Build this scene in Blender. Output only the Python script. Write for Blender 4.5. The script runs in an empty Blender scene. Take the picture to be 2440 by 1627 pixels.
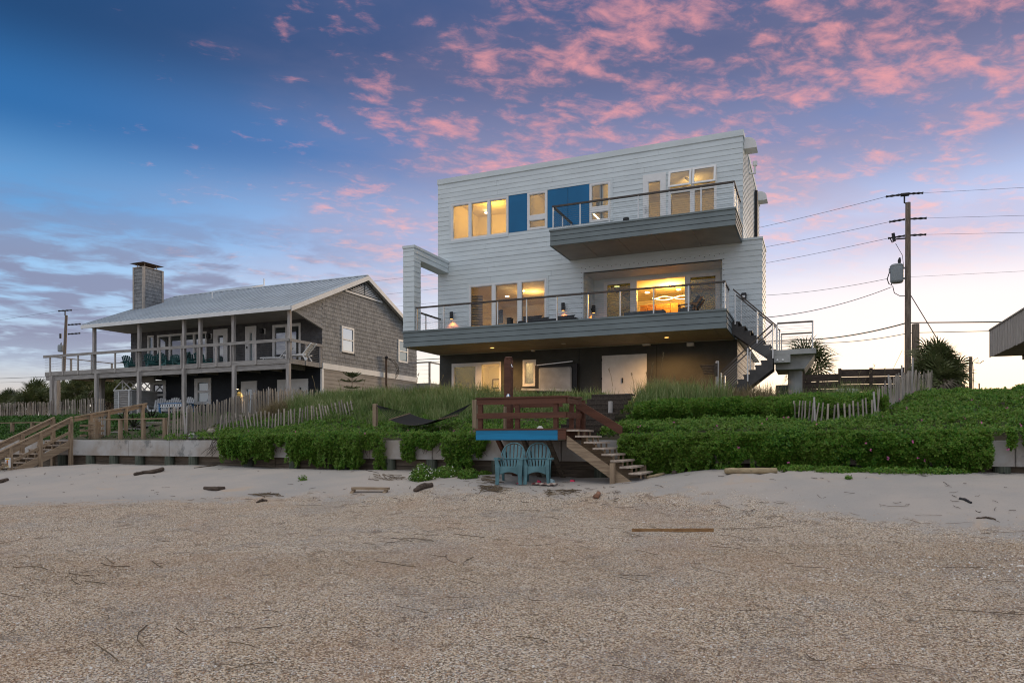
import bpy, math, random
import numpy as np
from mathutils import Vector, Matrix

R = math.radians
random.seed(7)
rng = np.random.default_rng(11)
scene = bpy.context.scene
COL = scene.collection

# ---------------------------------------------------------------- camera
YAW = R(23.2)
CT, ST = math.cos(YAW), math.sin(YAW)
FPX, CX, HY = 1680.0, 1220.0, 1048.0
cam_d = bpy.data.cameras.new('camera')
cam_d.sensor_width = 36.0
cam_d.lens = 36.0 * FPX / 2440.0
cam_d.shift_y = (HY - 813.5) / 2440.0
cam_d.clip_start = 0.1
cam_d.clip_end = 3000
cam = bpy.data.objects.new('camera', cam_d)
COL.objects.link(cam)
cam.location = (0, 0, 0)
cam.rotation_euler = (R(90), 0, YAW)
scene.camera = cam

# ---------------------------------------------------------------- node helpers
class NT:
    def __init__(s, tree):
        s.t = tree
    def n(s, typ, **kw):
        nd = s.t.nodes.new(typ)
        for k, v in kw.items():
            setattr(nd, k, v)
        return nd
    def put(s, sock, v):
        if hasattr(v, 'is_linked'):
            s.t.links.new(v, sock)
        elif isinstance(v, (tuple, list)):
            if len(v) == 3 and len(sock.default_value) == 4:
                v = (*v, 1.0)
            sock.default_value = v
        else:
            sock.default_value = v
    def m(s, op, a, b=0.0, c=None, clamp=False):
        nd = s.n('ShaderNodeMath', operation=op, use_clamp=clamp)
        s.put(nd.inputs[0], a); s.put(nd.inputs[1], b)
        if c is not None: s.put(nd.inputs[2], c)
        return nd.outputs[0]
    def vm(s, op, a, b=None):
        nd = s.n('ShaderNodeVectorMath', operation=op)
        s.put(nd.inputs[0], a)
        if b is not None: s.put(nd.inputs[1], b)
        return nd.outputs[0]
    def mix(s, f, a, b, mode='MIX'):
        nd = s.n('ShaderNodeMix', data_type='RGBA', blend_type=mode, clamp_factor=True)
        s.put(nd.inputs[0], f); s.put(nd.inputs[6], a); s.put(nd.inputs[7], b)
        return nd.outputs[2]
    def ss(s, v, lo, hi):
        nd = s.n('ShaderNodeMapRange', interpolation_type='SMOOTHSTEP')
        s.put(nd.inputs[0], v); nd.inputs[1].default_value = lo; nd.inputs[2].default_value = hi
        nd.inputs[3].default_value = 0; nd.inputs[4].default_value = 1
        return nd.outputs[0]
    def noise(s, vec, scale, detail=4.0, rough=0.5, out=0, dist=0.0):
        nd = s.n('ShaderNodeTexNoise')
        if vec is not None: s.put(nd.inputs['Vector'], vec)
        nd.inputs['Scale'].default_value = scale; nd.inputs['Detail'].default_value = detail
        nd.inputs['Roughness'].default_value = rough; nd.inputs['Distortion'].default_value = dist
        return nd.outputs[out]
    def ramp(s, f, stops, interp='LINEAR'):
        nd = s.n('ShaderNodeValToRGB')
        cr = nd.color_ramp; cr.interpolation = interp
        while len(cr.elements) > 1: cr.elements.remove(cr.elements[-1])
        cr.elements[0].position = stops[0][0]; cr.elements[0].color = (*stops[0][1], 1)
        for p, c in stops[1:]:
            e = cr.elements.new(p); e.color = (*c, 1)
        s.put(nd.inputs[0], f)
        return nd.outputs[0]
    def comb(s, x, y, z):
        nd = s.n('ShaderNodeCombineXYZ')
        s.put(nd.inputs[0], x); s.put(nd.inputs[1], y); s.put(nd.inputs[2], z)
        return nd.outputs[0]

# ---------------------------------------------------------------- sky
SKY_STRENGTH = 1.0
world = bpy.data.worlds.new('World'); scene.world = world
world.use_nodes = True
wt = world.node_tree
for nd in list(wt.nodes): wt.nodes.remove(nd)
W = NT(wt)
tc = W.n('ShaderNodeTexCoord').outputs['Generated']
sp = W.n('ShaderNodeSeparateXYZ'); W.put(sp.inputs[0], tc)
wx, wy, wz0 = sp.outputs
wz = W.m('MAXIMUM', wz0, 0.0)
GAZ = Vector((0.13, 0.99)).normalized()          # where the sun has set, behind the houses
dh = W.m('SQRT', W.m('ADD', W.m('MULTIPLY', wx, wx), W.m('MULTIPLY', wy, wy)))
tdot = W.m('DIVIDE', W.m('ADD', W.m('MULTIPLY', wx, GAZ.x), W.m('MULTIPLY', wy, GAZ.y)), W.m('MAXIMUM', dh, 0.001))
f_glow = W.ss(tdot, 0.38, 0.98)
f_east = W.ss(tdot, 0.35, -0.7)
away = W.ramp(wz, [(0.0, (.58,.55,.49)), (.05, (.55,.52,.51)), (.11, (.42,.54,.70)), (.19, (.29,.50,.77)),
                   (.28, (.105,.29,.58)), (.37, (.018,.125,.35)), (.46, (.006,.05,.16)), (.56, (.010,.055,.17)), (1.0, (.02,.085,.25))], 'EASE')
glow = W.ramp(wz, [(0.0, (1.38,1.14,.76)), (.05, (1.28,1.08,.78)), (.10, (1.12,.99,.83)), (.17, (.76,.75,.82)),
                   (.26, (.42,.53,.80)), (.37, (.115,.20,.44)), (.48, (.045,.08,.21)), (1.0, (.02,.085,.25))], 'EASE')
east = W.ramp(wz, [(0.0, (.55,.56,.63)), (.1, (.68,.66,.69)), (.25, (.66,.69,.78)), (.45, (.46,.55,.72)), (1.0, (.02,.085,.25))], 'EASE')  # unseen sky behind the camera, raised to light the seaward walls
base = W.mix(f_east, W.mix(f_glow, away, glow), east)
# cloud sheet: a plane overhead seen in perspective
den = W.m('ADD', wz, 0.10)
px_ = W.m('DIVIDE', wx, den); py_ = W.m('DIVIDE', wy, den)
# turn so that streaks run with the wind, then stretch along it
ca, sa = math.cos(R(-40)), math.sin(R(-40))
qx = W.m('ADD', W.m('MULTIPLY', px_, ca), W.m('MULTIPLY', py_, -sa))
qy = W.m('ADD', W.m('MULTIPLY', px_, sa), W.m('MULTIPLY', py_, ca))
CLOUD_SEED = 32.47
cv = W.comb(W.m('MULTIPLY', qx, 0.74), qy, CLOUD_SEED)
broad = W.noise(cv, 1.15, 3.0, 0.55)
mid = W.noise(cv, 6.2, 4.0, 0.56, dist=0.3)
fine = W.noise(cv, 16.0, 5.0, 0.62, dist=0.3)
# more cloud towards the glow and overhead, little low down on the far side
cover = W.m('ADD', W.m('SUBTRACT', W.m('MULTIPLY', f_glow, 0.27), 0.06), W.m('MULTIPLY', W.ss(wz, 0.50, 0.85), 0.17))
cover = W.m('ADD', cover, W.m('MULTIPLY', f_east, 0.06))
lowcut = W.m('MULTIPLY', W.ss(wz, 0.055, 0.17), W.m('SUBTRACT', 1.0, W.m('MULTIPLY', f_glow, W.ss(wz, .30, .17))))
veil = W.m('MULTIPLY', W.ss(W.m('ADD', W.m('ADD', W.m('MULTIPLY', broad, .75), W.m('MULTIPLY', mid, .25)), cover), 0.47, 0.76), lowcut)
puff = W.m('ADD', W.m('ADD', W.m('MULTIPLY', mid, .42), W.m('MULTIPLY', fine, .48)), W.m('MULTIPLY', broad, .25))
puffm = W.m('MULTIPLY', W.ss(W.m('ADD', puff, W.m('MULTIPLY', cover, .50)), 0.628, 0.83), lowcut)
veil_c = W.mix(f_glow, (.26, .25, .42), (.40, .34, .47))
veil_c = W.mix(W.ss(wz, .27, .47), veil_c, (.12, .125, .24))
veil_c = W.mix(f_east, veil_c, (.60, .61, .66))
c1 = W.mix(W.m('MULTIPLY', veil, W.m('ADD', .46, W.m('MULTIPLY', f_glow, .26))), base, veil_c)
pink = W.mix(W.ss(wz, .12, .40), (1.0, .62, .53), (.84, .32, .32))
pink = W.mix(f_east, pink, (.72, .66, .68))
c2 = W.mix(W.m('MULTIPLY', puffm, 0.72), c1, pink)
c2 = W.mix(W.m('MULTIPLY', W.ss(wz, .56, .78), W.m('ADD', .78, W.m('MULTIPLY', broad, .2))), c2, (.88, .85, .80))   # pale unseen overcast above the frame, added to brighten sand and foliage
# low slate-lilac bank away from the glow
bank_n = W.noise(W.comb(W.m('MULTIPLY', px_, .5), W.m('MULTIPLY', py_, .5), W.m('MULTIPLY', wz, 5.0)), 2.6, 6.0, .62, dist=.5)
bank = W.m('MULTIPLY', W.m('MULTIPLY', W.ss(wz, .06, .13), W.ss(wz, .33, .19)), W.ss(tdot, .84, .60))
bank = W.m('MULTIPLY', bank, W.ss(W.m('ADD', W.m('MULTIPLY', mid, .5), W.m('MULTIPLY', bank_n, .5)), .42, .57))
c3 = W.mix(W.m('MULTIPLY', bank, .82), c2, (.19, .19, .31))
nish = W.n('ShaderNodeTexSky', sky_type='NISHITA')
nish.sun_disc = False
nish.sun_elevation = R(2.0); nish.sun_rotation = math.atan2(GAZ.x, GAZ.y)
c4 = W.mix(1.0, c3, W.vm('SCALE', nish.outputs[0], None), 'ADD')
sc_node = [n for n in wt.nodes if n.type == 'VECT_MATH'][-1]
sc_node.inputs['Scale'].default_value = 0.02
ground_c = (.22, .20, .19)
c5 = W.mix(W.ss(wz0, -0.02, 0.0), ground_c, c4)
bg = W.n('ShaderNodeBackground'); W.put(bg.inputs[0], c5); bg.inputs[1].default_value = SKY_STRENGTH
wo = W.n('ShaderNodeOutputWorld'); wt.links.new(bg.outputs[0], wo.inputs[0])
world.cycles.sampling_method = 'AUTOMATIC'

# ---------------------------------------------------------------- sun (just set, soft)
sd = bpy.data.lights.new('sun', 'SUN'); sd.energy = 1.3; sd.angle = R(12); sd.color = (1.0, .72, .44)
sun = bpy.data.objects.new('sun', sd); COL.objects.link(sun)
sdir = Vector((0.30, 0.95, 0.12)).normalized()
sun.rotation_euler = sdir.to_track_quat('Z', 'Y').to_euler()
sun.location = (20, 60, 30)

scene.view_settings.view_transform = 'Standard'
scene.view_settings.look = 'None'
scene.view_settings.gamma = 1.0
scene.view_settings.exposure = 0.18
scene.view_settings.use_curve_mapping = False
scene.cycles.max_bounces = 6
scene.cycles.diffuse_bounces = 3
scene.cycles.glossy_bounces = 3
scene.cycles.transparent_max_bounces = 12
scene.cycles.caustics_reflective = False
scene.cycles.caustics_refractive = False
scene.cycles.sample_clamp_indirect = 4.0
scene.cycles.use_denoising = True
scene.cycles.filter_width = 1.1

# ---------------------------------------------------------------- geometry of the view: turns a measured point into a place
def ray(px, py):
    a = (px - CX) / FPX; b = (HY - py) / FPX
    return Vector((a * CT - ST, a * ST + CT, b))
def atV(px, py, V):
    d = ray(px, py); return d * (V / d.y)
def atU(px, py, U):
    d = ray(px, py); return d * (U / d.x)
def atZ(px, py, z):
    d = ray(px, py); return d * (z / d.z)
def uV(px, V): return atV(px, HY, V).x
def zV(px, py, V): return atV(px, py, V).z

# ---------------------------------------------------------------- materials
MATS = {}
def mat(name, col, rough=.7, var=.12, scale=3.0, bump=0.0, bscale=40.0, metal=0.0, stretch=(1,1,1), col2=None, spec=.4, detail=5.0, wear=None):
    """plain surface: base colour, a second colour mixed in by noise, fine relief"""
    if name in MATS: return MATS[name]
    m = bpy.data.materials.new(name); m.use_nodes = True
    t = NT(m.node_tree); b = m.node_tree.nodes['Principled BSDF']
    co = t.n('ShaderNodeTexCoord').outputs['Object']
    if stretch != (1,1,1): co = t.vm('MULTIPLY', co, stretch)
    nz = t.noise(co, scale, detail, .6)
    if col2 is None: col2 = tuple(c * (1 - var * 2) for c in col)
    c = t.mix(t.ss(nz, .35, .65), tuple(min(1, x * (1 + var)) for x in col), col2)
    if wear:
        wz_ = t.noise(co, wear[1], 6, .7)
        c = t.mix(t.m('MULTIPLY', t.ss(wz_, wear[2], wear[2] + .12), wear[3]), c, wear[0])
    t.put(b.inputs['Base Color'], c)
    b.inputs['Roughness'].default_value = rough
    b.inputs['Metallic'].default_value = metal
    b.inputs['Specular IOR Level'].default_value = spec
    if 'picket' in name or 'frond' in name:
        ob = t.n('ShaderNodeObjectInfo').outputs['Random']
        c = t.mix(1.0, c, t.ramp(ob, [(0, (.62, .60, .60)), (.45, (.95, .95, .94)), (1, (1.25, 1.2, 1.12))]), 'MULTIPLY')
        t.put(b.inputs['Base Color'], c)
    if 'shingle' in name:
        ri = t.n('ShaderNodeNewGeometry').outputs['Random Per Island']
        c = t.mix(1.0, c, t.ramp(ri, [(0, (.86, .86, .87)), (.5, (1, 1, 1)), (1, (1.07, 1.06, 1.04))]), 'MULTIPLY')
        t.put(b.inputs['Base Color'], c)
    if bump:
        bn = t.n('ShaderNodeBump'); bn.inputs['Strength'].default_value = bump; bn.inputs['Distance'].default_value = .02
        t.put(bn.inputs['Height'], t.noise(co, bscale, 4, .6)); t.put(b.inputs['Normal'], bn.outputs[0])
    MATS[name] = m
    return m
def wood(name, col, col2, rough=.8, along='x', grain=.35):
    st = {'x': (.6, 9, 9), 'y': (9, .6, 9), 'z': (9, 9, .6)}[along]
    return mat(name, col, rough, .1, 2.6, .35, 8.0, stretch=st, col2=col2, spec=.2)
def leaf_mat(name, cols, rough=.55, trans=.25, scale=1.3):
    m = bpy.data.materials.new(name); m.use_nodes = True
    t = NT(m.node_tree); b = m.node_tree.nodes['Principled BSDF']
    g = t.n('ShaderNodeNewGeometry')
    co = t.n('ShaderNodeTexCoord').outputs['Object']
    r = t.m('ADD', t.m('MULTIPLY', g.outputs['Random Per Island'], .6), t.m('MULTIPLY', t.m('SUBTRACT', t.noise(co, scale, 3, .5), .3), 1.0))
    k = len(cols) - 1
    c = t.ramp(r, [(i / k, cc) for i, cc in enumerate(cols)])
    t.put(b.inputs['Base Color'], c); b.inputs['Roughness'].default_value = rough
    b.inputs['Specular IOR Level'].default_value = .3
    tr = t.n('ShaderNodeBsdfTranslucent'); t.put(tr.inputs[0], c)
    mx = t.n('ShaderNodeMixShader'); mx.inputs[0].default_value = trans
    out = m.node_tree.nodes['Material Output']
    m.node_tree.links.new(b.outputs[0], mx.inputs[1]); m.node_tree.links.new(tr.outputs[0], mx.inputs[2])
    m.node_tree.links.new(mx.outputs[0], out.inputs[0])
    return m
def emit(name, col, s):
    m = bpy.data.materials.new(name); m.use_nodes = True
    b = m.node_tree.nodes['Principled BSDF']
    b.inputs['Base Color'].default_value = (*col, 1)
    b.inputs['Emission Color'].default_value = (*col, 1); b.inputs['Emission Strength'].default_value = s
    return m
def glass(name, tint, refl, clear=True, inner=(.02,.03,.035)):
    """thin pane: lets light through (or is dark behind) and mirrors the sky"""
    m = bpy.data.materials.new(name); m.use_nodes = True
    t = NT(m.node_tree); nt = m.node_tree
    nt.nodes.remove(nt.nodes['Principled BSDF'])
    if clear:
        a = t.n('ShaderNodeBsdfTransparent'); a.inputs[0].default_value = (*tint, 1)
    else:
        a = t.n('ShaderNodeBsdfDiffuse'); a.inputs[0].default_value = (*inner, 1)
    gl = t.n('ShaderNodeBsdfGlossy'); gl.inputs[1].default_value = .02
    gl.inputs[0].default_value = (.9, .95, 1, 1)
    fr = t.n('ShaderNodeFresnel'); fr.inputs[0].default_value = 1.5
    f = t.m('ADD', t.m('MULTIPLY', fr.outputs[0], 1.0), refl, clamp=True)
    mx = t.n('ShaderNodeMixShader'); t.put(mx.inputs[0], f)
    nt.links.new(a.outputs[0], mx.inputs[1]); nt.links.new(gl.outputs[0], mx.inputs[2])
    nt.links.new(mx.outputs[0], nt.nodes['Material Output'].inputs[0])
    return m

M_white = mat('white_siding_paint', (.69, .755, .765), .55, .035, 1.2, .12, 30, stretch=(.5, 1, 2), wear=((.52, .56, .56), .9, .60, .35))
M_trim = mat('white_trim_paint', (.82, .82, .80), .5, .03, 3)
M_frame = mat('white_window_frame', (.84, .84, .82), .4, .02, 4)
M_grey = mat('grey_blue_fascia_paint', (.195, .232, .235), .6, .06, 2, .08, 30, stretch=(.4, 1, 1))
M_soffit = mat('grey_soffit_panel', (.37, .335, .295), .7, .06, 1.5)
M_gap = mat('dark_joint', (.03, .03, .03), .9, .05, 3)
M_stucco = mat('dark_stucco', (.075, .078, .072), .8, .12, .8, .25, 60)
M_blue = mat('blue_panel_paint', (.003, .15, .34), .45, .05, 1.0)
M_bluedeck = mat('blue_fascia_board', (.008, .235, .46), .55, .12, 1.5, .2, 12, stretch=(.3, 1, 4))
M_steel = mat('brushed_steel', (.62, .62, .60), .35, .05, 6, metal=.7)
M_cable = mat('steel_cable', (.42, .43, .43), .4, .05, 6, metal=.6)
M_rail = mat('dark_rail', (.085, .068, .055), .5, .15, 5, stretch=(1, 1, 1))
M_conc = mat('seawall_concrete', (.44, .43, .41), .85, .08, 1.1, .3, 25, col2=(.37, .32, .27), wear=((.13, .135, .13), 1.3, .56, .75))
M_conc2 = mat('column_concrete', (.40, .40, .38), .85, .08, 1.6, .25, 25, col2=(.31, .31, .29))
M_pile = wood('treated_pile', (.12, .13, .10), (.07, .085, .065), along='z')
M_plank = wood('old_plank', (.17, .135, .10), (.10, .08, .06), along='x')
M_newwood = wood('tan_lumber', (.36, .27, .18), (.25, .18, .12), along='x')
M_newwood_y = wood('tan_lumber_seaward', (.36, .27, .18), (.25, .18, .12), along='y')
M_newwood_z = wood('tan_lumber_upright', (.36, .27, .18), (.25, .18, .12), along='z')
M_grwood = wood('weathered_grey_lumber', (.42, .395, .365), (.28, .26, .24), along='x')
M_grwood_z = wood('weathered_grey_post', (.50, .465, .43), (.34, .31, .285), along='z')
M_tread = wood('pale_tread_wood', (.50, .42, .34), (.38, .31, .25), along='y')
M_red = mat('red_brown_stain', (.125, .048, .026), .65, .12, 1.5, .3, 12, stretch=(.5, 6, 6), wear=((.30, .20, .16), 3.0, .68, .7))
M_picket = wood('weathered_picket', (.44, .385, .33), (.27, .235, .20), along='z')
M_pole = wood('utility_pole_wood', (.25, .20, .155), (.15, .115, .09), along='z')
M_stepwood = wood('dark_step_wood', (.085, .066, .052), (.05, .04, .032), along='y')
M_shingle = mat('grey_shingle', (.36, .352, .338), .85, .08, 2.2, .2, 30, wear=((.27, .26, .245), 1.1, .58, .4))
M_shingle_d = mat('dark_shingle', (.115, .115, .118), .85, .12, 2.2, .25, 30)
M_chimsh = mat('chimney_shingle', (.25, .26, .265), .85, .1, 3, .2, 30)
M_navy = mat('navy_siding', (.022, .028, .036), .65, .1, 2)
M_clap = mat('tan_clapboard', (.42, .375, .325), .75, .08, 2, .15, 20, stretch=(1, .4, 2))
M_metal = mat('metal_roof', (.50, .56, .60), .45, .05, .8, metal=.25)
M_black = mat('black_metal', (.018, .018, .02), .5, .1, 4)
M_wire = mat('black_wire', (.02, .02, .02), .6, .1, 4)
M_glass = glass('clear_glass', (.93, .95, .93), .015)
M_glasst = glass('tinted_glass', (.30, .34, .28), .03)
M_glassl = glass('lightly_tinted_glass', (.80, .79, .74), .02)
M_glassm = glass('sky_mirroring_glass', (.5, .5, .5), .50, clear=False)
M_glassd = glass('dark_glass', (.5, .5, .5), .22, clear=False)
M_glassc = glass('curtained_glass', (.5, .5, .5), .16, clear=False, inner=(.19, .27, .29))
M_teal = mat('teal_plastic', (.115, .245, .27), .5, .10, 3, col2=(.085, .185, .205), wear=((.22, .29, .30), 2.2, .60, .5))
M_teald = mat('teal_paint', (.03, .16, .155), .5, .1, 3)
M_wplast = mat('white_plastic', (.80, .81, .80), .45, .03, 3)
M_int = mat('interior_wall_paint', (.78, .74, .66), .8, .02, 1)
M_intw = mat('interior_timber', (.42, .20, .07), .5, .15, 2, stretch=(.4, 1, 6))
M_floor = mat('interior_floor', (.35, .26, .18), .5, .1, 2)
M_cush = mat('charcoal_fabric', (.035, .036, .040), .9, .1, 8, .2, 120)
M_teak = wood('teak_frame', (.27, .15, .08), (.17, .09, .05), along='x')

# ---------------------------------------------------------------- mesh builder and object helpers
class MB:
    def __init__(s): s.v = []; s.f = []
    def add(s, vs, fs):
        o = len(s.v); s.v += [tuple(v) for v in vs]; s.f += [tuple(i + o for i in f) for f in fs]; return s
    def box(s, x0, x1, y0, y1, z0, z1):
        x0, x1 = min(x0, x1), max(x0, x1); y0, y1 = min(y0, y1), max(y0, y1); z0, z1 = min(z0, z1), max(z0, z1)
        return s.add([(x0,y0,z0),(x1,y0,z0),(x1,y1,z0),(x0,y1,z0),(x0,y0,z1),(x1,y0,z1),(x1,y1,z1),(x0,y1,z1)],
                     [(0,3,2,1),(4,5,6,7),(0,1,5,4),(1,2,6,5),(2,3,7,6),(3,0,4,7)])
    def bbox(s, x0, x1, y0, y1, z0, z1, c=.006):
        """box with chamfered upright and top edges"""
        x0, x1 = min(x0, x1), max(x0, x1); y0, y1 = min(y0, y1), max(y0, y1)
        def ring(z, i): return [(x0+i+c,y0+i,z),(x1-i-c,y0+i,z),(x1-i,y0+i+c,z),(x1-i,y1-i-c,z),(x1-i-c,y1-i,z),(x0+i+c,y1-i,z),(x0+i,y1-i-c,z),(x0+i,y0+i+c,z)]
        vs = ring(z0, 0) + ring(z1 - c, 0) + ring(z1, c)
        fs = [tuple(range(7, -1, -1)), tuple(range(16, 24))]
        for k in (0, 8):
            for i in range(8): fs.append((k+i, k+(i+1)%8, k+8+(i+1)%8, k+8+i))
        return s.add(vs, fs)
    def bar(s, p, q, w, h, up=(0,0,1)):
        """rectangular bar from p to q, w across, h along 'up'"""
        p, q = Vector(p), Vector(q); d = (q - p).normalized(); up = Vector(up)
        sx = d.cross(up)
        if sx.length < 1e-4: sx = d.cross(Vector((1, 0, 0)))
        sx.normalize(); uz = sx.cross(d).normalized()
        sx *= w / 2; uz *= h / 2
        vs = [p-sx-uz, p+sx-uz, p+sx+uz, p-sx+uz, q-sx-uz, q+sx-uz, q+sx+uz, q-sx+uz]
        return s.add(vs, [(0,3,2,1),(4,5,6,7),(0,1,5,4),(1,2,6,5),(2,3,7,6),(3,0,4,7)][:6])
    def vbar(s, p, q, w, h):
        """sloping board whose ends are cut plumb (upright)"""
        p, q = Vector(p), Vector(q); d = q - p; hd = Vector((d.x, d.y, 0)).normalized()
        sx = Vector((hd.y, -hd.x, 0)) * (w / 2); uz = Vector((0, 0, h / 2))
        vs = [p-sx-uz, p+sx-uz, p+sx+uz, p-sx+uz, q-sx-uz, q+sx-uz, q+sx+uz, q-sx+uz]
        return s.add(vs, [(0,3,2,1),(4,5,6,7),(0,1,5,4),(1,2,6,5),(2,3,7,6),(3,0,4,7)])
    def tube(s, pts, rad, n=6, cap=True):
        pts = [Vector(p) for p in pts]; k = len(pts)
        rs = rad if isinstance(rad, (list, tuple)) else [rad] * k
        o = len(s.v)
        prev = None
        for i, p in enumerate(pts):
            d = (pts[min(i+1, k-1)] - pts[max(i-1, 0)]).normalized()
            if prev is None:
                a = d.orthogonal().normalized()
            else:
                a = (prev - d * prev.dot(d)).normalized()
            prev = a; b = d.cross(a)
            for j in range(n):
                t = 2 * math.pi * j / n
                s.v.append(tuple(p + (a * math.cos(t) + b * math.sin(t)) * rs[i]))
        for i in range(k - 1):
            for j in range(n):
                s.f.append((o+i*n+j, o+i*n+(j+1)%n, o+(i+1)*n+(j+1)%n, o+(i+1)*n+j))
        if cap:
            s.f.append(tuple(o+j for j in range(n-1, -1, -1))); s.f.append(tuple(o+(k-1)*n+j for j in range(n)))
        return s
    def prism(s, prof, axis, a0, a1):
        """closed 2-D profile pushed along an axis ('x': profile is y,z; 'y': x,z; 'z': x,y)"""
        def pt(p, t): return {'x': (t, p[0], p[1]), 'y': (p[0], t, p[1]), 'z': (p[0], p[1], t)}[axis]
        n = len(prof)
        vs = [pt(p, a0) for p in prof] + [pt(p, a1) for p in prof]
        fs = [tuple(range(n-1, -1, -1)), tuple(range(n, 2*n))] + [(i, (i+1)%n, n+(i+1)%n, n+i) for i in range(n)]
        return s.add(vs, fs)
    def lathe(s, prof, cx, cy, n=14):
        o = len(s.v)
        for r, z in prof:
            for j in range(n):
                t = 2*math.pi*j/n; s.v.append((cx + r*math.cos(t), cy + r*math.sin(t), z))
        for i in range(len(prof)-1):
            for j in range(n): s.f.append((o+i*n+j, o+i*n+(j+1)%n, o+(i+1)*n+(j+1)%n, o+(i+1)*n+j))
        s.f.append(tuple(o+j for j in range(n-1,-1,-1))); s.f.append(tuple(o+(len(prof)-1)*n+j for j in range(n)))
        return s
    def mesh(s, name, m, smooth=False):
        me = bpy.data.meshes.new(name); me.from_pydata(s.v, [], s.f); me.update()
        if m: me.materials.append(m)
        if smooth:
            me.polygons.foreach_set('use_smooth', [True] * len(me.polygons))
        return me
    def obj(s, name, m, parent=None, smooth=False, local=False, kind=None):
        o = bpy.data.objects.new(name, s.mesh(name, m, smooth)); COL.objects.link(o)
        attach(o, parent, local)
        if kind: o['kind'] = kind
        return o
def attach(o, parent, local=False):
    if parent is not None:
        o.parent = parent
        if not local:
            w = Vector((0, 0, 0)); p = parent
            while p is not None: w += p.location; p = p.parent
            o.location = -w
def tag(o, label=None, cat=None, group=None, kind=None):
    if label: o['label'] = label
    if cat: o['category'] = cat
    if group: o['group'] = group
    if kind: o['kind'] = kind
    return o
def thing(name, loc, label, cat, group=None):
    o = bpy.data.objects.new(name, None); COL.objects.link(o); o.location = loc
    o.empty_display_size = .2
    return tag(o, label, cat, group)
def inst(name, me, parent, loc, rot=(0,0,0), scale=(1,1,1)):
    """another object on shared mesh data, placed in world terms under an unrotated parent"""
    o = bpy.data.objects.new(name, me); COL.objects.link(o)
    if parent is not None:
        o.parent = parent; o.location = Vector(loc) - parent.location
    else: o.location = loc
    o.rotation_euler = rot; o.scale = scale
    return o
def copy_tree(src, loc=None, rotz=None, label=None, parent=None, scale=None):
    c = src.copy(); COL.objects.link(c)
    if parent is not None: c.parent = parent
    if loc is not None: c.location = loc
    if rotz is not None: c.rotation_euler = (c.rotation_euler[0], c.rotation_euler[1], rotz)
    if scale is not None: c.scale = (scale,)*3
    if label: c['label'] = label
    for ch in list(src.children): copy_tree(ch, parent=c)
    return c
def np_mesh(name, verts, quads, m, kind='stuff', tris=False, parent=None):
    me = bpy.data.meshes.new(name); k = 3 if tris else 4
    nv, nf = len(verts), len(quads)
    me.vertices.add(nv); me.vertices.foreach_set('co', np.asarray(verts, dtype=np.float32).ravel())
    me.loops.add(nf * k); me.loops.foreach_set('vertex_index', np.asarray(quads, dtype=np.int32).ravel())
    me.polygons.add(nf); me.polygons.foreach_set('loop_start', np.arange(0, nf * k, k, dtype=np.int32))
    me.update(calc_edges=True); me.validate()
    me.materials.append(m)
    o = bpy.data.objects.new(name, me); COL.objects.link(o)
    attach(o, parent)
    if kind: o['kind'] = kind
    return o
def lamp(name, kind, loc, energy, col, size=.1, parent=None, rot=None, spot=None):
    l = bpy.data.lights.new(name, kind); l.energy = energy; l.color = col
    if kind == 'POINT': l.shadow_soft_size = size
    if kind == 'SPOT':
        l.shadow_soft_size = size; l.spot_size = R(spot or 90); l.spot_blend = .6
    if kind == 'AREA': l.size = size
    o = bpy.data.objects.new(name, l); COL.objects.link(o); o.location = loc
    if rot: o.rotation_euler = rot
    if parent is not None:
        o.parent = parent; o.location = Vector(loc) - parent.location
    return o
def cut_rects(u0, u1, z0, z1, holes):
    """what is left of a rectangle once the openings are taken out, as rectangles"""
    zs = sorted({z0, z1} | {min(max(h[k], z0), z1) for h in holes for k in (2, 3)})
    out = []
    for a, b in zip(zs, zs[1:]):
        if b - a < .004: continue
        zm = (a + b) / 2; segs = [(u0, u1)]
        for h in holes:
            if h[2] < zm < h[3]:
                ns = []
                for s, e in segs:
                    if h[1] <= s or h[0] >= e: ns.append((s, e)); continue
                    if h[0] > s: ns.append((s, h[0]))
                    if h[1] < e: ns.append((h[1], e))
                segs = ns
        out += [(s, e, a, b) for s, e in segs if e - s > .01]
    return out
def siding(root, u0, u1, z0, z1, V, holes, m, name='siding_board', exp=.2035, facing='v', lip=.023, top=.006, zbase=None, joints=False):
    """lapped boards, each its own part; facing 'v': wall faces the sea (towards -v), 'u+'/'u-': an end wall"""
    zb = z0 if zbase is None else zbase
    k0 = math.floor((z0 - zb) / exp + 1e-6)
    k = k0
    while zb + k * exp < z1 - .01:
        r0, r1 = zb + k * exp, zb + (k + 1) * exp
        a, b = max(r0, z0), min(r1, z1)
        rects = cut_rects(u0, u1, a, b, holes)
        if joints:      # butt joints: boards come in lengths
            out = []
            for (s, e, za, zc) in rects:
                x = s
                while e - x > 4.2:
                    L = random.uniform(2.2, 3.7); out.append((x, x + L - .002, za, zc)); x += L + .002
                out.append((x, e, za, zc))
            rects = out
        for (s, e, za, zc) in rects:
            fo = lambda z: lip + (top - lip) * (z - r0) / exp
            jit = random.uniform(-.003, .003)
            pr = [(0, za), (-fo(za) + jit, za), (-fo(zc) + jit, zc), (0, zc)]
            mb = MB()
            if facing == 'v':
                mb.prism([(V + p, z) for p, z in pr], 'x', s, e)
            elif facing == 'u+':
                mb.prism([(V - p, z) for p, z in pr], 'y', s, e)
            else:
                mb.prism([(V + p, z) for p, z in pr], 'y', s, e)
            mb.obj(name, m, root)
        k += 1
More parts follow.
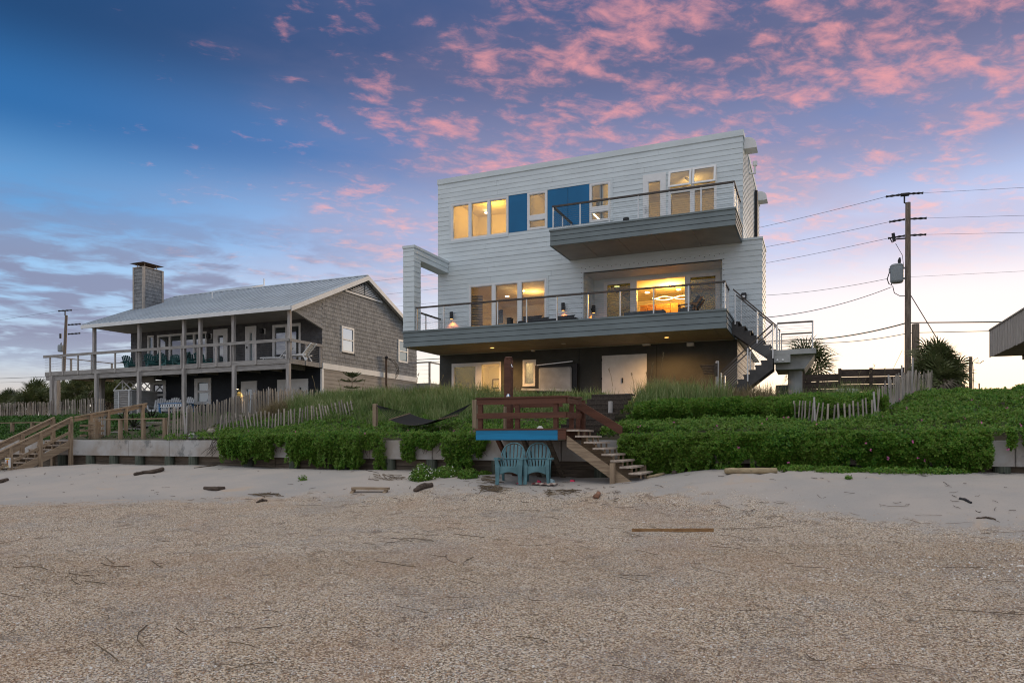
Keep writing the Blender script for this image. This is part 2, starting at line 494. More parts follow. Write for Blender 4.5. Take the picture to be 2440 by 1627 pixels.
# ================================================================ MAIN HOUSE
VF, VG = 27.5, 27.62                 # facade plane, garage wall plane
UL, UR, UB = -15.34, -2.45, -1.77    # left end, right end, right end of the wall block
ZR, ZS1, ZD1, ZS2, ZD2, ZBLK = 11.53, 3.76, 4.40, 7.33, 7.93, 7.45
ZG = 1.42
VBACK = 36.0
house = thing('beach_house', (-8.9, 30, ZG), 'tall white sided modern beach house with two jutting decks and lit windows', 'house')

def rectpx(px0, px1, pt, pb, V=VF, pxr=None):
    """opening measured at its left edge: (u0, u1, z0, z1)"""
    return [uV(px0, V), uV(px1, V), zV(pxr or px0, pb, V), zV(pxr or px0, pt, V)]
wA = rectpx(1076, 1211.5, 487.7, 575.7)
wA0 = wA
pB1 = [uV(1212.2, VF), uV(1256.4, VF), wA[2] + .06, wA[3] + .0]
wB = [uV(1257, VF), uV(1304.2, VF), wA[2] + .06, wA[3]]
pB2 = [uV(1305, VF), uV(1404.5, VF), wA[2] + .06, wA[3]]
wC = [uV(1405, VF), uV(1455, VF), wA[2] + .06, wA[3]]
wD = [uV(1532, VF), uV(1587, VF), ZD2 + .03, zV(1532, 419, VF)]
wE = [uV(1593, VF), uV(1708, VF), ZD2 + .03, zV(1593, 409, VF)]
wF = [uV(1118.6, VF), uV(1302.7, VF), ZD1 + .12, zV(1118.6, 680.5, VF)]
porch = [uV(1390, VF), uV(1721, VF), ZD1 + .02, 6.79]
holes = [wA, pB1, wB, pB2, wC, wD, wE, wF, porch]
allholes = holes

# core walls (behind the boards), openings left open
mb = MB()
for (s, e, a, b) in cut_rects(UL, UR, ZS1, ZR - .02, holes): mb.box(s, e, VF, VF + .18, a, b)
mb.box(UL, UL + .18, VF + .18, VBACK, ZS1, ZR - .02)
mb.box(UR - .18, UR, VF + .18, VBACK, ZS1, ZR - .02)
mb.box(UL, UR, VBACK, VBACK + .18, ZS1, ZR - .02)
mb.box(UL + .18, UR - .18, VF + .18, VBACK, ZR - .35, ZR - .15)
mb.box(UL + .18, UR - .18, VF + .18, VBACK, ZD2 - .45, ZD2 - .02)
mb.box(UL + .18, UR - .18, VF + .18, VBACK, ZS1 + .02, ZD1 - .02)
mb.box(UR + .004, UB, VF + .002, 29.5, ZS1, ZBLK)
mb.obj('wall', M_white, house)
PORCH_V = 29.0
# boards: facade, wall block, end walls
siding(house, UL - .02, UR, ZS1, ZR - .22, VF, holes, M_white, zbase=ZS1, joints=True)
siding(house, UR, UB + .02, ZS1, ZBLK - .05, VF, [], M_white, zbase=ZS1)
siding(house, VF - .02, 29.52, ZS1, ZBLK - .05, UB, [], M_white, 'end_wall_board', facing='u+', zbase=ZS1)
siding(house, VF - .02, VBACK, ZS1, ZR - .22, UR, [(VF - 1, 29.5, ZS1 - 1, ZBLK)], M_white, 'end_wall_board', facing='u+', zbase=ZS1)
# parapet cap and block cap
MB().box(UL - .04, UR + .04, VF - .05, VF + .25, ZR - .22, ZR).obj('parapet_cap', M_white, house)
MB().box(UR + .041, UR - .2, VF + .252, VBACK + .2, ZR - .22, ZR).obj('parapet_cap', M_white, house)
MB().box(UL - .04, UL + .2, VF + .252, VBACK + .2, ZR - .22, ZR).obj('parapet_cap', M_white, house)
MB().box(UL + .15, UR - .15, VF + .2, VBACK, ZR - .149, ZR - .1).obj('roof', M_grey, house)
MB().box(UR + .005, UB + .04, VF - .05, 29.55, ZBLK - .05, ZBLK + .03).obj('parapet_cap', M_white, house)
# windows ------------------------------------------------------------
def window(root, V, u0, u1, z0, z1, lights, fw=.055, proud=.035, gm=None, name='window', fm=None, depth=.10, sub=True):
    """frame as one part with its panes as sub-parts; lights: list of (u0,u1,z0,z1) glass areas"""
    f = MB()
    for (s, e, a, b) in cut_rects(u0, u1, z0, z1, lights): f.box(s, e, V - proud, V + depth, a, b)
    fo = f.obj(name, fm or M_frame, root)
    for (s, e, a, b) in lights:
        r = MB()
        g = .028
        for (s2, e2, a2, b2) in cut_rects(s, e, a, b, [(s + g, e - g, a + g, b - g)]): r.box(s2, e2, V - proud + .022, V + depth - .02, a2, b2)
        r.obj('sash', fm or M_frame, fo)
        MB().box(s + g, e - g, V + .03, V + .036, a + g, b - g).obj('pane', gm or M_glass, fo)
    return fo
def split(u0, u1, z0, z1, n, fw, mull):
    w = (u1 - u0 - 2 * fw - (n - 1) * mull) / n
    return [(u0 + fw + i * (w + mull), u0 + fw + i * (w + mull) + w, z0 + fw, z1 - fw) for i in range(n)]
window(house, VF, *wA, split(*wA, 3, .07, .11))
zB1, zB2 = zV(1257, 516, VF), zV(1257, 527, VF)
for w in (wB, wC):
    window(house, VF, *w, [(w[0] + .08, w[1] - .08, w[2] + .07, zB2), (w[0] + .08, w[1] - .08, zB1, w[3] - .07)])
for i, (p, s0, s1) in enumerate([(pB1, None, None), (pB2, 1305, 1353.6), (pB2, 1353.6, 1404.5)]):
    a, b = (p[0], p[1]) if s0 is None else (uV(s0, VF), uV(s1, VF))
    MB().box(a + .008, b - .008, VF - .022, VF + .1, p[2], p[3]).obj('blue_panel', M_blue, house)
# trim strips round the window band
MB().box(wA[0] - .1, wA[0] - .002, VF - .04, VF + .02, wA[2] - .1, wA[3] + .06).obj('window_trim', M_white, house)
MB().box(wA[0] - .001, wC[1] + .1, VF - .04, VF + .02, wA[3] + .002, wA[3] + .06).obj('window_trim', M_white, house)
MB().box(wA[0] - .001, wA[1], VF - .04, VF + .02, wA[2] - .1, wA[2] - .002).obj('window_trim', M_white, house)
MB().box(wC[1] + .002, wC[1] + .1, VF - .04, VF + .02, wC[2] - .04, wA[3] + .001).obj('window_trim', M_white, house)
# upper glazed door
d = window(house, VF, *wD, [(wD[0] + .2, wD[1] - .2, wD[2] + .28, wD[3] - .28)], name='glazed_door')
hd = MB().bar((wD[0] + .10, VF - .07, ZD2 + .95), (wD[0] + .10, VF - .07, ZD2 + 1.25), .035, .03, up=(0, 1, 0)).bar((wD[0] + .10, VF - .10, ZD2 + 1.08), (wD[0] + .23, VF - .10, ZD2 + 1.08), .02, .02).bar((wD[0] + .10, VF - .10, ZD2 + 1.08), (wD[0] + .10, VF - .03, ZD2 + 1.08), .02, .02)
hd.obj('door_handle', M_steel, d)
# fixed lights below, two awning sashes propped open above
zE0, zE1 = zV(1593, 432, VF) - .32, zV(1593, 432, VF) - .42
um = (wE[0] + wE[1]) / 2
lo = [(wE[0] + .1, um - .09, wE[2] + .1, zE1 - .09), (um + .09, wE[1] - .1, wE[2] + .1, zE1 - .09)]
hi = [(wE[0] + .05, um - .05, zE0, wE[3] - .05), (um + .05, wE[1] - .05, zE0, wE[3] - .05)]
f = MB()
for (s, e, a, b) in cut_rects(*wE, lo + hi): f.box(s, e, VF - .03, VF + .1, a, b)
fo = f.obj('window', M_frame, house)
for (s, e, a, b) in lo: MB().box(s, e, VF + .03, VF + .036, a, b).obj('pane', M_glass, fo)
for (s, e, a, b) in hi:
    hgt = b - a; ang = R(16)
    def T(u, t, dz):   # point on the tilted sash: t from hinge (0) to bottom edge, dz thickness outwards
        return (u, VF - .035 - t * math.sin(ang) - dz * math.cos(ang), b - t * math.cos(ang) + dz * math.sin(ang))
    sash = MB()
    for (s2, e2, a2, b2) in cut_rects(s - .03, e + .03, 0, hgt + .04, [(s + .045, e - .045, .07, hgt - .03)]):
        sash.add([T(s2, a2, 0), T(e2, a2, 0), T(e2, b2, 0), T(s2, b2, 0), T(s2, a2, .045), T(e2, a2, .045), T(e2, b2, .045), T(s2, b2, .045)],
                 [(0,3,2,1),(4,5,6,7),(0,1,5,4),(1,2,6,5),(2,3,7,6),(3,0,4,7)])
    so = sash.obj('awning_sash', M_frame, fo)
    MB().add([T(s + .045, .07, .02), T(e - .045, .07, .02), T(e - .045, hgt - .03, .02), T(s + .045, hgt - .03, .02)], [(0, 1, 2, 3)]).obj('pane', M_glass, fo)
# living room windows
fs = []
xs = [(1121, 1173), (1180.3, 1234.2), (1242.4, 1299)]
fs = [(uV(a, VF), uV(b, VF), wF[2] + .06, wF[3] - .07) for a, b in xs]
window(house, VF, *wF, fs, gm=M_glassl)
MB().box(wF[1] + .002, wF[1] + .09, VF - .03, VF + .02, wF[2], wF[3] + .09).obj('window_trim', M_white, house)
MB().box(wF[0] - .09, wF[0] - .002, VF - .03, VF + .02, wF[2], wF[3] + .09).obj('window_trim', M_white, house)
MB().box(wF[0] - .001, wF[1] + .001, VF - .03, VF + .02, wF[3] + .002, wF[3] + .09).obj('window_trim', M_white, house)
# porch recess -------------------------------------------------------
p0, p1, pz0, pz1 = porch
MB().box(p0 - .15, p0, VF + .18, PORCH_V + .2, ZD1, pz1 + .2).obj('porch_side_wall', M_white, house)
MB().box(p1, p1 + .15, VF + .18, PORCH_V + .2, ZD1, pz1 + .2).obj('porch_side_wall', M_white, house)
MB().box(p0, p1, VF + .01, PORCH_V + .2, pz1, pz1 + .2).obj('porch_ceiling', M_trim, house)
siding(house, VF + .01, PORCH_V, ZD1, pz1, p0, [], M_white, 'porch_board', facing='u+', zbase=ZS1, lip=.022)
wK = [uV(1439, PORCH_V), uV(1716, PORCH_V), ZD1 + .02, zV(1439, 673, PORCH_V)]
siding(house, p0 + .02, p1, ZD1, pz1, PORCH_V, [wK], M_white, 'porch_board', zbase=ZS1, lip=.022)
mb = MB()
for (s, e, a, b) in cut_rects(p0, p1, ZD1, pz1, [wK]): mb.box(s, e, PORCH_V, PORCH_V + .15, a, b)
mb.obj('porch_back_wall', M_white, house)
kl = [(uV(1447, PORCH_V), uV(1502, PORCH_V), wK[2] + .12, wK[3] - .13), (uV(1517.5, PORCH_V), uV(1632, PORCH_V), wK[2] + .04, wK[3] - .06), (uV(1645, PORCH_V), uV(1705, PORCH_V), wK[2] + .12, wK[3] - .13)]
f = MB()
for (s, e, a, b) in cut_rects(*wK, kl): f.box(s, e, PORCH_V - .03, PORCH_V + .12, a, b)
fo = f.obj('sliding_door', M_frame, house)
for i in (0, 2):
    s, e, a, b = kl[i]; MB().box(s, e, PORCH_V + .03, PORCH_V + .036, a, b).obj('pane', M_glasst, fo)
MB().box(kl[1][0] - .09, kl[1][0] - .05, PORCH_V - .06, PORCH_V - .031, ZD1 + .9, ZD1 + 1.2).obj('door_pull', M_steel, fo)
# fastener heads round the porch opening (real little discs)
nb = MB()
for i in range(30):
    u = p0 + .1 + (p1 - p0 - .2) * i / 29; nb.box(u - .010, u + .010, VF - .042, VF - .02, pz1 + .14 + .05 * (i % 2), pz1 + .16 + .05 * (i % 2))
for i in range(13):
    z = ZD1 + .15 + i * .2035; nb.box(p0 - .07, p0 - .05, VF - .042, VF - .02, z, z + .02); nb.box(p1 + .05, p1 + .07, VF - .042, VF - .02, z, z + .02)
nb.obj('fastener_head', M_gap, house, kind='stuff')
# garage level ------------------------------------------------------
gG = [uV(1077, VG), uV(1194, VG), ZG + .05, zV(1077, 867, VG)]
gH = rectpx(1246, 1277.6, 858, 921, VG)
gW = [uV(1435, VG), uV(1541.5, VG), zV(1435, 957, VG), zV(1435, 848, VG)]
UGR = -2.66
mb = MB()
for (s, e, a, b) in cut_rects(UL, UGR, ZG - .6, ZS1, [gG, gH]): mb.box(s, e, VG, VG + .2, a, b)
mb.box(UL, UL + .2, VG + .2, VBACK, ZG - .6, ZS1); mb.box(UL, UGR, VBACK - .2, VBACK, ZG - .6, ZS1)
mb.obj('ground_floor_wall', M_stucco, house)
MB().box(UGR - .2, UGR, VG + .2, VBACK - .2, ZG - .6, ZS1).obj('ground_floor_end_wall', M_clap, house)
siding(house, VG + .01, 34.6, ZG - .2, ZS1 - .02, UGR, [], M_clap, facing='u+', exp=.2, zbase=ZG - .2, lip=.022)
mb = MB()   # vertical joints in the stucco
for px in (1380, 1565): mb.box(uV(px, VG) - .012, uV(px, VG) + .012, VG - .004, VG + .01, ZG, ZS1 - .03)
mb.obj('stucco_joint', M_gap, house)
um = uV(1184, VG)
gl = [(gG[0] + .10, uV(1134, VG), gG[2] + .1, gG[3] - .13), (uV(1147, VG), gG[1] - .05, gG[2] + .06, gG[3] - .06)]
gfo = window(house, VG, *gG, gl, name='sliding_door')
[c for c in gfo.children if c.name.startswith('pane')][0].data.materials[0] = M_glasst
window(house, VG, *gH, [(gH[0] + .09, gH[1] - .09, gH[2] + .08, gH[3] - .1)])
for (a, b) in ((1435, 1487.3), (1487.7, 1541.5)):
    dd = MB().box(uV(a, VG), uV(b, VG), VG - .05, VG + .01, gW[2], gW[3]).obj('storage_door', M_trim, house)
    if a < 1450:
        MB().bar((uV(1484, VG), VG - .07, ZG + .85), (uV(1484, VG), VG - .07, ZG + 1.05), .05, .04, up=(0, 1, 0)).obj('door_handle', M_black, dd)
        for z in (ZG + .3, ZG + 1.0, ZG + 1.75): MB().box(uV(1434.2, VG) - .02, uV(1435, VG) + .01, VG - .062, VG - .03, z, z + .1).obj('hinge', M_black, dd)
# decks -------------------------------------------------------------
def deck(root, u0, u1, v0, v1, zs, zd, soffits, ends=True, end_v=None):
    """boxed deck: three fascia boards a side, soffit panels with open joints, a cap trim"""
    h = zd - zs
    exp = h / 3.0
    for k in range(3):
        a, b = zs + k * exp, zs + (k + 1) * exp - .012
        prof = lambda o: [(o(v0), a), (v0 - .028, a), (v0 - .010, b), (v0 + .03, b), (v0 + .03, a)]
        MB().prism([(v0 + .03, a), (v0 - .026, a), (v0 - .008, b), (v0 + .03, b)], 'x', u0, u1).obj('fascia_board', M_grey, root)
        MB().prism([(u1 - .03, a), (u1 + .026, a), (u1 + .008, b), (u1 - .03, b)], 'y', v0 + .031, end_v or v1).obj('fascia_board', M_grey, root)
        MB().prism([(u0 + .03, a), (u0 - .026, a), (u0 - .008, b), (u0 + .03, b)], 'y', v0 + .031, v1).obj('fascia_board', M_grey, root)
    MB().box(u0 - .04, u1 + .04, v0 - .045, v1 + .0, zd - .012, zd + .055).obj('deck_cap', M_grey, root)
    MB().box(u0 + .04, u1 - .04, v0 + .04, v1 - .004, zs + .05, zd - .02).obj('deck_core', M_gap, root)
    us = [u0 + .03] + [u for u in soffits] + [u1 - .03]
    for a, b in zip(us, us[1:]):
        MB().box(a + .006, b - .006, v0 + .032, v1 - .004, zs + .006, zs + .04).obj('soffit_panel', M_soffit, root)
V1F, V2F = 24.6, 25.1
sof1 = [-15.34 + 1.22 * k for k in range(1, 11)]
deck(house, UL, -2.72, V1F, VF - .03, ZS1, ZD1 - .05, sof1, end_v=VG)
MB().box(UL + .02, -2.72, VF - .034, VG - .002, ZS1 + .004, ZS1 + .3).obj('soffit_panel', M_soffit, house)
u2a, u2b = -9.18, -2.48
sof2 = [u2a + 1.34 * k - .1 for k in range(1, 5)]
deck(house, u2a, u2b, V2F, VF - .03, ZS2, ZD2 - .05, sof2)
# porch floor
MB().box(p0, p1, VF - .03, PORCH_V, ZD1 - .04, ZD1 + .006).obj('porch_floor', M_grey, house)
# pergola: column and beam at the left end of the deck ----------------
CW = .5; ZP = 7.86
MB().box(UL + .02, UL + CW - .02, V1F + .02, V1F + CW - .02, ZD1, ZP - .02).obj('corner_column', M_white, house)
siding(house, UL, UL + CW, ZD1 + .02, ZP - .10, V1F, [], M_white, 'column_board', zbase=ZS1)
siding(house, V1F - .01, V1F + CW, ZD1 + .02, ZP - .52, UL + CW, [], M_white, 'column_board', facing='u+', zbase=ZS1)
siding(house, V1F - .01, V1F + CW, ZD1 + .02, ZP - .52, UL, [], M_white, 'column_board', facing='u-', zbase=ZS1)
MB().box(UL + .02, UL + CW - .02, V1F + CW - .02, VF - .01, ZP - .52, ZP - .03).obj('pergola_beam', M_white, house)
siding(house, V1F - .01, VF - .03, ZP - .52, ZP - .10, UL + CW, [], M_white, 'column_board', facing='u+', zbase=ZP - .52)
siding(house, V1F - .01, VF - .03, ZP - .52, ZP - .10, UL, [], M_white, 'column_board', facing='u-', zbase=ZP - .52)
MB().box(UL - .04, UL + CW + .04, V1F - .04, VF - .03, ZP - .10, ZP).obj('beam_cap', M_white, house)
# scuppers, downspout, vent pipe ------------------------------------
def hood(root, uw, sgn, v, ztop, wid=.62, drop=.42):
    """quarter-round rain hood sticking out of an end wall"""
    r = .42
    pr = [(uw, ztop)] + [(uw + sgn * (.1 + (r - .1) * math.sin(t * math.pi / 2 / 8)) if False else uw + sgn * (.12 + .33 * math.sin(t * math.pi / 16)), ztop - .30 * (1 - math.cos(t * math.pi / 16))) for t in range(9)] + [(uw + sgn * .47, ztop - .42), (uw, ztop - .42)]
    MB().prism(pr, 'y', v - wid / 2, v + wid / 2).obj('scupper_hood', M_trim, root)
hood(house, UR, 1, VF + .75, ZR - .12)
hood(house, UR, 1, 34.6, ZR - .1)
hood(house, UL, -1, VF + 1.1, ZR - .18)
MB().box(UR + .032, UR + .15, 32.9, 33.25, ZBLK - 2, ZR - .5).obj('downspout', M_black, house)
MB().tube([(UR + .02, 30.5, ZR - .6), (UR + .22, 30.5, ZR - .6), (UR + .22, 30.5, ZR - .3)], .05, 8).lathe([(.09, ZR - .3), (.09, ZR - .12)], UR + .22, 30.5, 10).obj('vent_pipe', M_trim, house)

# cable railings ----------------------------------------------------
def cable_rail(root, p, q, h, posts, ncab=10, zoff=.06, rail=True, railm=None, pr=.045, ext=.03):
    """posts: fractions along p-q; each post a part, the rail a part, the cables one part"""
    p, q = Vector(p), Vector(q); d = q - p; hd = Vector((d.x, d.y, 0)).normalized(); n = Vector((-hd.y, hd.x, 0))
    for t in posts:
        b = p + d * t
        m = MB(); s = pr / 2
        m.box(b.x - s, b.x + s, b.y - s, b.y + s, b.z, b.z + h - .03); m.box(b.x - .06, b.x + .06, b.y - .06, b.y + .06, b.z, b.z + .012)
        m.obj('railing_post', M_steel, root)
    if rail:
        up = Vector((0, 0, h))
        e = d.normalized() * ext
        MB().bar(p + up - e, q + up + e, .085, .06).obj('top_rail', railm or M_rail, root)
    c = MB()
    for i in range(ncab):
        z = zoff + (h - .12) * (i + .5) / ncab
        c.tube([p + Vector((0, 0, z)), q + Vector((0, 0, z))], .0042, 3, cap=False)
    c.obj('railing_cable', M_cable, root, kind='stuff')
RZ1 = ZD1 + .005
VR1 = V1F + .10
pxs = [(0, 993.5), (1, 1057), (2, 1121), (3, 1186), (4, 1255), (5, 1327), (6, 1401), (7, 1478), (8, 1557.5), (9, 1640.5), (10, 1727)]
uA, uBq = uV(991, VR1), -2.80
us = [uV(x, VR1) for _, x in pxs]
cable_rail(house, (us[0], VR1, RZ1), (us[-1], VR1, RZ1), .93, [(u - us[0]) / (us[-1] - us[0]) for u in us])
cable_rail(house, (-2.80, VR1, RZ1), (-2.80, 26.05, RZ1), .93, [.42, .7, 1.0])
cable_rail(house, (UL + .12, V1F + CW + .08, RZ1), (UL + .12, VF - .1, RZ1), .93, [.02, .45, .98])
VR2 = V2F + .10; RZ2 = ZD2 + .005
px2 = [1318, 1382.5, 1452, 1521, 1595, 1670.5, 1748]
us2 = [uV(x, VR2) for x in px2]; us2[0] = u2a + .08
cable_rail(house, (us2[0], VR2, RZ2), (us2[-1], VR2, RZ2), .90, [(u - us2[0]) / (us2[-1] - us2[0]) for u in us2])
cable_rail(house, (us2[0], VR2, RZ2), (us2[0], VF - .12, RZ2), .90, [.5, .99])
cable_rail(house, (us2[-1], VR2, RZ2), (us2[-1], VF - .12, RZ2), .90, [.4, .75, .99])

# rooms behind the glass --------------------------------------------
def room(u0, u1, v0, v1, z0, z1, m=None, fl=None):
    MB().box(u0, u1, v1, v1 + .1, z0, z1).box(u0 - .1, u0, v0, v1, z0, z1).box(u1, u1 + .1, v0, v1, z0, z1).box(u0, u1, v0, v1, z1, z1 + .1).obj('room_wall', m or M_int, house)
    MB().box(u0, u1, v0, v1, z0 - .08, z0).obj('room_floor', fl or M_floor, house)
room(UL + .3, -11.35, VF + .19, VF + 3.4, ZD2 + .02, ZR - .7)
room(-11.2, -8.0, VF + .19, VF + 3.0, ZD2 + .02, ZR - .7)
room(-7.85, UR - .3, VF + .19, VF + 4.5, ZD2 + .02, ZR - .7)
room(UL + .3, p0 - .3, VF + .19, VF + 6.5, ZD1 + .02, ZS2 - .35)
room(p0 + .1, UR - .3, PORCH_V + .16, PORCH_V + 6.2, ZD1 + .02, ZS2 - .35)
room(UL + .3, gG[1] + .5, VG + .21, VG + 4.5, ZG + .02, ZS1 - .1)
room(gH[0] - .3, gH[1] + .5, VG + .21, VG + 2.5, ZG + .02, ZS1 - .1)
WARM = (1.0, .66, .25)
lamp('bedroom_light', 'POINT', (-13.5, VF + 1.8, ZR - 1.25), 70, (1, .50, .07), .12, house)
lamp('hall_light', 'POINT', (-9.9, VF + 1.6, ZR - 1.1), 22, (1, .54, .13), .12, house)
lamp('study_light', 'POINT', (-7.0, VF + 1.8, ZR - 1.1), 24, (1, .56, .13), .12, house)
lamp('bedroom_light', 'POINT', (-4.7, VF + 2.4, ZR - 1.2), 18, (1, .60, .18), .12, house)
lamp('living_light', 'POINT', (-12.2, VF + 3.4, ZS2 - .8), 84, (1, .56, .16), .12, house)
lamp('kitchen_light', 'POINT', (-6.0, PORCH_V + 3.0, ZS2 - .7), 280, (1, .48, .08), .12, house)
lamp('guest_light', 'POINT', (-13.2, VG + 2.0, ZS1 - .5), 125, (1, .56, .13), .12, house)
lamp('bath_light', 'POINT', ((gH[0] + gH[1]) / 2, VG + 1.4, ZS1 - .4), 11, (1, .68, .30), .12, house)
# fittings seen through the glass
M_bulb = emit('lit_lamp', (1, .80, .45), 8)
M_bulb3 = emit('small_lit_lamp', (1, .42, .10), 2.5)
M_bulb4 = emit('amber_lit_lens', (1, .52, .12), 3)
M_bulb2 = emit('lit_tube', (1, .80, .42), 4)
for (px, py, V, w) in ((1208.4, 707, VF + 2.2, .1), (1246, 694, VF + 1.2, .1), (1470, 683.5, PORCH_V + 1.5, .12), (1542, 698, PORCH_V + 3, .1), (1617, 691, PORCH_V + 2.6, .1), (1158.5, 508, VF + 2.6, .08)):
    q = atV(px, py, V); MB().lathe([(w, q.z), (w, q.z + .03)], q.x, q.y, 10).obj('ceiling_light', M_bulb, house)
# kitchen joinery and the looping pendant
q0, q1 = atV(1525, 728, PORCH_V + 3.2), atV(1617, 728, PORCH_V + 3.2)
isl = thing('kitchen_island', (q0.x, q0.y, ZD1), 'orange timber kitchen island seen through the open sliding doors', 'kitchen island')
for k in range(5):
    w = (q1.x - q0.x) / 5
    MB().bbox(q0.x + k * w + .01, q0.x + (k + 1) * w - .01, q0.y, q0.y + .7, ZD1 + .02, q0.z).obj('cabinet_panel', M_intw, isl)
pend = thing('pendant_lamp', (-6, PORCH_V + 3.0, 6.1), 'glowing double loop pendant hanging over the kitchen island', 'lamp')
for ph in (0, math.pi):
    pts = []
    a, b = atV(1556, 712, PORCH_V + 3.0), atV(1632, 708, PORCH_V + 3.0)
    for i in range(25):
        t = i / 24; p = a.lerp(b, t); p.z += .075 * math.sin(t * 1.7 * math.pi + ph); p.y += .14 * math.cos(t * 1.7 * math.pi + ph); pts.append(p)
    MB().tube(pts, .017, 6).obj('light_loop', M_bulb2, pend)
MB().tube([a + Vector((.1, 0, .1)), a + Vector((.1, 0, .95))], .006, 4).tube([b + Vector((-.1, 0, .1)), b + Vector((-.1, 0, .95))], .006, 4).obj('hanging_wire', M_black, pend)
q = atV(1420, 520, VF + 2.2)
tl = MB().bar(atV(1412, 508, VF + 1.9), atV(1429, 524, VF + 1.2), .05, .05).obj('strip_light', M_bulb2); tag(tl, 'bright slanting strip light behind the small upper window by the blue panels', 'lamp')
fan = thing('ceiling_fan', (-4.6, VF + 2.0, ZR - 1.0), 'dim ceiling fan behind the upper bedroom glass', 'fan')
MB().lathe([(.1, ZR - 1.05), (.1, ZR - .93)], -4.6, VF + 2.0, 10).tube([(-4.6, VF + 2, ZR - .93), (-4.6, VF + 2, ZR - .7)], .02, 6).obj('motor', M_black, fan)
for k in range(3):
    an = k * 2.094 + .3; dv = Vector((math.cos(an), math.sin(an), 0))
    MB().bar(Vector((-4.6, VF + 2, ZR - .99)) + dv * .1, Vector((-4.6, VF + 2, ZR - .99)) + dv * .7, .13, .012).obj('blade', M_rail, fan)
q = atV(1431, 487, VF + 2.5)
tag(MB().bar(atV(1421, 489, VF + 2.5), atV(1447, 484, VF + 2.5), .06, .22).obj('wall_picture', M_black), 'dark wall unit seen through the small upper window beside the deck', 'picture')
pic = thing('wall_picture', atV(1180, 930, VG + 4.4), 'small framed picture on the lit ground floor wall', 'picture')
a = atV(1173, 903, VG + 4.45); b = atV(1191, 925, VG + 4.45)
MB().box(a.x, b.x, a.y, a.y + .04, b.z, a.z).obj('picture_frame', M_rail, pic)
MB().box(a.x + .05, b.x - .05, a.y - .004, a.y, b.z + .05, a.z - .05).obj('print', M_int, pic)
# slatted panel and dark chair standing in the living room
sp_ = thing('slatted_screen', atV(1140, 745, VF + 1.2), 'tan slatted blind just inside the left living room window', 'blind')
for k in range(12):
    z = atV(1140, 772 - k * 6, VF + .6).z
    MB().bar((uV(1124, VF + .6), VF + .6, z), (uV(1150, VF + .6), VF + .6, z - .04), .03, .09).obj('slat', M_clap, sp_)
oc = thing('desk_chair', atV(1190, 775, VF + .9), 'dark high backed chair inside the middle living room window', 'chair')
MB().bbox(uV(1182, VF + .9), uV(1197, VF + .9), VF + .9, VF + 1.0, 5.15, 5.75, .03).obj('backrest', M_cush, oc)
MB().bbox(uV(1180, VF + .9), uV(1199, VF + .9), VF + .8, VF + 1.3, 4.85, 4.97, .03).obj('seat', M_cush, oc)
MB().lathe([(.24, 4.43), (.05, 4.48), (.03, 4.85)], uV(1190, VF + .9), VF + 1.05, 10).obj('pedestal', M_black, oc)

# fittings under the decks and on walls ------------------------------
def soffit_lamp(px, py, lit, label):
    q = atZ(px, py, ZS1 - .004)
    t = thing('soffit_lamp', q, label, 'lamp', 'recessed lamps in the deck soffit')
    MB().lathe([(.10, q.z - .012), (.085, q.z + .006)], q.x, q.y, 14).obj('trim_ring', M_trim, t)
    MB().lathe([(.075, q.z - .016), (.075, q.z - .002)], q.x, q.y, 12).obj('lens', M_bulb4 if lit else M_trim, t)
    if lit: lamp('soffit_glow', 'SPOT', (q.x, q.y, q.z - .05), 260, (1, .52, .16), .06, t, rot=(0, 0, 0), spot=165)
soffit_lamp(1173, 828, True, 'lit recessed lamp in the soffit above the ground floor sliding door')
soffit_lamp(1588.5, 803.3, True, 'lit recessed lamp in the soffit right of the white storage doors')
soffit_lamp(1343, 818.5, False, 'unlit recessed lamp in the middle of the deck soffit')
def box_lamp(px, py, w, label):
    q = atV(px, py, VG - .12)
    t = thing('flood_box', q, label, 'floodlight', 'small white boxes under the deck soffit')
    MB().bbox(q.x - w, q.x + w, VG - .2, VG - .004, q.z - .07, q.z + .07, .015).obj('housing', M_trim, t)
    MB().box(q.x - w * .8, q.x + w * .8, VG - .206, VG - .2, q.z - .05, q.z + .05).obj('grille', M_wplast, t)
box_lamp(1270, 833.3, .065, 'small white box under the soffit above the narrow ground floor window')
box_lamp(1540, 818.8, .15, 'white wall box under the soffit above the storage doors')
box_lamp(1645, 820.5, .13, 'white wall box under the soffit nearest the outside stairs')
def sconce(px, py, V, side, label, lit=True):
    q = atV(px, py, V) if side == 'v' else atU(px, py, p0)
    t = thing('wall_lamp', q, label, 'lamp', 'dark tube lamps on the lower deck walls')
    if side == 'v': c = (q.x, V - .12)
    else: c = (p0 + .13, q.y)
    MB().tube([(c[0], c[1], q.z - .14), (c[0], c[1], q.z + .17)], .075, 12).obj('lamp_body', M_black, t)
    br = MB()
    if side == 'v': br.box(q.x - .03, q.x + .03, V - .1, V - .024, q.z - .05, q.z + .05)
    else: br.box(p0 + .02, p0 + .1, q.y - .03, q.y + .03, q.z - .05, q.z + .05)
    br.obj('bracket', M_black, t)
    if lit:
        MB().lathe([(.055, q.z - .148), (.055, q.z - .141)], c[0], c[1], 10).obj('lens', M_bulb3, t)
        lamp('lamp_glow', 'SPOT', (c[0], c[1], q.z - .17), 15, (1, .20, .022), .03, t, rot=(0, 0, 0), spot=112)
sconce(1078.6, 753.5, VF - .02, 'v', 'lit dark wall lamp left of the living room windows')
sconce(1344, 733, VF - .02, 'v', 'lit dark wall lamp between the living room windows and the porch')
sconce(1407.5, 738, VF, 'u', 'lit dark wall lamp on the shaded porch side wall')
q = atV(1773, 707, VF - .03)
sq = thing('wall_lamp', q, 'small square black lamp on the white wall above the outside stairs', 'lamp')
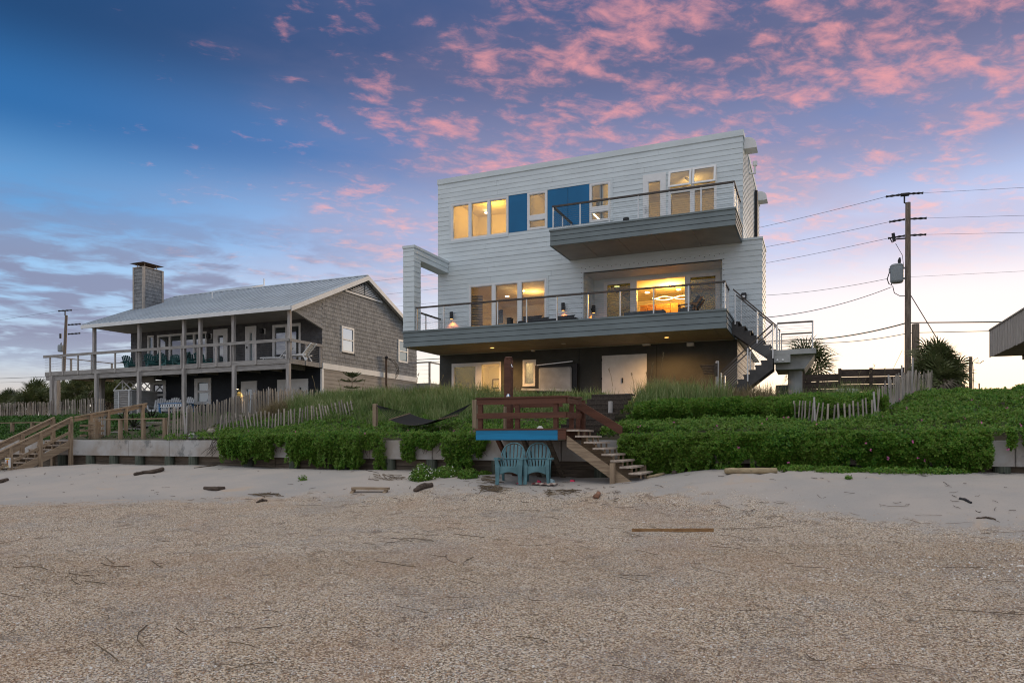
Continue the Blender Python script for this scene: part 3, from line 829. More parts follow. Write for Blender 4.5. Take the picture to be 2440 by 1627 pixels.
MB().bbox(q.x - .09, q.x + .09, VF - .2, VF - .03, q.z - .1, q.z + .12, .015).obj('lamp_body', M_black, sq)
MB().box(q.x - .05, q.x + .05, VF - .205, VF - .2, q.z - .06, q.z + .02).obj('lens', M_trim, sq)

# covered screen leaning on the garage wall --------------------------
cp = thing('covered_screen', atV(1322, 925, VG - .3), 'grey covered outdoor screen in a black surround against the dark wall', 'screen')
a = atV(1284, 876, VG - .3); b = atV(1362, 927, VG - .3)
MB().bbox(a.x, b.x, VG - .36, VG - .25, b.z, a.z, .05).obj('grey_cover', mat('grey_vinyl', (.42, .44, .45), .55, .1, 1.5, .2, 8), cp)
c0 = atV(1276, 872, VG - .2); c1 = atV(1376, 930, VG - .2)
MB().box(c0.x, c1.x, VG - .245, VG - .14, b.z - .12, a.z + .10).obj('black_surround', M_black, cp)
MB().bar((c0.x + .1, VG - .3, a.z + .10), (b.x + .05, VG - .3, a.z + .20), .07, .035).obj('top_rail', M_steel, cp)
e = atV(1243, 922, VG - .35)
MB().bar((e.x, VG - .36, b.z + .05), (b.x + .05, VG - .36, b.z - .05), .03, .09).obj('cover_skirt', mat('pale_vinyl', (.5, .53, .54), .5, .1, 4), cp)
for x in (c0.x + .15, c1.x - .2): MB().box(x - .04, x + .04, VG - .22, VG - .16, ZG - .2, b.z - .1).obj('leg', M_black, cp)

# outside staircase with its landing ---------------------------------
st = thing('outside_staircase', (-1.0, 26, ZG), 'dark steel outside stairs turning at a concrete landing beside the white house', 'stairs')
M_stair = mat('dark_stair_paint', (.075, .07, .066), .65, .1, 4)
LZ = 2.98           # landing level
ua0, ua1 = -2.70, -1.22
vA0, vA1 = 26.2, 27.2
n = 7
for k in range(n):
    u = ua0 + (ua1 - ua0) * k / n; z = ZD1 - (ZD1 - LZ) * (k + 1) / (n + 1) + .0
    MB().bbox(u, u + .26, vA0 + .04, vA1 - .04, z - .05, z, .004).obj('tread', M_stair, st)
    MB().box(u + .02, u + .05, vA0 + .05, vA1 - .05, z - .17, z - .05).obj('riser', M_stair, st)
for v in (vA0, vA1):
    pr = []
    N = n + 1; du = (ua1 - ua0) / n; dz = (ZD1 - LZ) / (n + 1)
    top = []
    for k in range(n):
        z = ZD1 - dz * (k + 1) - .05
        top += [(ua0 + du * k, z), (ua0 + du * (k + 1), z)]
    MB().prism([(ua0, ZD1 - dz - .42)] + [(p[0], p[1] - .004) for p in top] + [(ua1, LZ - .32)], 'y', v - .03, v + .03).obj('stringer', M_stair, st)
# landing slab and bent corbel on a round column
vL0, vL1 = 24.95, 27.7
MB().bbox(-1.24, .06, vL0, vL1, LZ - .16, LZ, .01).obj('landing_slab', M_conc2, st)
MB().prism([(-1.20, LZ - .161), (.02, LZ - .161), (-.30, LZ - .62), (-1.20, LZ - .62)], 'y', vL0 + .35, vL1 - .4).obj('corbel', M_conc2, st)
MB().bbox(-1.23, -.72, vL0 - .002, vL0 + .33, LZ - .42, LZ - .162, .01).obj('corbel', M_conc2, st)
cq = -.60
MB().lathe([(.23, ZG - .6), (.23, LZ - .62)], cq, 26.0, 20).obj('column', M_conc2, st, smooth=False)
for x in (-1.12, -.95): MB().lathe([(.035, LZ - .36), (.02, LZ - .30)], x, vL0 - .01, 6).obj('bolt', M_trim, st)
# lower flight, nearer the sea
ub0, ub1 = -1.26, -2.92
vB0, vB1 = 25.0, 25.95
n2 = 9; du2 = (ub1 - ub0) / n2; dz2 = (LZ - ZG - .02) / (n2 + 1)
top = []
for k in range(n2):
    z = LZ - dz2 * (k + 1); u = ub0 + du2 * k
    MB().bbox(u + du2 - .03, u, vB0 + .03, vB1 - .03, z - .045, z, .004).obj('tread', M_stair, st)
    top += [(u, z - .046), (u + du2, z - .046)]
for v in (vB0, vB1):
    MB().prism([(ub0, LZ - .62)] + top + [(ub1, ZG - .25), (ub1 + .12, ZG - .25)], 'y', v - .03, v + .03).obj('stringer', M_stair, st)
# its rails
def slope_rail(v, u0, z0, u1, z1, h, posts, ncab=8, second=True):
    d0, d1 = Vector((u0, v, z0 + h)), Vector((u1, v, z1 + h))
    MB().vbar(d0, d1, .05, .06).obj('top_rail', M_rail, st)
    for t in posts:
        u = u0 + (u1 - u0) * t; z = z0 + (z1 - z0) * t
        MB().box(u - .022, u + .022, v - .022, v + .022, z - .25, z + h - .03).obj('railing_post', M_steel, st)
    c = MB()
    for i in range(ncab):
        z = .06 + (h - .14) * (i + .5) / ncab
        c.tube([(u0, v, z0 + z), (u1, v, z1 + z)], .004, 3, cap=False)
    c.obj('railing_cable', M_cable, st, kind='stuff')
slope_rail(vA0 - .06, ua0 + .05, ZD1 + .02, ua1 + .05, LZ + .02, .93, (.05, .55, .98))
slope_rail(vA1 + .02, ua0 + .05, ZD1 + .02, ua1 + .1, LZ + .02, .93, (.12, .6, .98))
slope_rail(vB0 - .06, ub0, LZ - .02, ub1, ZG, .90, (.0, .48, 1.0))
slope_rail(vB1 + .02, ub0, LZ - .02, ub1, ZG, .90, (.03, .48, 1.0))
def flat_rail(p, q, posts, h=.89):
    p, q = Vector(p), Vector(q)
    up = Vector((0, 0, h))
    MB().bar(p + up, q + up, .05, .05).obj('top_rail', M_rail, st)
    for t in posts:
        b = p.lerp(q, t); MB().box(b.x - .022, b.x + .022, b.y - .022, b.y + .022, b.z, b.z + h - .02).obj('railing_post', M_steel, st)
    c = MB()
    for i in range(9):
        z = Vector((0, 0, .06 + (h - .14) * (i + .5) / 9)); c.tube([p + z, q + z], .004, 3, cap=False)
    c.obj('railing_cable', M_cable, st, kind='stuff')
flat_rail((-.05, vL0 + .1, LZ), (-.05, vL1 - .05, LZ), (0, .98))
flat_rail((-1.12, vL1 - .05, LZ), (-.05, vL1 - .05, LZ), (.02,))
flat_rail((-1.13, vL0 + .08, LZ), (-.06, vL0 + .08, LZ), (.0,))
# post with fanned sticks near the stair foot
fp = thing('peg_post', (uV(1709, 24.6), 24.6, ZG), 'wooden post with a fan of brown sticks beside the stair foot', 'post')
q = atV(1709, 860, 24.6)
MB().lathe([(.06, ZG - .3), (.06, q.z - .03), (.045, q.z)], q.x, 24.6, 10).obj('post', M_grwood_z, fp)
MB().box(q.x - .09, q.x + .02, 24.52, 24.68, q.z - .52, q.z - .08).obj('mount', M_stepwood, fp)
for k in range(6):
    a0 = Vector((q.x - .04, 24.58, q.z - .16 - .05 * k)); MB().tube([a0, a0 + Vector((-.52 + .03 * k, -.03, .03 - .012 * k))], .02, 5).obj('stick', M_stepwood, fp)
# furniture on the decks ---------------------------------------------
VS = 26.1
sofa = thing('outdoor_sofa', (uV(1270, VS), VS, ZD1), 'low charcoal outdoor sofa with pointed cushions on the lower deck', 'sofa')
uu0, uu1 = uV(1233, VS), uV(1372, VS)
MB().bbox(uu0, uu1, VS, VS + .8, ZD1 + .22, ZD1 + .38, .04).obj('seat', M_cush, sofa)
MB().box(uu0 + .03, uu1 - .03, VS + .05, VS + .75, ZD1 + .16, ZD1 + .22).obj('frame', M_black, sofa)
for x in (uu0 + .06, uu1 - .06):
    for v in (VS + .08, VS + .7): MB().box(x - .03, x + .03, v - .03, v + .03, ZD1 + .006, ZD1 + .16).obj('leg', M_black, sofa)
def cushion(parent, u0, u1, v, z0, z1):
    """pillow with raised corners standing on its edge"""
    n = 10; vs = []; fs = []
    for sgn in (-1, 1):
        for j in range(n + 1):
            for i in range(n + 1):
                s, t = 2 * i / n - 1, 2 * j / n - 1
                puff = (1 - s ** 4) * (1 - t ** 4)
                px_ = s * (1 - .10 * (1 - abs(t) ** 2 * 0 - 1 + (1 - t * t))); pz = t * (1 - .12 * (1 - s * s))
                vs.append(((u0 + u1) / 2 + px_ * (u1 - u0) / 2, v + sgn * .09 * puff + .12 * (t + 1) / 2, (z0 + z1) / 2 + pz * (z1 - z0) / 2))
    k = (n + 1) ** 2
    for sgn in (0, 1):
        for j in range(n):
            for i in range(n):
                a = sgn * k + j * (n + 1) + i
                q = (a, a + 1, a + n + 2, a + n + 1); fs.append(q if sgn else q[::-1])
    o = MB().add(vs, fs).obj('cushion', M_cush, parent, smooth=True); return o
for (x0, x1, ztop) in ((1235, 1284, 5.03), (1262, 1300, 4.93), (1314, 1363, 4.95)):
    cushion(sofa, uV(x0, VS), uV(x1, VS), VS + .35, ZD1 + .36, ztop)
pl = thing('planter', (uV(1215, 26.5), 26.5, ZD1), 'black square planter standing on the lower deck by the sofa', 'planter')
a0, a1 = uV(1210, 26.5), uV(1220, 26.5)
MB().add([(a0+.03, 26.4, ZD1+.006), (a1-.03, 26.4, ZD1+.006), (a1-.03, 26.6, ZD1+.006), (a0+.03, 26.6, ZD1+.006), (a0, 26.36, 4.98), (a1, 26.36, 4.98), (a1, 26.64, 4.98), (a0, 26.64, 4.98)], [(0,3,2,1),(0,1,5,4),(1,2,6,5),(2,3,7,6),(3,0,4,7)]).obj('pot', M_black, pl)
MB().box(a0 + .02, a1 - .02, 26.38, 26.62, 4.9, 4.93).obj('soil', M_cush, pl)
so2 = thing('low_sofa', (uV(1535, 26.6), 26.6, ZD1), 'low grey sofa before the open kitchen doors', 'sofa')
b0, b1 = uV(1486, 26.6), uV(1584, 26.6)
M_gf = mat('grey_fabric', (.10, .11, .115), .9, .1, 8)
MB().bbox(b0, b1, 26.6, 26.8, ZD1 + .2, zV(1486, 744, 26.6), .04).obj('backrest', M_gf, so2)
MB().bbox(b0, b1, 26.802, 27.4, ZD1 + .2, ZD1 + .42, .04).obj('seat', M_gf, so2)
for x in (b0 + .08, b1 - .08):
    for v in (26.7, 27.3): MB().box(x - .03, x + .03, v - .03, v + .03, ZD1 + .006, ZD1 + .2).obj('leg', M_black, so2)
ac = thing('timber_armchair', (uV(1645, 26.4), 26.4, ZD1), 'slanted teak armchair with grey cushions on the lower deck', 'chair')
c0, c1 = uV(1618, 26.4), uV(1676, 26.4)
for v in (26.2, 26.85):
    MB().bar((c0, v, ZD1 + .53), (c1 - .25, v, ZD1 + .58), .05, .05).obj('arm', M_teak, ac)
    MB().bar((c0 + .03, v, ZD1 + .006), (c0 + .03, v, ZD1 + .53), .05, .05, up=(0, 1, 0)).obj('leg', M_teak, ac)
    MB().bar((c1 - .12, v, ZD1 + .006), (c1 - .30, v, ZD1 + .55), .06, .05, up=(0, 1, 0)).obj('leg', M_teak, ac)
    MB().bar((c1 - .35, v, ZD1 + .35), (c1 - .02, v, ZD1 + .80), .07, .05, up=(0, 1, 0)).obj('back_frame', M_teak, ac)
MB().bar((c0 + .04, 26.525, ZD1 + .38), (c1 - .35, 26.525, ZD1 + .31), .58, .13).obj('seat_cushion', M_gf, ac)
MB().bar((c1 - .42, 26.525, ZD1 + .40), (c1 - .12, 26.525, ZD1 + .84), .58, .13, up=(0, 0, 1)).obj('back_cushion', M_gf, ac)
pl2 = thing('planter', (uV(1492, 26.0), 26.0, ZD2), 'small black pot on the upper deck near the glazed door', 'planter')
e0 = atV(1492, 520, 26.0)
MB().lathe([(.09, ZD2 + .006), (.12, ZD2 + .34), (.12, ZD2 + .38)], e0.x, 26.0, 12).obj('pot', M_black, pl2)
MB().lathe([(.10, ZD2 + .385), (.05, ZD2 + .39)], e0.x, 26.0, 12).obj('soil', M_cush, pl2)
# ================================================================ LEFT HOUSE
HV, HD = 28.6, 26.2             # wall plane, deck front
HL, HRt = -36.06, -22.57        # wall ends
HB = 37.7
HZD, HZG = 3.78, 1.15
lh = thing('shingled_house', (-29, 33, HZG), 'grey shingled beach house with metal roof, chimney and long weathered deck', 'house')
def RV(px0, px1, pt, pb, V=HV):
    return [uV(px0, V), uV(px1, V), zV(px0, pb, V), zV(px0, pt, V)]
EZ, RZ_, EV0, RV_, EV1 = 6.22, 8.92, 25.95, 32.1, 38.25
slope = (RZ_ - EZ) / (RV_ - EV0)
def roofz(v): return RZ_ - abs(v - RV_) * slope
UD0 = 3.60
narrow = RV(353, 367.5, 800, 862); narrow[2] = HZD + .15
slid = RV(376, 493.5, 799, 862); slid[2] = HZD + .08
dr1 = RV(510, 543.5, 785.6, 862); dr1[2] = HZD + .05
dr2 = RV(586, 611.7, 778.7, 862); dr2[2] = HZD + .05
slid2 = RV(650.5, 717.5, 775, 862); slid2[2] = HZD + .05
uph = [narrow, slid, dr1, dr2, slid2]
# shingled walls: every shingle real geometry, joined as one part
def shingles(root, a0, a1, z0, z1fn, plane, facing, m, holes=(), rowh=.205, w=.17, lip=.028, z1max=None):
    k = 0; mb = MB(); z1m = z1max
    while z0 + k * rowh < z1m:
        za = z0 + k * rowh; x = a0 - random.uniform(0, w)
        while x < a1:
            ww = w * random.uniform(.75, 1.25)
            xa, xb = max(x, a0) + .004, min(x + ww, a1) - .004; x += ww
            if xb - xa < .03: continue
            xm = (xa + xb) / 2; lim = z1fn(xm)
            zb = min(za + rowh + .01, lim)
            if zb - za < .03: continue
            if any(h[0] < xm < h[1] and h[2] - .02 < za + rowh / 2 < h[3] + .02 for h in holes): continue
            dz = random.uniform(-.008, .008); l = lip + random.uniform(-.004, .006)
            if facing == 'v':
                P = lambda xx, d, z: (xx, plane - d, z)
            else:
                P = lambda xx, d, z: (plane + d, xx, z)
            f = [P(xa, l, za + dz), P(xb, l, za + dz), P(xb, .006, zb), P(xa, .006, zb), P(xa, 0, za + dz), P(xb, 0, za + dz)]
            mb.add(f, [(0,1,2,3), (4,5,1,0), (0,3,4), (1,5,2)] if facing == 'v' else [(0,1,2,3), (4,5,1,0), (0,3,4), (1,5,2)])
        k += 1
    mb.obj('shingle', m, root, kind='stuff')
# core
sw1 = [HV + (atU(812.7, 776, HRt).y - HV), atU(842, 776, HRt).y, atU(842, 846, HRt).z, atU(812.7, 776, HRt).z]
sw1 = [atU(812.7, 776, HRt).y, atU(842, 780, HRt).y, atU(812.7, 838, HRt).z, atU(812.7, 776, HRt).z]
sw2 = [atU(947.7, 808, HRt).y, atU(970.6, 812, HRt).y, atU(947.7, 862, HRt).z, atU(947.7, 808, HRt).z]
mb = MB()
for (s, e, a, b) in cut_rects(HL, HRt, UD0, 7.1, uph): mb.box(s, e, HV, HV + .15, a, b)
mb.prism([(HV + .151, UD0), (HB, UD0), (HB, roofz(HB) - .12), (RV_, RZ_ - .12), (HV + .151, roofz(HV) - .12)], 'x', HRt - .15, HRt)
mb.prism([(HV + .151, UD0), (HB, UD0), (HB, roofz(HB) - .12), (RV_, RZ_ - .12), (HV + .151, roofz(HV) - .12)], 'x', HL, HL + .15)
mb.box(HL, HRt, HB - .15, HB, HZG, 6.2)
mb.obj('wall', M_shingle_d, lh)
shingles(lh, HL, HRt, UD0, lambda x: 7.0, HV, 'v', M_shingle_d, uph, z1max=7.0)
# porch gable filler above the deck: shingle triangle between eave and wall
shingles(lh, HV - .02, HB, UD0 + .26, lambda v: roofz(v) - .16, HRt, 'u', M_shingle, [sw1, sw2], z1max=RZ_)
gv0 = EV0 + .55
def gbot(v): return None
mb = MB(); mb.prism([(EV0 + .35, EZ - .02), (HV, EZ - .62), (HV, roofz(HV) - .12), (EV0 + .35, roofz(EV0 + .35) - .12)], 'x', HRt - .1, HRt)
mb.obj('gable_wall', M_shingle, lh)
k = 0; mb = MB(); z = EZ - .62
while z < 7.3:
    v = EV0 + .3
    while v < HV:
        ww = .17 * random.uniform(.75, 1.25); va, vb = v + .004, min(v + ww, HV) - .004; v += ww
        vm = (va + vb) / 2; zb = min(z + .215, roofz(vm) - .16); lo_ = EZ - .02 - (vm - EV0 - .35) / (HV - EV0 - .35) * .6
        if zb - max(z, lo_) < .04 or vb <= va: continue
        za = max(z, lo_); l = .028
        mb.add([(HRt + l, va, za), (HRt + l, vb, za), (HRt + .006, vb, zb), (HRt + .006, va, zb), (HRt, va, za), (HRt, vb, za)], [(0,1,2,3), (4,5,1,0), (0,3,4), (1,5,2)])
    z += .205
mb.obj('shingle', M_shingle, lh, kind='stuff')
MB().bar((HRt + .01, EV0 + .35, EZ - .06), (HRt + .01, HV, EZ - .66), .12, .08).obj('gable_trim', M_shingle, lh)
# porch ceiling
MB().box(-36.3, HRt - .1, EV0 + .25, HV - .03, EZ - .12, EZ - .06).obj('porch_ceiling', M_soffit, lh)
MB().prism([(-36.30, EZ - .10), (HL - .004, EZ - .10), (HL - .004, EZ + .02), (-36.30, EZ + .02)], 'y', HV, HB).obj('eave_soffit', M_trim, lh)
# lower walls
lw1 = RV(359.5, 396.5, 907, 975); lw2 = RV(464.7, 504.3, 902, 964); ld1 = RV(576, 613.5, 909, 985); ld1[2] = HZG + .05
ld2 = RV(662, 735, 905, 985); ld2[2] = HZG + .05
lo = [lw1, lw2, ld1, ld2]
mb = MB()
for (s, e, a, b) in cut_rects(-33.6, HRt, HZG - .5, UD0, lo): mb.box(s, e, HV, HV + .15, a, b)
mb.box(HRt - .15, HRt, HV + .151, HB, HZG - .5, UD0); mb.box(-33.6, -33.45, HV + .151, HB, HZG - .5, UD0)
mb.obj('lower_wall', M_navy, lh)
siding(lh, -33.6, HRt - .05, HZG, UD0 - .05, HV, lo, M_navy, exp=.26, zbase=HZG)
siding(lh, HV + .02, HB, HZG - .1, 3.55, HRt, [], M_clap, exp=.2, facing='u+', zbase=HZG - .1, lip=.024)
MB().box(HRt, HRt + .06, HV, HB + .02, 3.56, 3.85).obj('band_trim', M_trim, lh)
MB().box(HRt - .06, HRt + .04, HV - .06, HV + .10, HZG - .2, 3.55).obj('corner_board', M_trim, lh)
# roof: standing seam panels, each its own part
pw = .42; x = -36.5; i = 0; xe = -22.25
panel = []
while x < xe - .05:
    x2 = min(x + pw, xe)
    for (va, vb) in ((EV0, RV_), (EV1, RV_)):
        za, zb = roofz(va), RZ_
        m = MB()
        m.add([(x, va, za), (x2, va, za), (x2, vb, zb), (x, vb, zb), (x, va, za - .03), (x2, va, za - .03), (x2, vb, zb - .03), (x, vb, zb - .03)],
              [(0,1,2,3) if va < vb else (3,2,1,0), (4,7,6,5), (0,4,5,1), (1,5,6,2), (2,6,7,3), (3,7,4,0)])
        m.add([(x - .018, va, za + .002), (x + .018, va, za + .002), (x + .018, vb, zb + .002), (x - .018, vb, zb + .002), (x - .012, va, za + .045), (x + .012, va, za + .045), (x + .012, vb, zb + .045), (x - .012, vb, zb + .045)],
              [(4,5,6,7), (0,1,5,4), (1,2,6,5), (3,0,4,7)])
        m.obj('roof_panel', M_metal, lh)
    x = x2
MB().prism([(RV_ - .16, RZ_ - .04), (RV_, RZ_ + .05), (RV_ + .16, RZ_ - .04)], 'x', -36.5, xe).obj('ridge_cap', M_metal, lh)
MB().box(-36.52, xe + .01, EV0 - .06, EV0 - .002, EZ - .20, EZ - .015).obj('gutter', M_trim, lh)
MB().box(-36.50, xe - .02, EV0 + .002, EV0 + .25, EZ - .13, EZ - .06).obj('eave_soffit', M_trim, lh)
for (xa, xb) in ((HRt, xe + .02),):   # raked overhang at the right gable
    for (va, vb) in ((EV0, RV_), (EV1, RV_)):
        za = roofz(va)
        MB().add([(xa, va, za - .05), (xb, va, za - .05), (xb, vb, RZ_ - .05), (xa, vb, RZ_ - .05), (xa, va, za - .10), (xb, va, za - .10), (xb, vb, RZ_ - .10), (xa, vb, RZ_ - .10)],
                 [(0,1,2,3), (4,7,6,5), (0,4,5,1), (1,5,6,2), (2,6,7,3), (3,7,4,0)]).obj('rake_soffit', M_trim, lh)
        MB().add([(xb, va, za - .02), (xb + .03, va, za - .02), (xb + .03, vb, RZ_ - .02), (xb, vb, RZ_ - .02), (xb, va, za - .26), (xb + .03, va, za - .26), (xb + .03, vb, RZ_ - .26), (xb, vb, RZ_ - .26)],
                 [(0,1,2,3), (4,7,6,5), (0,4,5,1), (1,5,6,2), (2,6,7,3), (3,7,4,0)]).obj('rake_board', M_trim, lh)
MB().add([(-36.5, EV0, EZ - .02), (-36.53, EV0, EZ - .02), (-36.53, RV_, RZ_ - .02), (-36.5, RV_, RZ_ - .02), (-36.5, EV0, EZ - .22), (-36.53, EV0, EZ - .22), (-36.53, RV_, RZ_ - .22), (-36.5, RV_, RZ_ - .22)],
         [(0,1,2,3), (4,7,6,5), (0,4,5,1), (1,5,6,2), (2,6,7,3), (3,7,4,0)]).obj('rake_board', M_trim, lh)
# gable louvre
gt = RZ_ - .42
lv = MB(); lv.prism([(RV_ - 1.55, gt - .66), (RV_ + 1.55, gt - .66), (RV_ + .05, gt), (RV_ - .05, gt)], 'x', HRt + .03, HRt + .06)
lo_o = lv.obj('gable_vent', M_stucco, lh)
for k in range(6):
    z = gt - .60 + k * .09; hw = 1.5 * (gt - z) / .66 - .12
    if hw < .1: break
    for s in (-1, 1):
        MB().add([(HRt + .06, RV_ + s * .04, z), (HRt + .06, RV_ + s * hw, z), (HRt + .06, RV_ + s * hw, z + .07), (HRt + .06, RV_ + s * .04, z + .07), (HRt + .11, RV_ + s * .04, z - .01), (HRt + .11, RV_ + s * hw, z - .01)],
                 [(0,1,2,3), (4,5,2,3), (0,1,5,4)]).obj('slat', M_trim, lo_o)
MB().box(HRt + .03, HRt + .10, RV_ - 1.7, RV_ + 1.7, gt - .76, gt - .66).obj('vent_sill', M_trim, lo_o)
# raised shed dormer on the far slope
du0, du1 = -35.2, -31.7
DZ = 9.68
MB().add([(du0, RV_ - .9, roofz(RV_ - .9) + .02), (du1, RV_ - .9, roofz(RV_ - .9) + .02), (du1, RV_ + 2.2, DZ), (du0, RV_ + 2.2, DZ), (du0, RV_ - .9, roofz(RV_ - .9) - .06), (du1, RV_ - .9, roofz(RV_ - .9) - .06), (du1, RV_ + 2.2, DZ - .09), (du0, RV_ + 2.2, DZ - .09)],
         [(0,1,2,3), (4,7,6,5), (0,4,5,1), (1,5,6,2), (2,6,7,3), (3,7,4,0)]).obj('dormer_roof', M_metal, lh)
MB().prism([(RV_ - .8, roofz(RV_ - .8) - .02), (RV_ + 2.2, DZ - .095), (RV_ + 2.2, roofz(RV_ + 2.2) - .02), (RV_, RZ_ - .02)], 'x', du1 - .08, du1 - .02).obj('dormer_cheek', M_trim, lh)
MB().add([(du1 + .002, RV_ - .3, roofz(RV_ - .9) + .24), (du1 + .05, RV_ - .3, roofz(RV_ - .9) + .24), (du1 + .05, RV_ + 2.25, DZ + .02), (du1 + .002, RV_ + 2.25, DZ + .02), (du1 + .002, RV_ - .3, roofz(RV_ - .9) + .10), (du1 + .05, RV_ - .3, roofz(RV_ - .9) + .10), (du1 + .05, RV_ + 2.25, DZ - .16), (du1 + .002, RV_ + 2.25, DZ - .16)], [(0,1,2,3), (4,7,6,5), (0,4,5,1), (1,5,6,2), (2,6,7,3), (3,7,4,0)]).obj('rake_board', M_trim, lh)
# two thin roof vents
for (px, py) in ((629, 681), (506, 713)):
    q = ray(px, py); d = (EZ - EV0 * slope) / (q.z - slope * q.y); p = q * d
    MB().tube([p, p + Vector((0, 0, .42))], .035, 6).obj('roof_vent', M_trim, lh)
# chimney
ch = thing('chimney', (-35.93, 29.6, 7.0), 'grey shingled chimney with a flat rusty cap on the metal roof', 'chimney')
cu0, cu1, cv0, cv1, czt = -36.36, -35.5, 28.96, 30.30, 9.95
MB().box(cu0 + .02, cu1 - .02, cv0 + .02, cv1 - .02, 6.9, czt - .03).obj('stack', M_chimsh, ch)
shingles(ch, cu0 + .1, cu1 - .1, 7.25, lambda x: czt - .12, cv0 + .02, 'v', M_chimsh, z1max=czt, w=.2)
shingles(ch, cv0 + .1, cv1 - .1, 7.25, lambda x: czt - .12, cu1 - .02, 'u', M_chimsh, z1max=czt, w=.2)
for (a, b, c, d) in ((cu0 - .01, cu0 + .1, cv0 - .02, cv0 + .05), (cu1 - .1, cu1 + .02, cv0 - .02, cv0 + .1), (cu1 - .05, cu1 + .02, cv1 - .1, cv1 + .02)):
    MB().box(a, b, c, d, 7.2, czt - .001).obj('corner_board', M_clap, ch)
MB().box(cu0 - .012, cu1 + .024, cv0 - .024, cv1 + .024, czt, czt + .05).obj('chimney_crown', M_clap, ch)
M_rust = mat('rusty_cap', (.16, .10, .065), .8, .2, 4)
cc = MB(); cxm, cym = (cu0 + cu1) / 2 - .1, (cv0 + cv1) / 2
cc.add([(cxm - .58, cym - .72, czt + .30), (cxm + .58, cym - .72, czt + .30), (cxm + .58, cym + .72, czt + .30), (cxm - .58, cym + .72, czt + .30), (cxm, cym - .15, czt + .44), (cxm, cym + .15, czt + .44)],
       [(3,2,1,0), (0,1,4), (1,2,5,4), (2,3,5), (3,0,4,5)])
cc.obj('cap', M_rust, ch)
cl = MB()
for sx in (-.3, .3):
    for sy in (-.4, .4): cl.box(cxm + sx - .015, cxm + sx + .015, cym + sy - .015, cym + sy + .015, czt + .05, czt + .325)
cl.obj('cap_strut', M_clap, ch)
# windows and doors
def lites(r, n, fw=.09, mull=.1): return split(r[0], r[1], r[2], r[3], n, fw, mull)
window(lh, HV, *narrow, lites(narrow, 1, .07), gm=M_glassc, proud=.05)
window(lh, HV, *slid, lites(slid, 4, .08, .10), gm=M_glassd, proud=.05)
window(lh, HV, *slid2, lites(slid2, 2, .11, .11), gm=M_glassd, proud=.05, name='sliding_door')
def hdoor(r, gi, gm, label=None):
    w = r[1] - r[0]
    d = window(lh, HV, *r, [(r[0] + w * gi[0], r[1] - w * gi[0], r[2] + gi[1], r[3] - gi[2])], gm=gm, proud=.06, name='door')
    MB().box(r[0] + w * .16, r[0] + w * .22, HV - .11, HV - .061, r[2] + .95, r[2] + 1.07).obj('door_handle', M_black, d)
    return d
hdoor(dr1, (.28, .15, .32), M_glassd); hdoor(dr2, (.36, .15, .32), M_glassc); hdoor(ld1, (.30, .15, .38), M_glassc)
m = (ld2[0] + ld2[1]) / 2
window(lh, HV, *ld2, [(ld2[0] + .4, m - .3, ld2[2] + .2, ld2[3] - .4), (m + .38, ld2[1] - .4, ld2[2] + .2, ld2[3] - .4)], gm=M_glassd, proud=.05, name='double_door')
def dh(r, gm, gm2=None, facing='v'):
    zm = (r[2] + r[3]) / 2 - .02; w = r[1] - r[0]; a, b = r[0] + w * .17, r[1] - w * .17
    return window(lh, HV, *r, [(a, b, r[2] + .14, zm - .03), (a, b, zm + .03, r[3] - .2)], gm=gm, proud=.05)
dh(lw1, M_glassd); dh(lw2, M_glassc)
for r in (sw1, sw2):
    zm = (r[2] + r[3]) / 2
    f = MB(); gl = [(r[0] + .10, r[1] - .10, r[2] + .1, zm - .03), (r[0] + .10, r[1] - .10, zm + .03, r[3] - .1)]
    for (s, e, a, b) in cut_rects(*r, gl): f.box(HRt - .02, HRt + .06, s, e, a, b)
    fo = f.obj('window', M_frame, lh)
    for (s, e, a, b) in gl: MB().box(HRt + .012, HRt + .018, s, e, a, b).obj('pane', M_glassc if r is sw2 else M_glassm, fo)
# deck
DL, DR = -39.9, HRt
P0 = thing('weathered_deck', (-31, HD, HZG), 'long weathered grey timber deck on posts along the shingled house', 'deck')
nb_ = 16
for k in range(nb_):
    v = HD + .12 + k * .143
    MB().box(DL + .05, DR - .02, v, v + .137, HZD - .06, HZD - .02).obj('deck_board', M_grwood, P0)
for a, b in ((DL, -33.1), (-33.095, -29.3), (-29.295, -28.1), (-28.095, DR)):
    MB().box(a, b, HD - .02, HD + .02, HZD - .19, HZD + .04).obj('rim_board', M_grwood, P0)
    MB().box(a + .002, b - .002, HD + .03, HD + .08, HZD - .44, HZD - .195).obj('beam', M_grwood, P0)
MB().box(DR - .02, DR + .02, HD + .021, HV - .05, HZD - .19, HZD + .04).obj('rim_board', M_grwood, P0)
MB().box(DL, DL + .04, HD + .021, HV + 1.8, HZD - .19, HZD + .04).obj('rim_board', M_grwood, P0)
for k in range(12): MB().box(DL + .3 + k * 1.45, DL + .35 + k * 1.45, HD + .09, HV - .01, HZD - .30, HZD - .065).obj('joist', M_grwood, P0)
MB().box(DL + .04, HL + 2.4, HV + .02, HV + 1.8, HZD - .06, HZD - .02).obj('deck_board', M_grwood, P0)
MB().box(uV(237, HD + .2), uV(316, HD + .2), HD + 1.5, HD + 1.62, HZD - .62, HZD - .31).obj('beam', M_grwood, P0)
HRL = .97
for px in (119.5, 149.5, 186, 274.5, 381.5, 438, 476, 515, 609.5):
    u = uV(px, HD - .04); MB().box(u - .05, u + .05, HD - .065, HD - .021, HZD - .17, HZD + HRL - .05).obj('railing_post', M_grwood_z, P0)
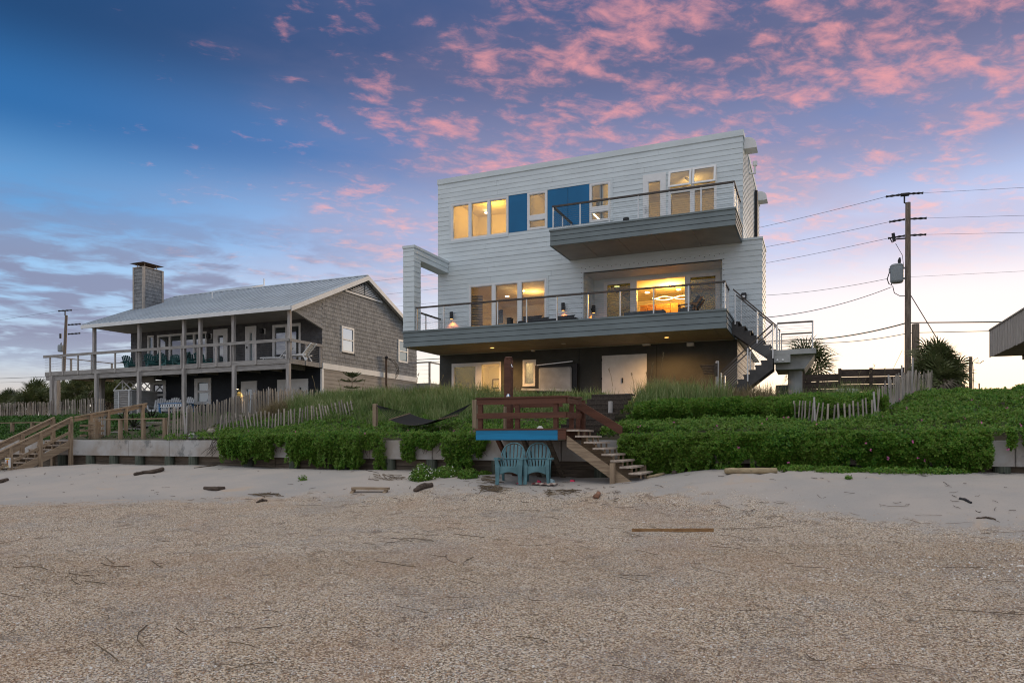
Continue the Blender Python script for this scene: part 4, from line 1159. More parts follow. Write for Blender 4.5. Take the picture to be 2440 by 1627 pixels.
for px in (223.8, 331, 437.8, 476.4, 555.6, 689):
    u = uV(px, HD + .06); MB().box(u - .075, u + .075, HD + .021, HD + .16, HZD - .02, EZ - .13).obj('roof_post', M_grwood_z, P0)
    MB().box(u - .09, u - .03, HD - .065, HD - .021, HZD - .17, HZD + HRL - .05).obj('railing_post', M_grwood_z, P0)
for px in (125.5, 232, 333.5, 440.5, 559.8, 689):
    u = uV(px, HD + .0); MB().box(u - .09, u + .09, HD - .12, HD + .028, HZG - .6, HZD - .20).obj('support_post', M_grwood_z, P0)
for px in (135, 241): 
    u = uV(px, HD + 1.7); MB().box(u - .12, u + .12, HD + 1.62, HD + 1.85, HZG - .6, HZD - .2).obj('support_post', M_grwood_z, P0)
for a, b in ((DL - .05, -33.5), (-33.495, -28.6), (-28.595, DR + .04)):
    MB().box(a, b, HD - .09, HD + .05, HZD + HRL - .045, HZD + HRL).obj('top_rail', M_grwood, P0)
    MB().box(a + .002, b - .002, HD - .085, HD - .045, HZD + HRL - .14, HZD + HRL - .047).obj('rail_board', M_grwood, P0)
MB().box(DR + .048, DR + .085, HD - .04, HV - .04, HZD + HRL - .14, HZD + HRL - .002).obj('rail_board', M_grwood, P0)
MB().box(DR - .06, DR + .06, HD + .051, HV - .04, HZD + HRL - .045, HZD + HRL).obj('top_rail', M_grwood, P0)
for v in (HD + 1.2, HV - .13): MB().box(DR - .045, DR + .045, v - .045, v + .045, HZD - .18, HZD + HRL - .045).obj('railing_post', M_grwood_z, P0)
MB().box(DL - .05, DL + .07, HD + .051, HV + 1.8, HZD + HRL - .045, HZD + HRL).obj('top_rail', M_grwood, P0)
for v in (HD + 1.5, HD + 3.0, HV + 1.7): MB().box(DL - .03, DL + .05, v - .045, v + .045, HZD - .18, HZD + HRL - .045).obj('railing_post', M_grwood_z, P0)
MB().box(DL + .071, HL - .3, HV + 1.75, HV + 1.85, HZD + HRL - .045, HZD + HRL).obj('top_rail', M_grwood, P0)
c = MB()
for i in range(9):
    z = HZD + .10 + i * .09
    c.tube([(DL, HD - .03, z), (DR, HD - .03, z)], .004, 3, cap=False); c.tube([(DR, HD, z), (DR, HV - .1, z)], .004, 3, cap=False)
    c.tube([(DL, HD, z), (DL, HV + 1.8, z)], .004, 3, cap=False); c.tube([(DL, HV + 1.8, z), (HL - .3, HV + 1.8, z)], .004, 3, cap=False)
c.obj('railing_cable', M_cable, P0, kind='stuff')
# small rear balcony at the far right corner
rb = thing('rear_balcony', (HRt, 38, 3.2), 'little railed balcony behind the far corner of the shingled house', 'balcony')
bu = HRt + .9
MB().box(HRt - .5, bu, 37.8, 39.4, 3.15, 3.5).obj('floor_frame', M_grwood, rb)
for (x, v) in ((bu - .1, 37.9), (bu - .1, 39.3)): MB().box(x - .05, x + .05, v - .05, v + .05, 3.5, 4.75).obj('railing_post', M_grwood_z, rb)
MB().box(HRt - .5, bu + .05, 37.82, 37.95, 4.75, 4.82).obj('top_rail', M_grwood, rb); MB().box(bu - .15, bu - .05, 37.96, 39.4, 4.75, 4.82).obj('top_rail', M_grwood, rb)
for z in (3.8, 4.05, 4.3, 4.55): MB().tube([(HRt - .5, 37.88, z), (bu - .1, 37.88, z)], .006, 4).obj('railing_cable', M_cable, rb)
# lamps on the porch wall
def porch_lamp(px, py, label, lit=False):
    q = atV(px, py, HV - .05); t = thing('porch_lamp', q, label, 'lamp', 'dark lamps on the shingled house')
    MB().box(q.x - .03, q.x + .09, HV - .06, HV - .03, q.z - .14, q.z + .14).obj('backplate', M_trim, t)
    MB().bbox(q.x - .13, q.x + .03, HV - .26, HV - .061, q.z - .12, q.z + .12, .02).obj('lamp_body', M_black, t)
    return t
porch_lamp(629, 789, 'dark porch lamp between the narrow glazed door and the right sliding door')
porch_lamp(502, 801, 'dark porch lamp between the wide windows and the white door')
q = atV(598.5, 757, HV - .05)
tag(MB().bbox(q.x - .08, q.x + .08, HV - .16, HV - .03, q.z - .16, q.z + .16, .02).obj('wall_speaker', M_clap), 'small pale box high on the porch wall above the narrow door', 'speaker')
q = atV(566.5, 927, HV - .1)
t = thing('porch_lamp', q, 'lit yellow lamp on the dark lower wall beside the white door', 'lamp')
MB().tube([(q.x, HV - .14, q.z), (q.x, HV - .14, q.z + .22)], .07, 10).obj('lamp_body', M_black, t)
MB().lathe([(.055, q.z - .012), (.055, q.z - .003)], q.x, HV - .14, 10).obj('lens', M_bulb, t)
lamp('lamp_glow', 'SPOT', (q.x, HV - .14, q.z - .04), 45, (1, .55, .12), .03, t, rot=(0, 0, 0), spot=110)
# meter mast on the end wall
mm = thing('service_mast', (HRt + .1, atU(922, 880, HRt).y, 2.5), 'rusty conduit and drooping cables on the shingled end wall', 'conduit')
vq = atU(921, 880, HRt + .1).y
MB().tube([(HRt + .12, vq, 1.4), (HRt + .12, vq, 2.9), (HRt + .16, vq - .12, 3.2), (HRt + .16, vq - .12, 4.65)], .06, 8).obj('conduit', M_rust, mm)
MB().lathe([(.10, 4.62), (.10, 4.72), (.04, 4.78)], HRt + .18, vq - .12, 8).obj('weatherhead', M_black, mm)
for k in range(3):
    MB().tube([(HRt + .2, vq - .1, 4.68), (HRt + .3, vq + .5, 4.6 - .1 * k), (HRt + .3, vq + 1.0, 4.2 - .15 * k), (HRt + .25, vq + .7, 3.75 - .1 * k)], .018, 5).obj('cable_loop', M_wire, mm)

# ---- adirondack chairs (one of each finish, then copies) ------------
def adirondack(name, m, label, cat='chair', group=None, w=.62):
    t = thing(name, (0, 0, 0), label, cat, group)      # faces -y
    for k in range(5):
        v = -.30 + k * .105; z = .36 - k * .032
        MB().bar((-w/2 + .06, v, z), (w/2 - .06, v, z), .095, .02, up=(0, -.3, 1)).obj('seat_slat', m, t, local=True)
    ns = 6; sw = (w - .10) / ns
    for k in range(ns):
        x = -w/2 + .05 + sw * (k + .5); hh = .74 - .16 * ((k - (ns-1)/2) / (ns/2)) ** 2
        tb = Vector((x, .16, .24)); tt = Vector((x * 1.12, .16 + hh * .42, .24 + hh * .91))
        MB().bar(tb, tt, sw * .86, .018, up=(0, -1, .4)).obj('back_slat', m, t, local=True)
    MB().bar((-w/2 + .03, .30, .50), (w/2 - .03, .30, .50), .03, .07).obj('back_brace', m, t, local=True)
    for s in (-1, 1):
        MB().bar((s * (w/2 + .02), -.36, .53), (s * (w/2 + .02), .33, .50), .12, .022).obj('arm', m, t, local=True)
        MB().box(s * (w/2 - .02) - .02, s * (w/2 - .02) + .02, -.36, -.28, 0, .52).obj('front_leg', m, t, local=True)
        MB().bar((s * (w/2 - .06), -.34, .35), (s * (w/2 - .06), .52, .03), .025, .10).obj('rear_leg', m, t, local=True)
    MB().box(-w/2 + .02, w/2 - .02, -.365, -.345, .28, .36).obj('apron', m, t, local=True)
    return t
tc0 = adirondack('adirondack_chair', M_teald, 'teal wooden lounge chair leftmost on the grey deck, set against open sky', group='teal chairs on the grey deck')
spots = [(311, 27.3, 1.35, None), (362, 27.2, 1.2, 'teal wooden lounge chair below the narrow tall window, its seat low'),
         (385, 27.9, 1.3, 'teal wooden lounge chair behind the railing post under the window corner'), (397, 27.25, 1.5, 'teal wooden lounge chair left of the pair before the wide windows'),
         (414, 27.8, .6, 'teal wooden lounge chair with its fanned back turned towards the sea'), (430, 27.3, -.9, 'teal wooden lounge chair left of the double roof post'),
         (455, 27.5, 1.25, 'teal wooden lounge chair between the two close roof posts'), (483, 27.8, 1.3, 'teal wooden lounge chair rightmost, against the end of the wide windows')]
for i, (px, V, rz, lb) in enumerate(spots):
    o = tc0 if i == 0 else copy_tree(tc0, label=lb)
    o.location = (uV(px, V), V, HZD - .02); o.rotation_euler = (0, 0, rz)
wc0 = adirondack('adirondack_chair', M_wplast, 'white lounge chair under the left lower window, back tilted far', group='white chairs under the deck')
for i, (px, V, rz, lb) in enumerate([(376, 27.6, .5, None), (405, 27.5, .35, 'white lounge chair with rounded back between the lower windows'), (436, 27.4, .25, 'white lounge chair half hidden behind the grey support post')]):
    o = wc0 if i == 0 else copy_tree(wc0, label=lb)
    o.location = (uV(px, V), V, HZG + .02); o.rotation_euler = (0, 0, rz); o.scale = (1.25,) * 3
# white loungers on the deck's right end
def lounger(label, loc, rz):
    t = thing('sun_lounger', loc, label, 'sun lounger', 'white loungers on the grey deck')
    for s in (-1, 1):
        MB().bar((-.95, s * .3, .33), (.55, s * .3, .33), .04, .07).obj('side_rail', M_wplast, t, local=True)
        MB().bar((-.8, s * .3, .0), (-.72, s * .3, .32), .05, .05).obj('leg', M_wplast, t, local=True)
        MB().bar((.55, s * .3, .0), (.32, s * .3, .33), .05, .05).obj('leg', M_wplast, t, local=True)
        MB().bar((.30, s * .27, .36), (.88, s * .27, .98), .05, .05).obj('back_rail', M_wplast, t, local=True)
    for k in range(10): MB().box(-.93 + k * .125, -.83 + k * .125, -.28, .28, .365, .385).obj('slat', M_wplast, t, local=True)
    for k in range(6):
        f = .05 + k * .16; MB().bar((.30 + .58 * f, -.26, .38 + .62 * f), (.30 + .58 * f, .26, .38 + .62 * f), .09, .02, up=(-.7, 0, .7)).obj('back_slat', M_wplast, t, local=True)
    MB().prism([(.55 + .10 * math.cos(a * math.pi / 5), .09 + .09 * math.sin(a * math.pi / 5)) for a in range(10)], 'y', -.34, -.30).obj('wheel', M_wplast, t, local=True)
    t.rotation_euler = (0, 0, rz); t.scale = (.84,) * 3; return t
lounger('white slatted lounger at the deck corner with its back raised', (uV(716, 27.0), 27.0, HZD - .02), .12)
lounger('white slatted lounger behind the corner roof post, lying lower', (uV(661, 27.5), 27.5, HZD - .02), .2)
# blue patterned picnic table below
pt = thing('picnic_table', (uV(413, 27.0), 26.9, HZG), 'blue and white painted table behind the thin picket fence', 'table')
M_bt = mat('blue_table_paint', (.05, .19, .42), .5, .2, 5)
a, b = uV(383, 26.7), uV(444, 26.7)
for k in range(4): MB().box(a, b, 26.5 + k * .2, 26.68 + k * .2, HZG + .72, HZG + .76).obj('top_board', M_bt if k % 2 == 0 else M_wplast, pt)
for x in (a + .1, b - .1):
    for v in (26.55, 27.2): MB().box(x - .04, x + .04, v - .04, v + .04, HZG - .1, HZG + .72).obj('leg', M_bt, pt)
MB().box(a + .05, b - .05, 26.52, 26.55, HZG + .55, HZG + .715).obj('apron', M_wplast, pt)
for k in range(9): MB().prism([(a + .15 + k * .17, HZG + .58), (a + .23 + k * .17, HZG + .60), (a + .19 + k * .17, HZG + .64), (a + .24 + k * .17, HZG + .69), (a + .15 + k * .17, HZG + .68)], 'y', 26.514, 26.52).obj('painted_mark', M_black, pt)
# shed with bare gable rafters
sh = thing('louvred_shed', (uV(305, 27.3), 27.4, HZG), 'small white louvred shed with bare open gable rafters under the deck', 'shed')
SV = 26.9
s0, s1 = uV(272, SV), uV(312, SV)
szt = zV(272, 931, SV); szb = HZG - .1
M_shed = mat('shed_white', (.46, .46, .44), .7, .06, 3)
SB = SV + 2.2
MB().box(s0 + .03, s1 - .03, SV + .03, SB, szb, szt - .02).obj('wall', M_shed, sh)
dx0, dx1 = uV(283.5, SV), uV(309, SV)
k = 0
while szb + k * .125 < szt - .05:
    z = szb + k * .125
    MB().prism([(SV + .03, z), (SV - .03, z), (SV + .005, z + .12), (SV + .03, z + .12)], 'x', s0, dx0).obj('louvre', M_shed, sh)
    MB().prism([(s1 - .03, z), (s1 + .03, z), (s1 - .005, z + .12), (s1 - .03, z + .12)], 'y', SV + .031, SB).obj('louvre', M_shed, sh)
    MB().prism([(SV + .01, z), (SV - .035, z), (SV + .0, z + .115), (SV + .01, z + .115)], 'x', dx0 + .05, dx1 - .05).obj('door_louvre', M_grwood, sh)
    k += 1
MB().box(dx0, dx0 + .045, SV - .045, SV + .01, szb, szt - .06).obj('door_stile', M_trim, sh); MB().box(dx1 - .045, dx1 + .03, SV - .045, SV + .01, szb, szt).obj('door_stile', M_trim, sh)
MB().box(s0 - .02, s1 + .03, SV - .05, SV + .05, szt - .02, szt + .04).obj('wall_plate', M_trim, sh); MB().box(s1 - .05, s1 + .05, SV + .051, SB, szt - .02, szt + .04).obj('wall_plate', M_trim, sh)
rzt = szt + .55; rm = (s0 + s1) / 2
for k in range(6):
    v = SV + (SB - SV) * k / 5
    MB().bar((s0 - .02, v, szt + .04), (rm, v, rzt), .035, .05).obj('rafter', M_trim, sh); MB().bar((rm, v, rzt), (s1 + .02, v, szt + .04), .035, .05).obj('rafter', M_trim, sh)
MB().bar((rm, SV, rzt), (rm, SB, rzt), .035, .05).obj('ridge', M_trim, sh); MB().box(rm - .02, rm + .02, SV - .02, SV + .02, szt + .04, rzt - .02).obj('king_post', M_trim, sh)
# ================================================================ GROUND
WV = 16.6                      # seaward face of the seawall cap
SU = np.array([-80, -40, -26, -23, -18, -13, -9, -5.5, -4.2, -2.2, 0, 4, 8, 80.])
SW = np.array([-1.0, -1.0, -.98, -.84, -.80, -.84, -.86, -.92, -.93, -.66, -.58, -.66, -.70, -.7])
def sstep(x, a, b):
    t = np.clip((x - a) / (b - a), 0, 1); return t * t * (3 - 2 * t)
def vnoise(u, v, s, seed=0):
    """smooth lumps from a few crossed sines"""
    r = np.random.default_rng(seed); o = 0
    for k in range(5):
        a = r.uniform(0, 6.28); f = s * r.uniform(.6, 1.7); p = r.uniform(0, 6.28)
        o = o + np.sin((u * math.cos(a) + v * math.sin(a)) * f + p)
    return o / 5
def sand_z(u, v):
    u = np.asarray(u, float); v = np.asarray(v, float)
    base = np.interp(v, [-200, -60, -20, 0, 5, 9, 12, 14, 16.6, 20], [-9, -4.5, -2.4, -1.66, -1.60, -1.47, -1.34, -1.20, -1.02, -1.0])
    w = np.interp(u, SU, SW)
    k = sstep(v, 11.5, 16.5)
    z = base * (1 - k) + w * k
    z = z + .028 * vnoise(u, v, 1.3, 1) * sstep(v, 3, 8) + .014 * vnoise(u, v, 4.2, 2) + .008 * vnoise(u, v, 9, 3)
    foot = np.maximum(0, vnoise(u, v, 13, 5) - .15) * .10 * sstep(v, 11.5, 13) * (.35 + .65 * sstep(u, -6, -2))
    return z - foot
DV = np.array([16.6, 17.5, 18.6, 19.1, 19.6, 20.5, 22, 23.2, 25, 28, 40, 60, 200, 900])
def prof(a): return np.array(a + [1.3, .4, -6, -30])
D_left = prof([.00, .08, .25, .36, .48, .66, .92, 1.05, 1.12, 1.15])
D_mid = prof([.05, .18, .36, .48, .62, .90, 1.30, 1.48, 1.52, 1.45])
D_path = prof([.05, .15, .30, .40, .50, .75, 1.15, 1.36, 1.40, 1.42])
D_right = prof([.18, .34, .40, .50, .94, 1.00, 1.14, 1.24, 1.30, 1.40])
D_hill = prof([.10, .34, .56, .65, .74, .90, 1.15, 1.30, 1.38, 1.36])
KU = [-80, -20.5, -18.5, -7.5, -6, -4.9, -4.2, .8, 2.2, 80]
KP = [D_left, D_left, D_mid, D_mid, D_path, D_path, D_right, D_right, D_hill, D_hill]
def dune_z(u, v):
    u = np.asarray(u, float); v = np.asarray(v, float)
    cols = np.stack([np.interp(v, DV, p) for p in KP], 0)
    i = np.clip(np.searchsorted(KU, u, side='right') - 1, 0, len(KU) - 2)
    ku = np.array(KU); t = (u - ku[i]) / (ku[i + 1] - ku[i])
    n = np.arange(u.size).reshape(u.shape)
    c = cols.reshape(len(KP), -1)
    z = c[i.ravel(), n.ravel()] * (1 - t.ravel()) + c[i.ravel() + 1, n.ravel()] * t.ravel()
    return z.reshape(u.shape) + .05 * vnoise(u, v, 1.6, 8) * sstep(v, 17, 18.5)
def on_sand(px, py):
    d = ray(px, py); lo, hi = 3.0, 40.0
    for _ in range(50):
        m = (lo + hi) / 2; p = d * m
        if p.z < float(sand_z(p.x, p.y)): hi = m
        else: lo = m
    return d * hi
def on_dune(px, py, lo=17, hi=60):
    d = ray(px, py); k = lo
    while k < hi:
        p = d * k
        if p.y > WV and p.z < float(dune_z(np.array([p.x]), np.array([p.y]))[0]): return p
        k += .05
    return d * hi

M_sand = bpy.data.materials.new('beach_sand'); M_sand.use_nodes = True
t = NT(M_sand.node_tree); b = M_sand.node_tree.nodes['Principled BSDF']
co = t.n('ShaderNodeTexCoord').outputs['Object']
mk = t.n('ShaderNodeAttribute', attribute_name='gravel').outputs['Fac']
edge = t.ss(t.m('ADD', mk, t.m('MULTIPLY', t.m('SUBTRACT', t.noise(co, 1.6, 6, .65), .5), 1.3)), .30, .70)
fine_ = t.mix(t.ss(t.noise(co, .55, 4, .55), .35, .65), (.47, .42, .375), (.40, .375, .35))
fine_ = t.mix(t.m('MULTIPLY', t.ss(t.noise(co, 38, 3, .7), .56, .72), .35), fine_, (.22, .19, .165))
fine_ = t.mix(t.ss(t.noise(co, .9, 5, .6, dist=.6), .60, .74), fine_, (.50, .40, .315))
vor = t.n('ShaderNodeTexVoronoi'); t.put(vor.inputs['Vector'], co); vor.inputs['Scale'].default_value = 62
vsep = t.n('ShaderNodeSeparateColor'); t.put(vsep.inputs[0], vor.outputs['Color'])
shell = t.ramp(vsep.outputs[0], [(0, (.10, .075, .055)), (.20, (.42, .32, .22)), (.36, (.70, .56, .41)), (.62, (.82, .70, .55)), (.80, (.88, .82, .73)), (.92, (.36, .33, .32)), (.95, (.36, .17, .09)), (1, (.80, .77, .73))])
shell = t.mix(t.ss(vor.outputs['Distance'], .45, .80), shell, (.19, .15, .11))
shell = t.mix(t.ss(t.noise(co, .7, 5, .6, dist=.5), .50, .64), shell, t.mix(.34, shell, (.30, .295, .295)))
shell = t.mix(t.ss(t.noise(co, .42, 5, .65, dist=.6), .46, .62), shell, t.mix(.28, shell, (.46, .29, .18)))
shell = t.mix(t.m('MULTIPLY', t.ss(t.noise(co, 3.2, 5, .7, dist=.4), .54, .66), .55), shell, (.15, .115, .09))
t.put(b.inputs['Base Color'], t.mix(edge, fine_, shell))
b.inputs['Roughness'].default_value = .9; b.inputs['Specular IOR Level'].default_value = .15
bn = t.n('ShaderNodeBump'); bn.inputs['Strength'].default_value = .6; bn.inputs['Distance'].default_value = .02
h = t.m('ADD', t.m('MULTIPLY', vor.outputs['Distance'], t.m('MULTIPLY', edge, -.9)), t.m('MULTIPLY', t.noise(co, 24, 5, .65), .5))
t.put(bn.inputs['Height'], h); t.put(b.inputs['Normal'], bn.outputs[0])

GVU = [-60, -17, -16.3, -11.5, -5.9, -.95, 2.65, 8, 60]
GVV = [9, 9.3, 9.7, 12.1, 13.8, 13.2, 11.7, 10.6, 10]
def gravel_mask(u, v):
    vb = np.interp(u, GVU, GVV) + .35 * vnoise(u, v, 1.1, 21)
    return np.clip(.5 + (vb - v) / 3.0, 0, 1)
gu = np.concatenate([np.linspace(-400, -45, 14), np.linspace(-43, -25, 40), np.arange(-24.8, 9.0, .11), np.linspace(9.3, 30, 40), np.linspace(33, 400, 14)])
gv = np.concatenate([np.linspace(-300, -10, 12), np.linspace(-8, 3, 16), np.arange(3.2, 16.75, .11), np.array([16.9, 17.2])])
U, V = np.meshgrid(gu, gv)
Z = sand_z(U, V)
nx, ny = len(gu), len(gv)
idx = np.arange(nx * ny).reshape(ny, nx)
quads = np.stack([idx[:-1, :-1], idx[:-1, 1:], idx[1:, 1:], idx[1:, :-1]], -1).reshape(-1, 4)
sand = np_mesh('beach_sand', np.stack([U, V, Z], -1).reshape(-1, 3), quads, M_sand, kind='structure')
sand.data.polygons.foreach_set('use_smooth', [True] * len(quads))
at = sand.data.attributes.new('gravel', 'FLOAT', 'POINT'); at.data.foreach_set('value', gravel_mask(U, V).ravel().astype(np.float32))
M_soil = mat('dune_soil', (.085, .075, .045), .95, .2, 2.5, .5, 14, col2=(.05, .055, .028))
gu = np.concatenate([np.linspace(-500, -62, 12), np.linspace(-60, -41, 20), np.arange(-40, 9, .3), np.linspace(10, 60, 26), np.linspace(66, 500, 12)])
gv = np.concatenate([np.arange(16.62, 28, .22), np.linspace(28.4, 60, 24), np.linspace(66, 900, 16)])
U, V = np.meshgrid(gu, gv); Z = dune_z(U, V); nx, ny = len(gu), len(gv)
idx = np.arange(nx * ny).reshape(ny, nx)
quads = np.stack([idx[:-1, :-1], idx[:-1, 1:], idx[1:, 1:], idx[1:, :-1]], -1).reshape(-1, 4)
dune = np_mesh('dune_ground', np.stack([U, V, Z - .02], -1).reshape(-1, 3), quads, M_soil, kind='structure')
dune.data.polygons.foreach_set('use_smooth', [True] * len(quads))

# ================================================================ SEAWALL
swl = thing('seawall', (-10, WV, -.6), 'long stained concrete seawall cap on timber piles at the foot of the dune', 'wall')
CB = -.525
joints = [-45] + [uV(x, WV) for x in (34, 306, 403, 505, 700, 880, 1030, 1260, 1337, 1480, 1700, 1980, 2260, 2420)] + [14]
for a, b in zip(joints, joints[1:]):
    MB().bbox(a + .006, b - .006, WV, WV + .42, CB, -.005 + random.uniform(-.006, .003), .02).obj('cap_segment', M_conc, swl)
MB().box(-45, 14, WV + .285, WV + .40, -1.7, CB - .01).obj('backing', M_plank, swl)
x = -42.0
while x < 12:
    for k in range(3):
        MB().box(x + .005, x + 3.0 - .005, WV + .20 + random.uniform(0, .02), WV + .27, CB - .20 * (k + 1) + .006, CB - .20 * k - .004).obj('plank', M_plank, swl)
    x += 3.0
for px in (148, 215, 271, 332, 403, 460, 590, 700, 820, 929, 1028, 1080, 1184, 1300, 1430, 1600, 1800, 2050, 2388):
    u = uV(px, WV + .1)
    MB().lathe([(.155, -1.6), (.15, CB - .002)], u, WV + .12, 12).obj('pile', M_pile, swl)
    if px in (929, 1184, 2388): MB().box(u - .015, u + .015, WV - .055, WV - .02, CB - .14, CB - .11).obj('bolt', M_black, swl)

# ================================================================ LOW RED DECK WITH BLUE FASCIA
rd = thing('beach_deck', (-6.2, 15.6, -.9), 'small red brown deck with a blue front board propped over the sand', 'deck')
DU0, DU1, DV0, DV1, DZ0, DZ1 = -7.39, -5.14, 15.1, 16.75, .0, .235
MB().box(DU0, -5.335, DV0 - .04, DV0, DZ0, DZ1 - .01).obj('blue_board', M_bluedeck, rd)
MB().box(-5.332, DU1, DV0 - .04, DV0, DZ0 + .01, DZ1 - .01).obj('fascia_end', M_red, rd)
MB().box(DU1 - .04, DU1, DV0 + .001, DV1, DZ0, DZ1 - .01).obj('fascia_board', M_red, rd); MB().box(DU0, DU0 + .04, DV0 + .001, DV1, DZ0, DZ1 - .01).obj('fascia_board', M_red, rd)
for k in range(11):
    v = DV0 - .05 + k * .16; MB().bbox(DU0 - .02, DU1 + .02, v, v + .152, DZ1 - .008, DZ1 + .03, .004).obj('deck_board', M_red, rd)
for k in range(5): MB().box(DU0 + .1 + k * .5, DU0 + .14 + k * .5, DV0 + .01, DV1, DZ0 + .02, DZ1 - .01).obj('joist', M_plank, rd)
RT = 1.0
for px in (1145.5, 1233.5, 1325):
    u = uV(px, DV0 + .05); MB().box(u - .05, u + .05, DV0 - .0, DV0 + .09, DZ1 + .031, RT - .03).obj('railing_post', M_red, rd)
uE = uV(1340, DV0 + .55); 
for v in (DV0 + .55, DV0 + 1.45): MB().box(DU1 - .10, DU1 - .01, v - .045, v + .045, DZ1 + .031, RT - .03).obj('railing_post', M_red, rd)
for (z0, z1) in ((RT - .17, RT - .035), (.50, .635)):
    MB().box(DU0 + .02, DU1, DV0 - .04, DV0 - .002, z0, z1).obj('rail_board', M_red, rd)
    MB().box(DU1 - .008, DU1 + .03, DV0 + .0, DV1 - .6, z0, z1).obj('rail_board', M_red, rd)
    MB().box(DU0 + .02, -5.8, DV1 - .03, DV1 + .01, z0, z1).obj('rail_board', M_red, rd) if z0 > .6 else None
MB().box(DU0, DU1 + .05, DV0 - .07, DV0 + .10, RT - .034, RT).obj('top_rail', M_red, rd)
MB().box(DU1 - .10, DU1 + .05, DV0 + .101, DV1 - .6, RT - .034, RT).obj('top_rail', M_red, rd)
for px in (1187, 1248, 1307):
    u = uV(px - 4, DV0 + .1); MB().bar((u, DV0 + .12, DZ0 + .06), (u, 16.42, -.98), .09, .09, up=(0, 1, 0)).obj('brace', M_plank if px > 1240 else M_red, rd)
# outdoor shower post on the deck
shp = thing('shower_post', (uV(1212, 16.2), 16.2, DZ1), 'thick red brown post with a chrome shower head on the deck', 'shower')
u = uV(1212, 16.2); zt = zV(1212, 851, 16.2)
MB().bbox(u - .088, u + .088, 16.11, 16.29, DZ1 + .03, zt - .05, .006).obj('post', M_red, shp)
MB().lathe([(.10, zt - .05), (.11, zt - .02), (.09, zt), (.04, zt + .012)], u, 16.2, 8).obj('post_cap', M_red, shp)
M_chrome = mat('chrome', (.75, .77, .78), .15, .03, 5, metal=1.0)
MB().tube([(u + .085, 16.12, zt - .20), (u + .14, 16.05, zt - .21), (u + .17, 16.0, zt - .26)], .016, 8).tube([(u + .165, 16.01, zt - .25), (u + .195, 15.95, zt - .31)], [.018, .045], 10).obj('shower_head', M_chrome, shp)
MB().lathe([(.05, zt - 1.02), (.055, zt - .99), (.03, zt - .93)], u + .04, 16.09, 8).obj('tap', M_chrome, shp)
MB().box(u + .01, u + .06, 15.85, 15.93, DZ1 + .03, RT - .18).obj('board_upright', M_newwood_z, rd)
# lower stairs to the sand
rs = thing('beach_stairs', (-4.4, 15.6, -.9), 'open wooden stairs from the red deck down to the sand', 'stairs')
su0, su1 = DU1 + .03, -3.66
ntr = 8; dzz = (DZ1 + .93) / (ntr + .6)
for k in range(ntr):
    u = su0 + (su1 - su0) * k / (ntr - 1) * .98; z = DZ1 - .0 - dzz * k
    MB().bbox(u - .02, u + .27, 15.08, 16.25, z - .04, z, .004).obj('tread', M_tread, rs)
    for v in (15.25, 15.68, 16.12): MB().box(u + .19, u + .225, v, v + .04, z - dzz, z - .041).obj('riser_block', M_newwood_z, rs)
for v in (15.12, 16.2):
    MB().vbar((su0 - .02, v, DZ1 - .26), (su1 + .12, v, DZ1 - .26 - dzz * ntr), .045, .26).obj('stringer', M_newwood, rs)
a = atV(1453, 1103, 14.98); bq = atV(1464, 1157, 14.98)
MB().box(a.x, bq.x, 14.97, 15.07, -1.25, a.z).obj('newel_post', M_newwood_z, rs)
a = atV(1529, 1103, 16.3); MB().box(a.x, a.x + .1, 16.28, 16.38, -1.2, -.1).obj('newel_post', M_newwood_z, rs)
# red handrail on the landward side
a, bq = atV(1372, 960, 16.35), atV(1483, 1027, 16.35)
MB().vbar(a, bq, .05, .22).obj('handrail', M_red, rs)
pz = atV(1377, 949, 16.4)
MB().box(pz.x - .05, pz.x + .05, 16.40, 16.50, .1, pz.z).obj('rail_post', M_red, rs)
MB().bbox(pz.x - .085, pz.x + .085, 16.37, 16.53, pz.z, pz.z + .035, .01).obj('post_cap', M_red, rs)
# dune steps up to the house
ds = thing('dune_steps', (-5.5, 18.5, .3), 'dark timber steps climbing the dune behind the red deck', 'stairs')
for k in range(8):
    v = 16.85 + k * .46; z = DZ1 + .02 + k * .155
    MB().bbox(-6.05, -4.85, v, v + .44, z - .04, z, .005).obj('tread', M_stepwood, ds)
    MB().box(-6.05, -4.85, v + .01, v + .04, z - .155, z - .042).obj('riser', M_stepwood, ds)
gp = thing('timber_post', (uV(1453, 18.6), 18.6, .4), 'short pale timber post in the greenery above the red handrail', 'post')
a = atV(1450, 956, 18.6); MB().bbox(a.x, a.x + .1, 18.55, 18.65, .1, a.z, .006).obj('post', M_grwood_z, gp)

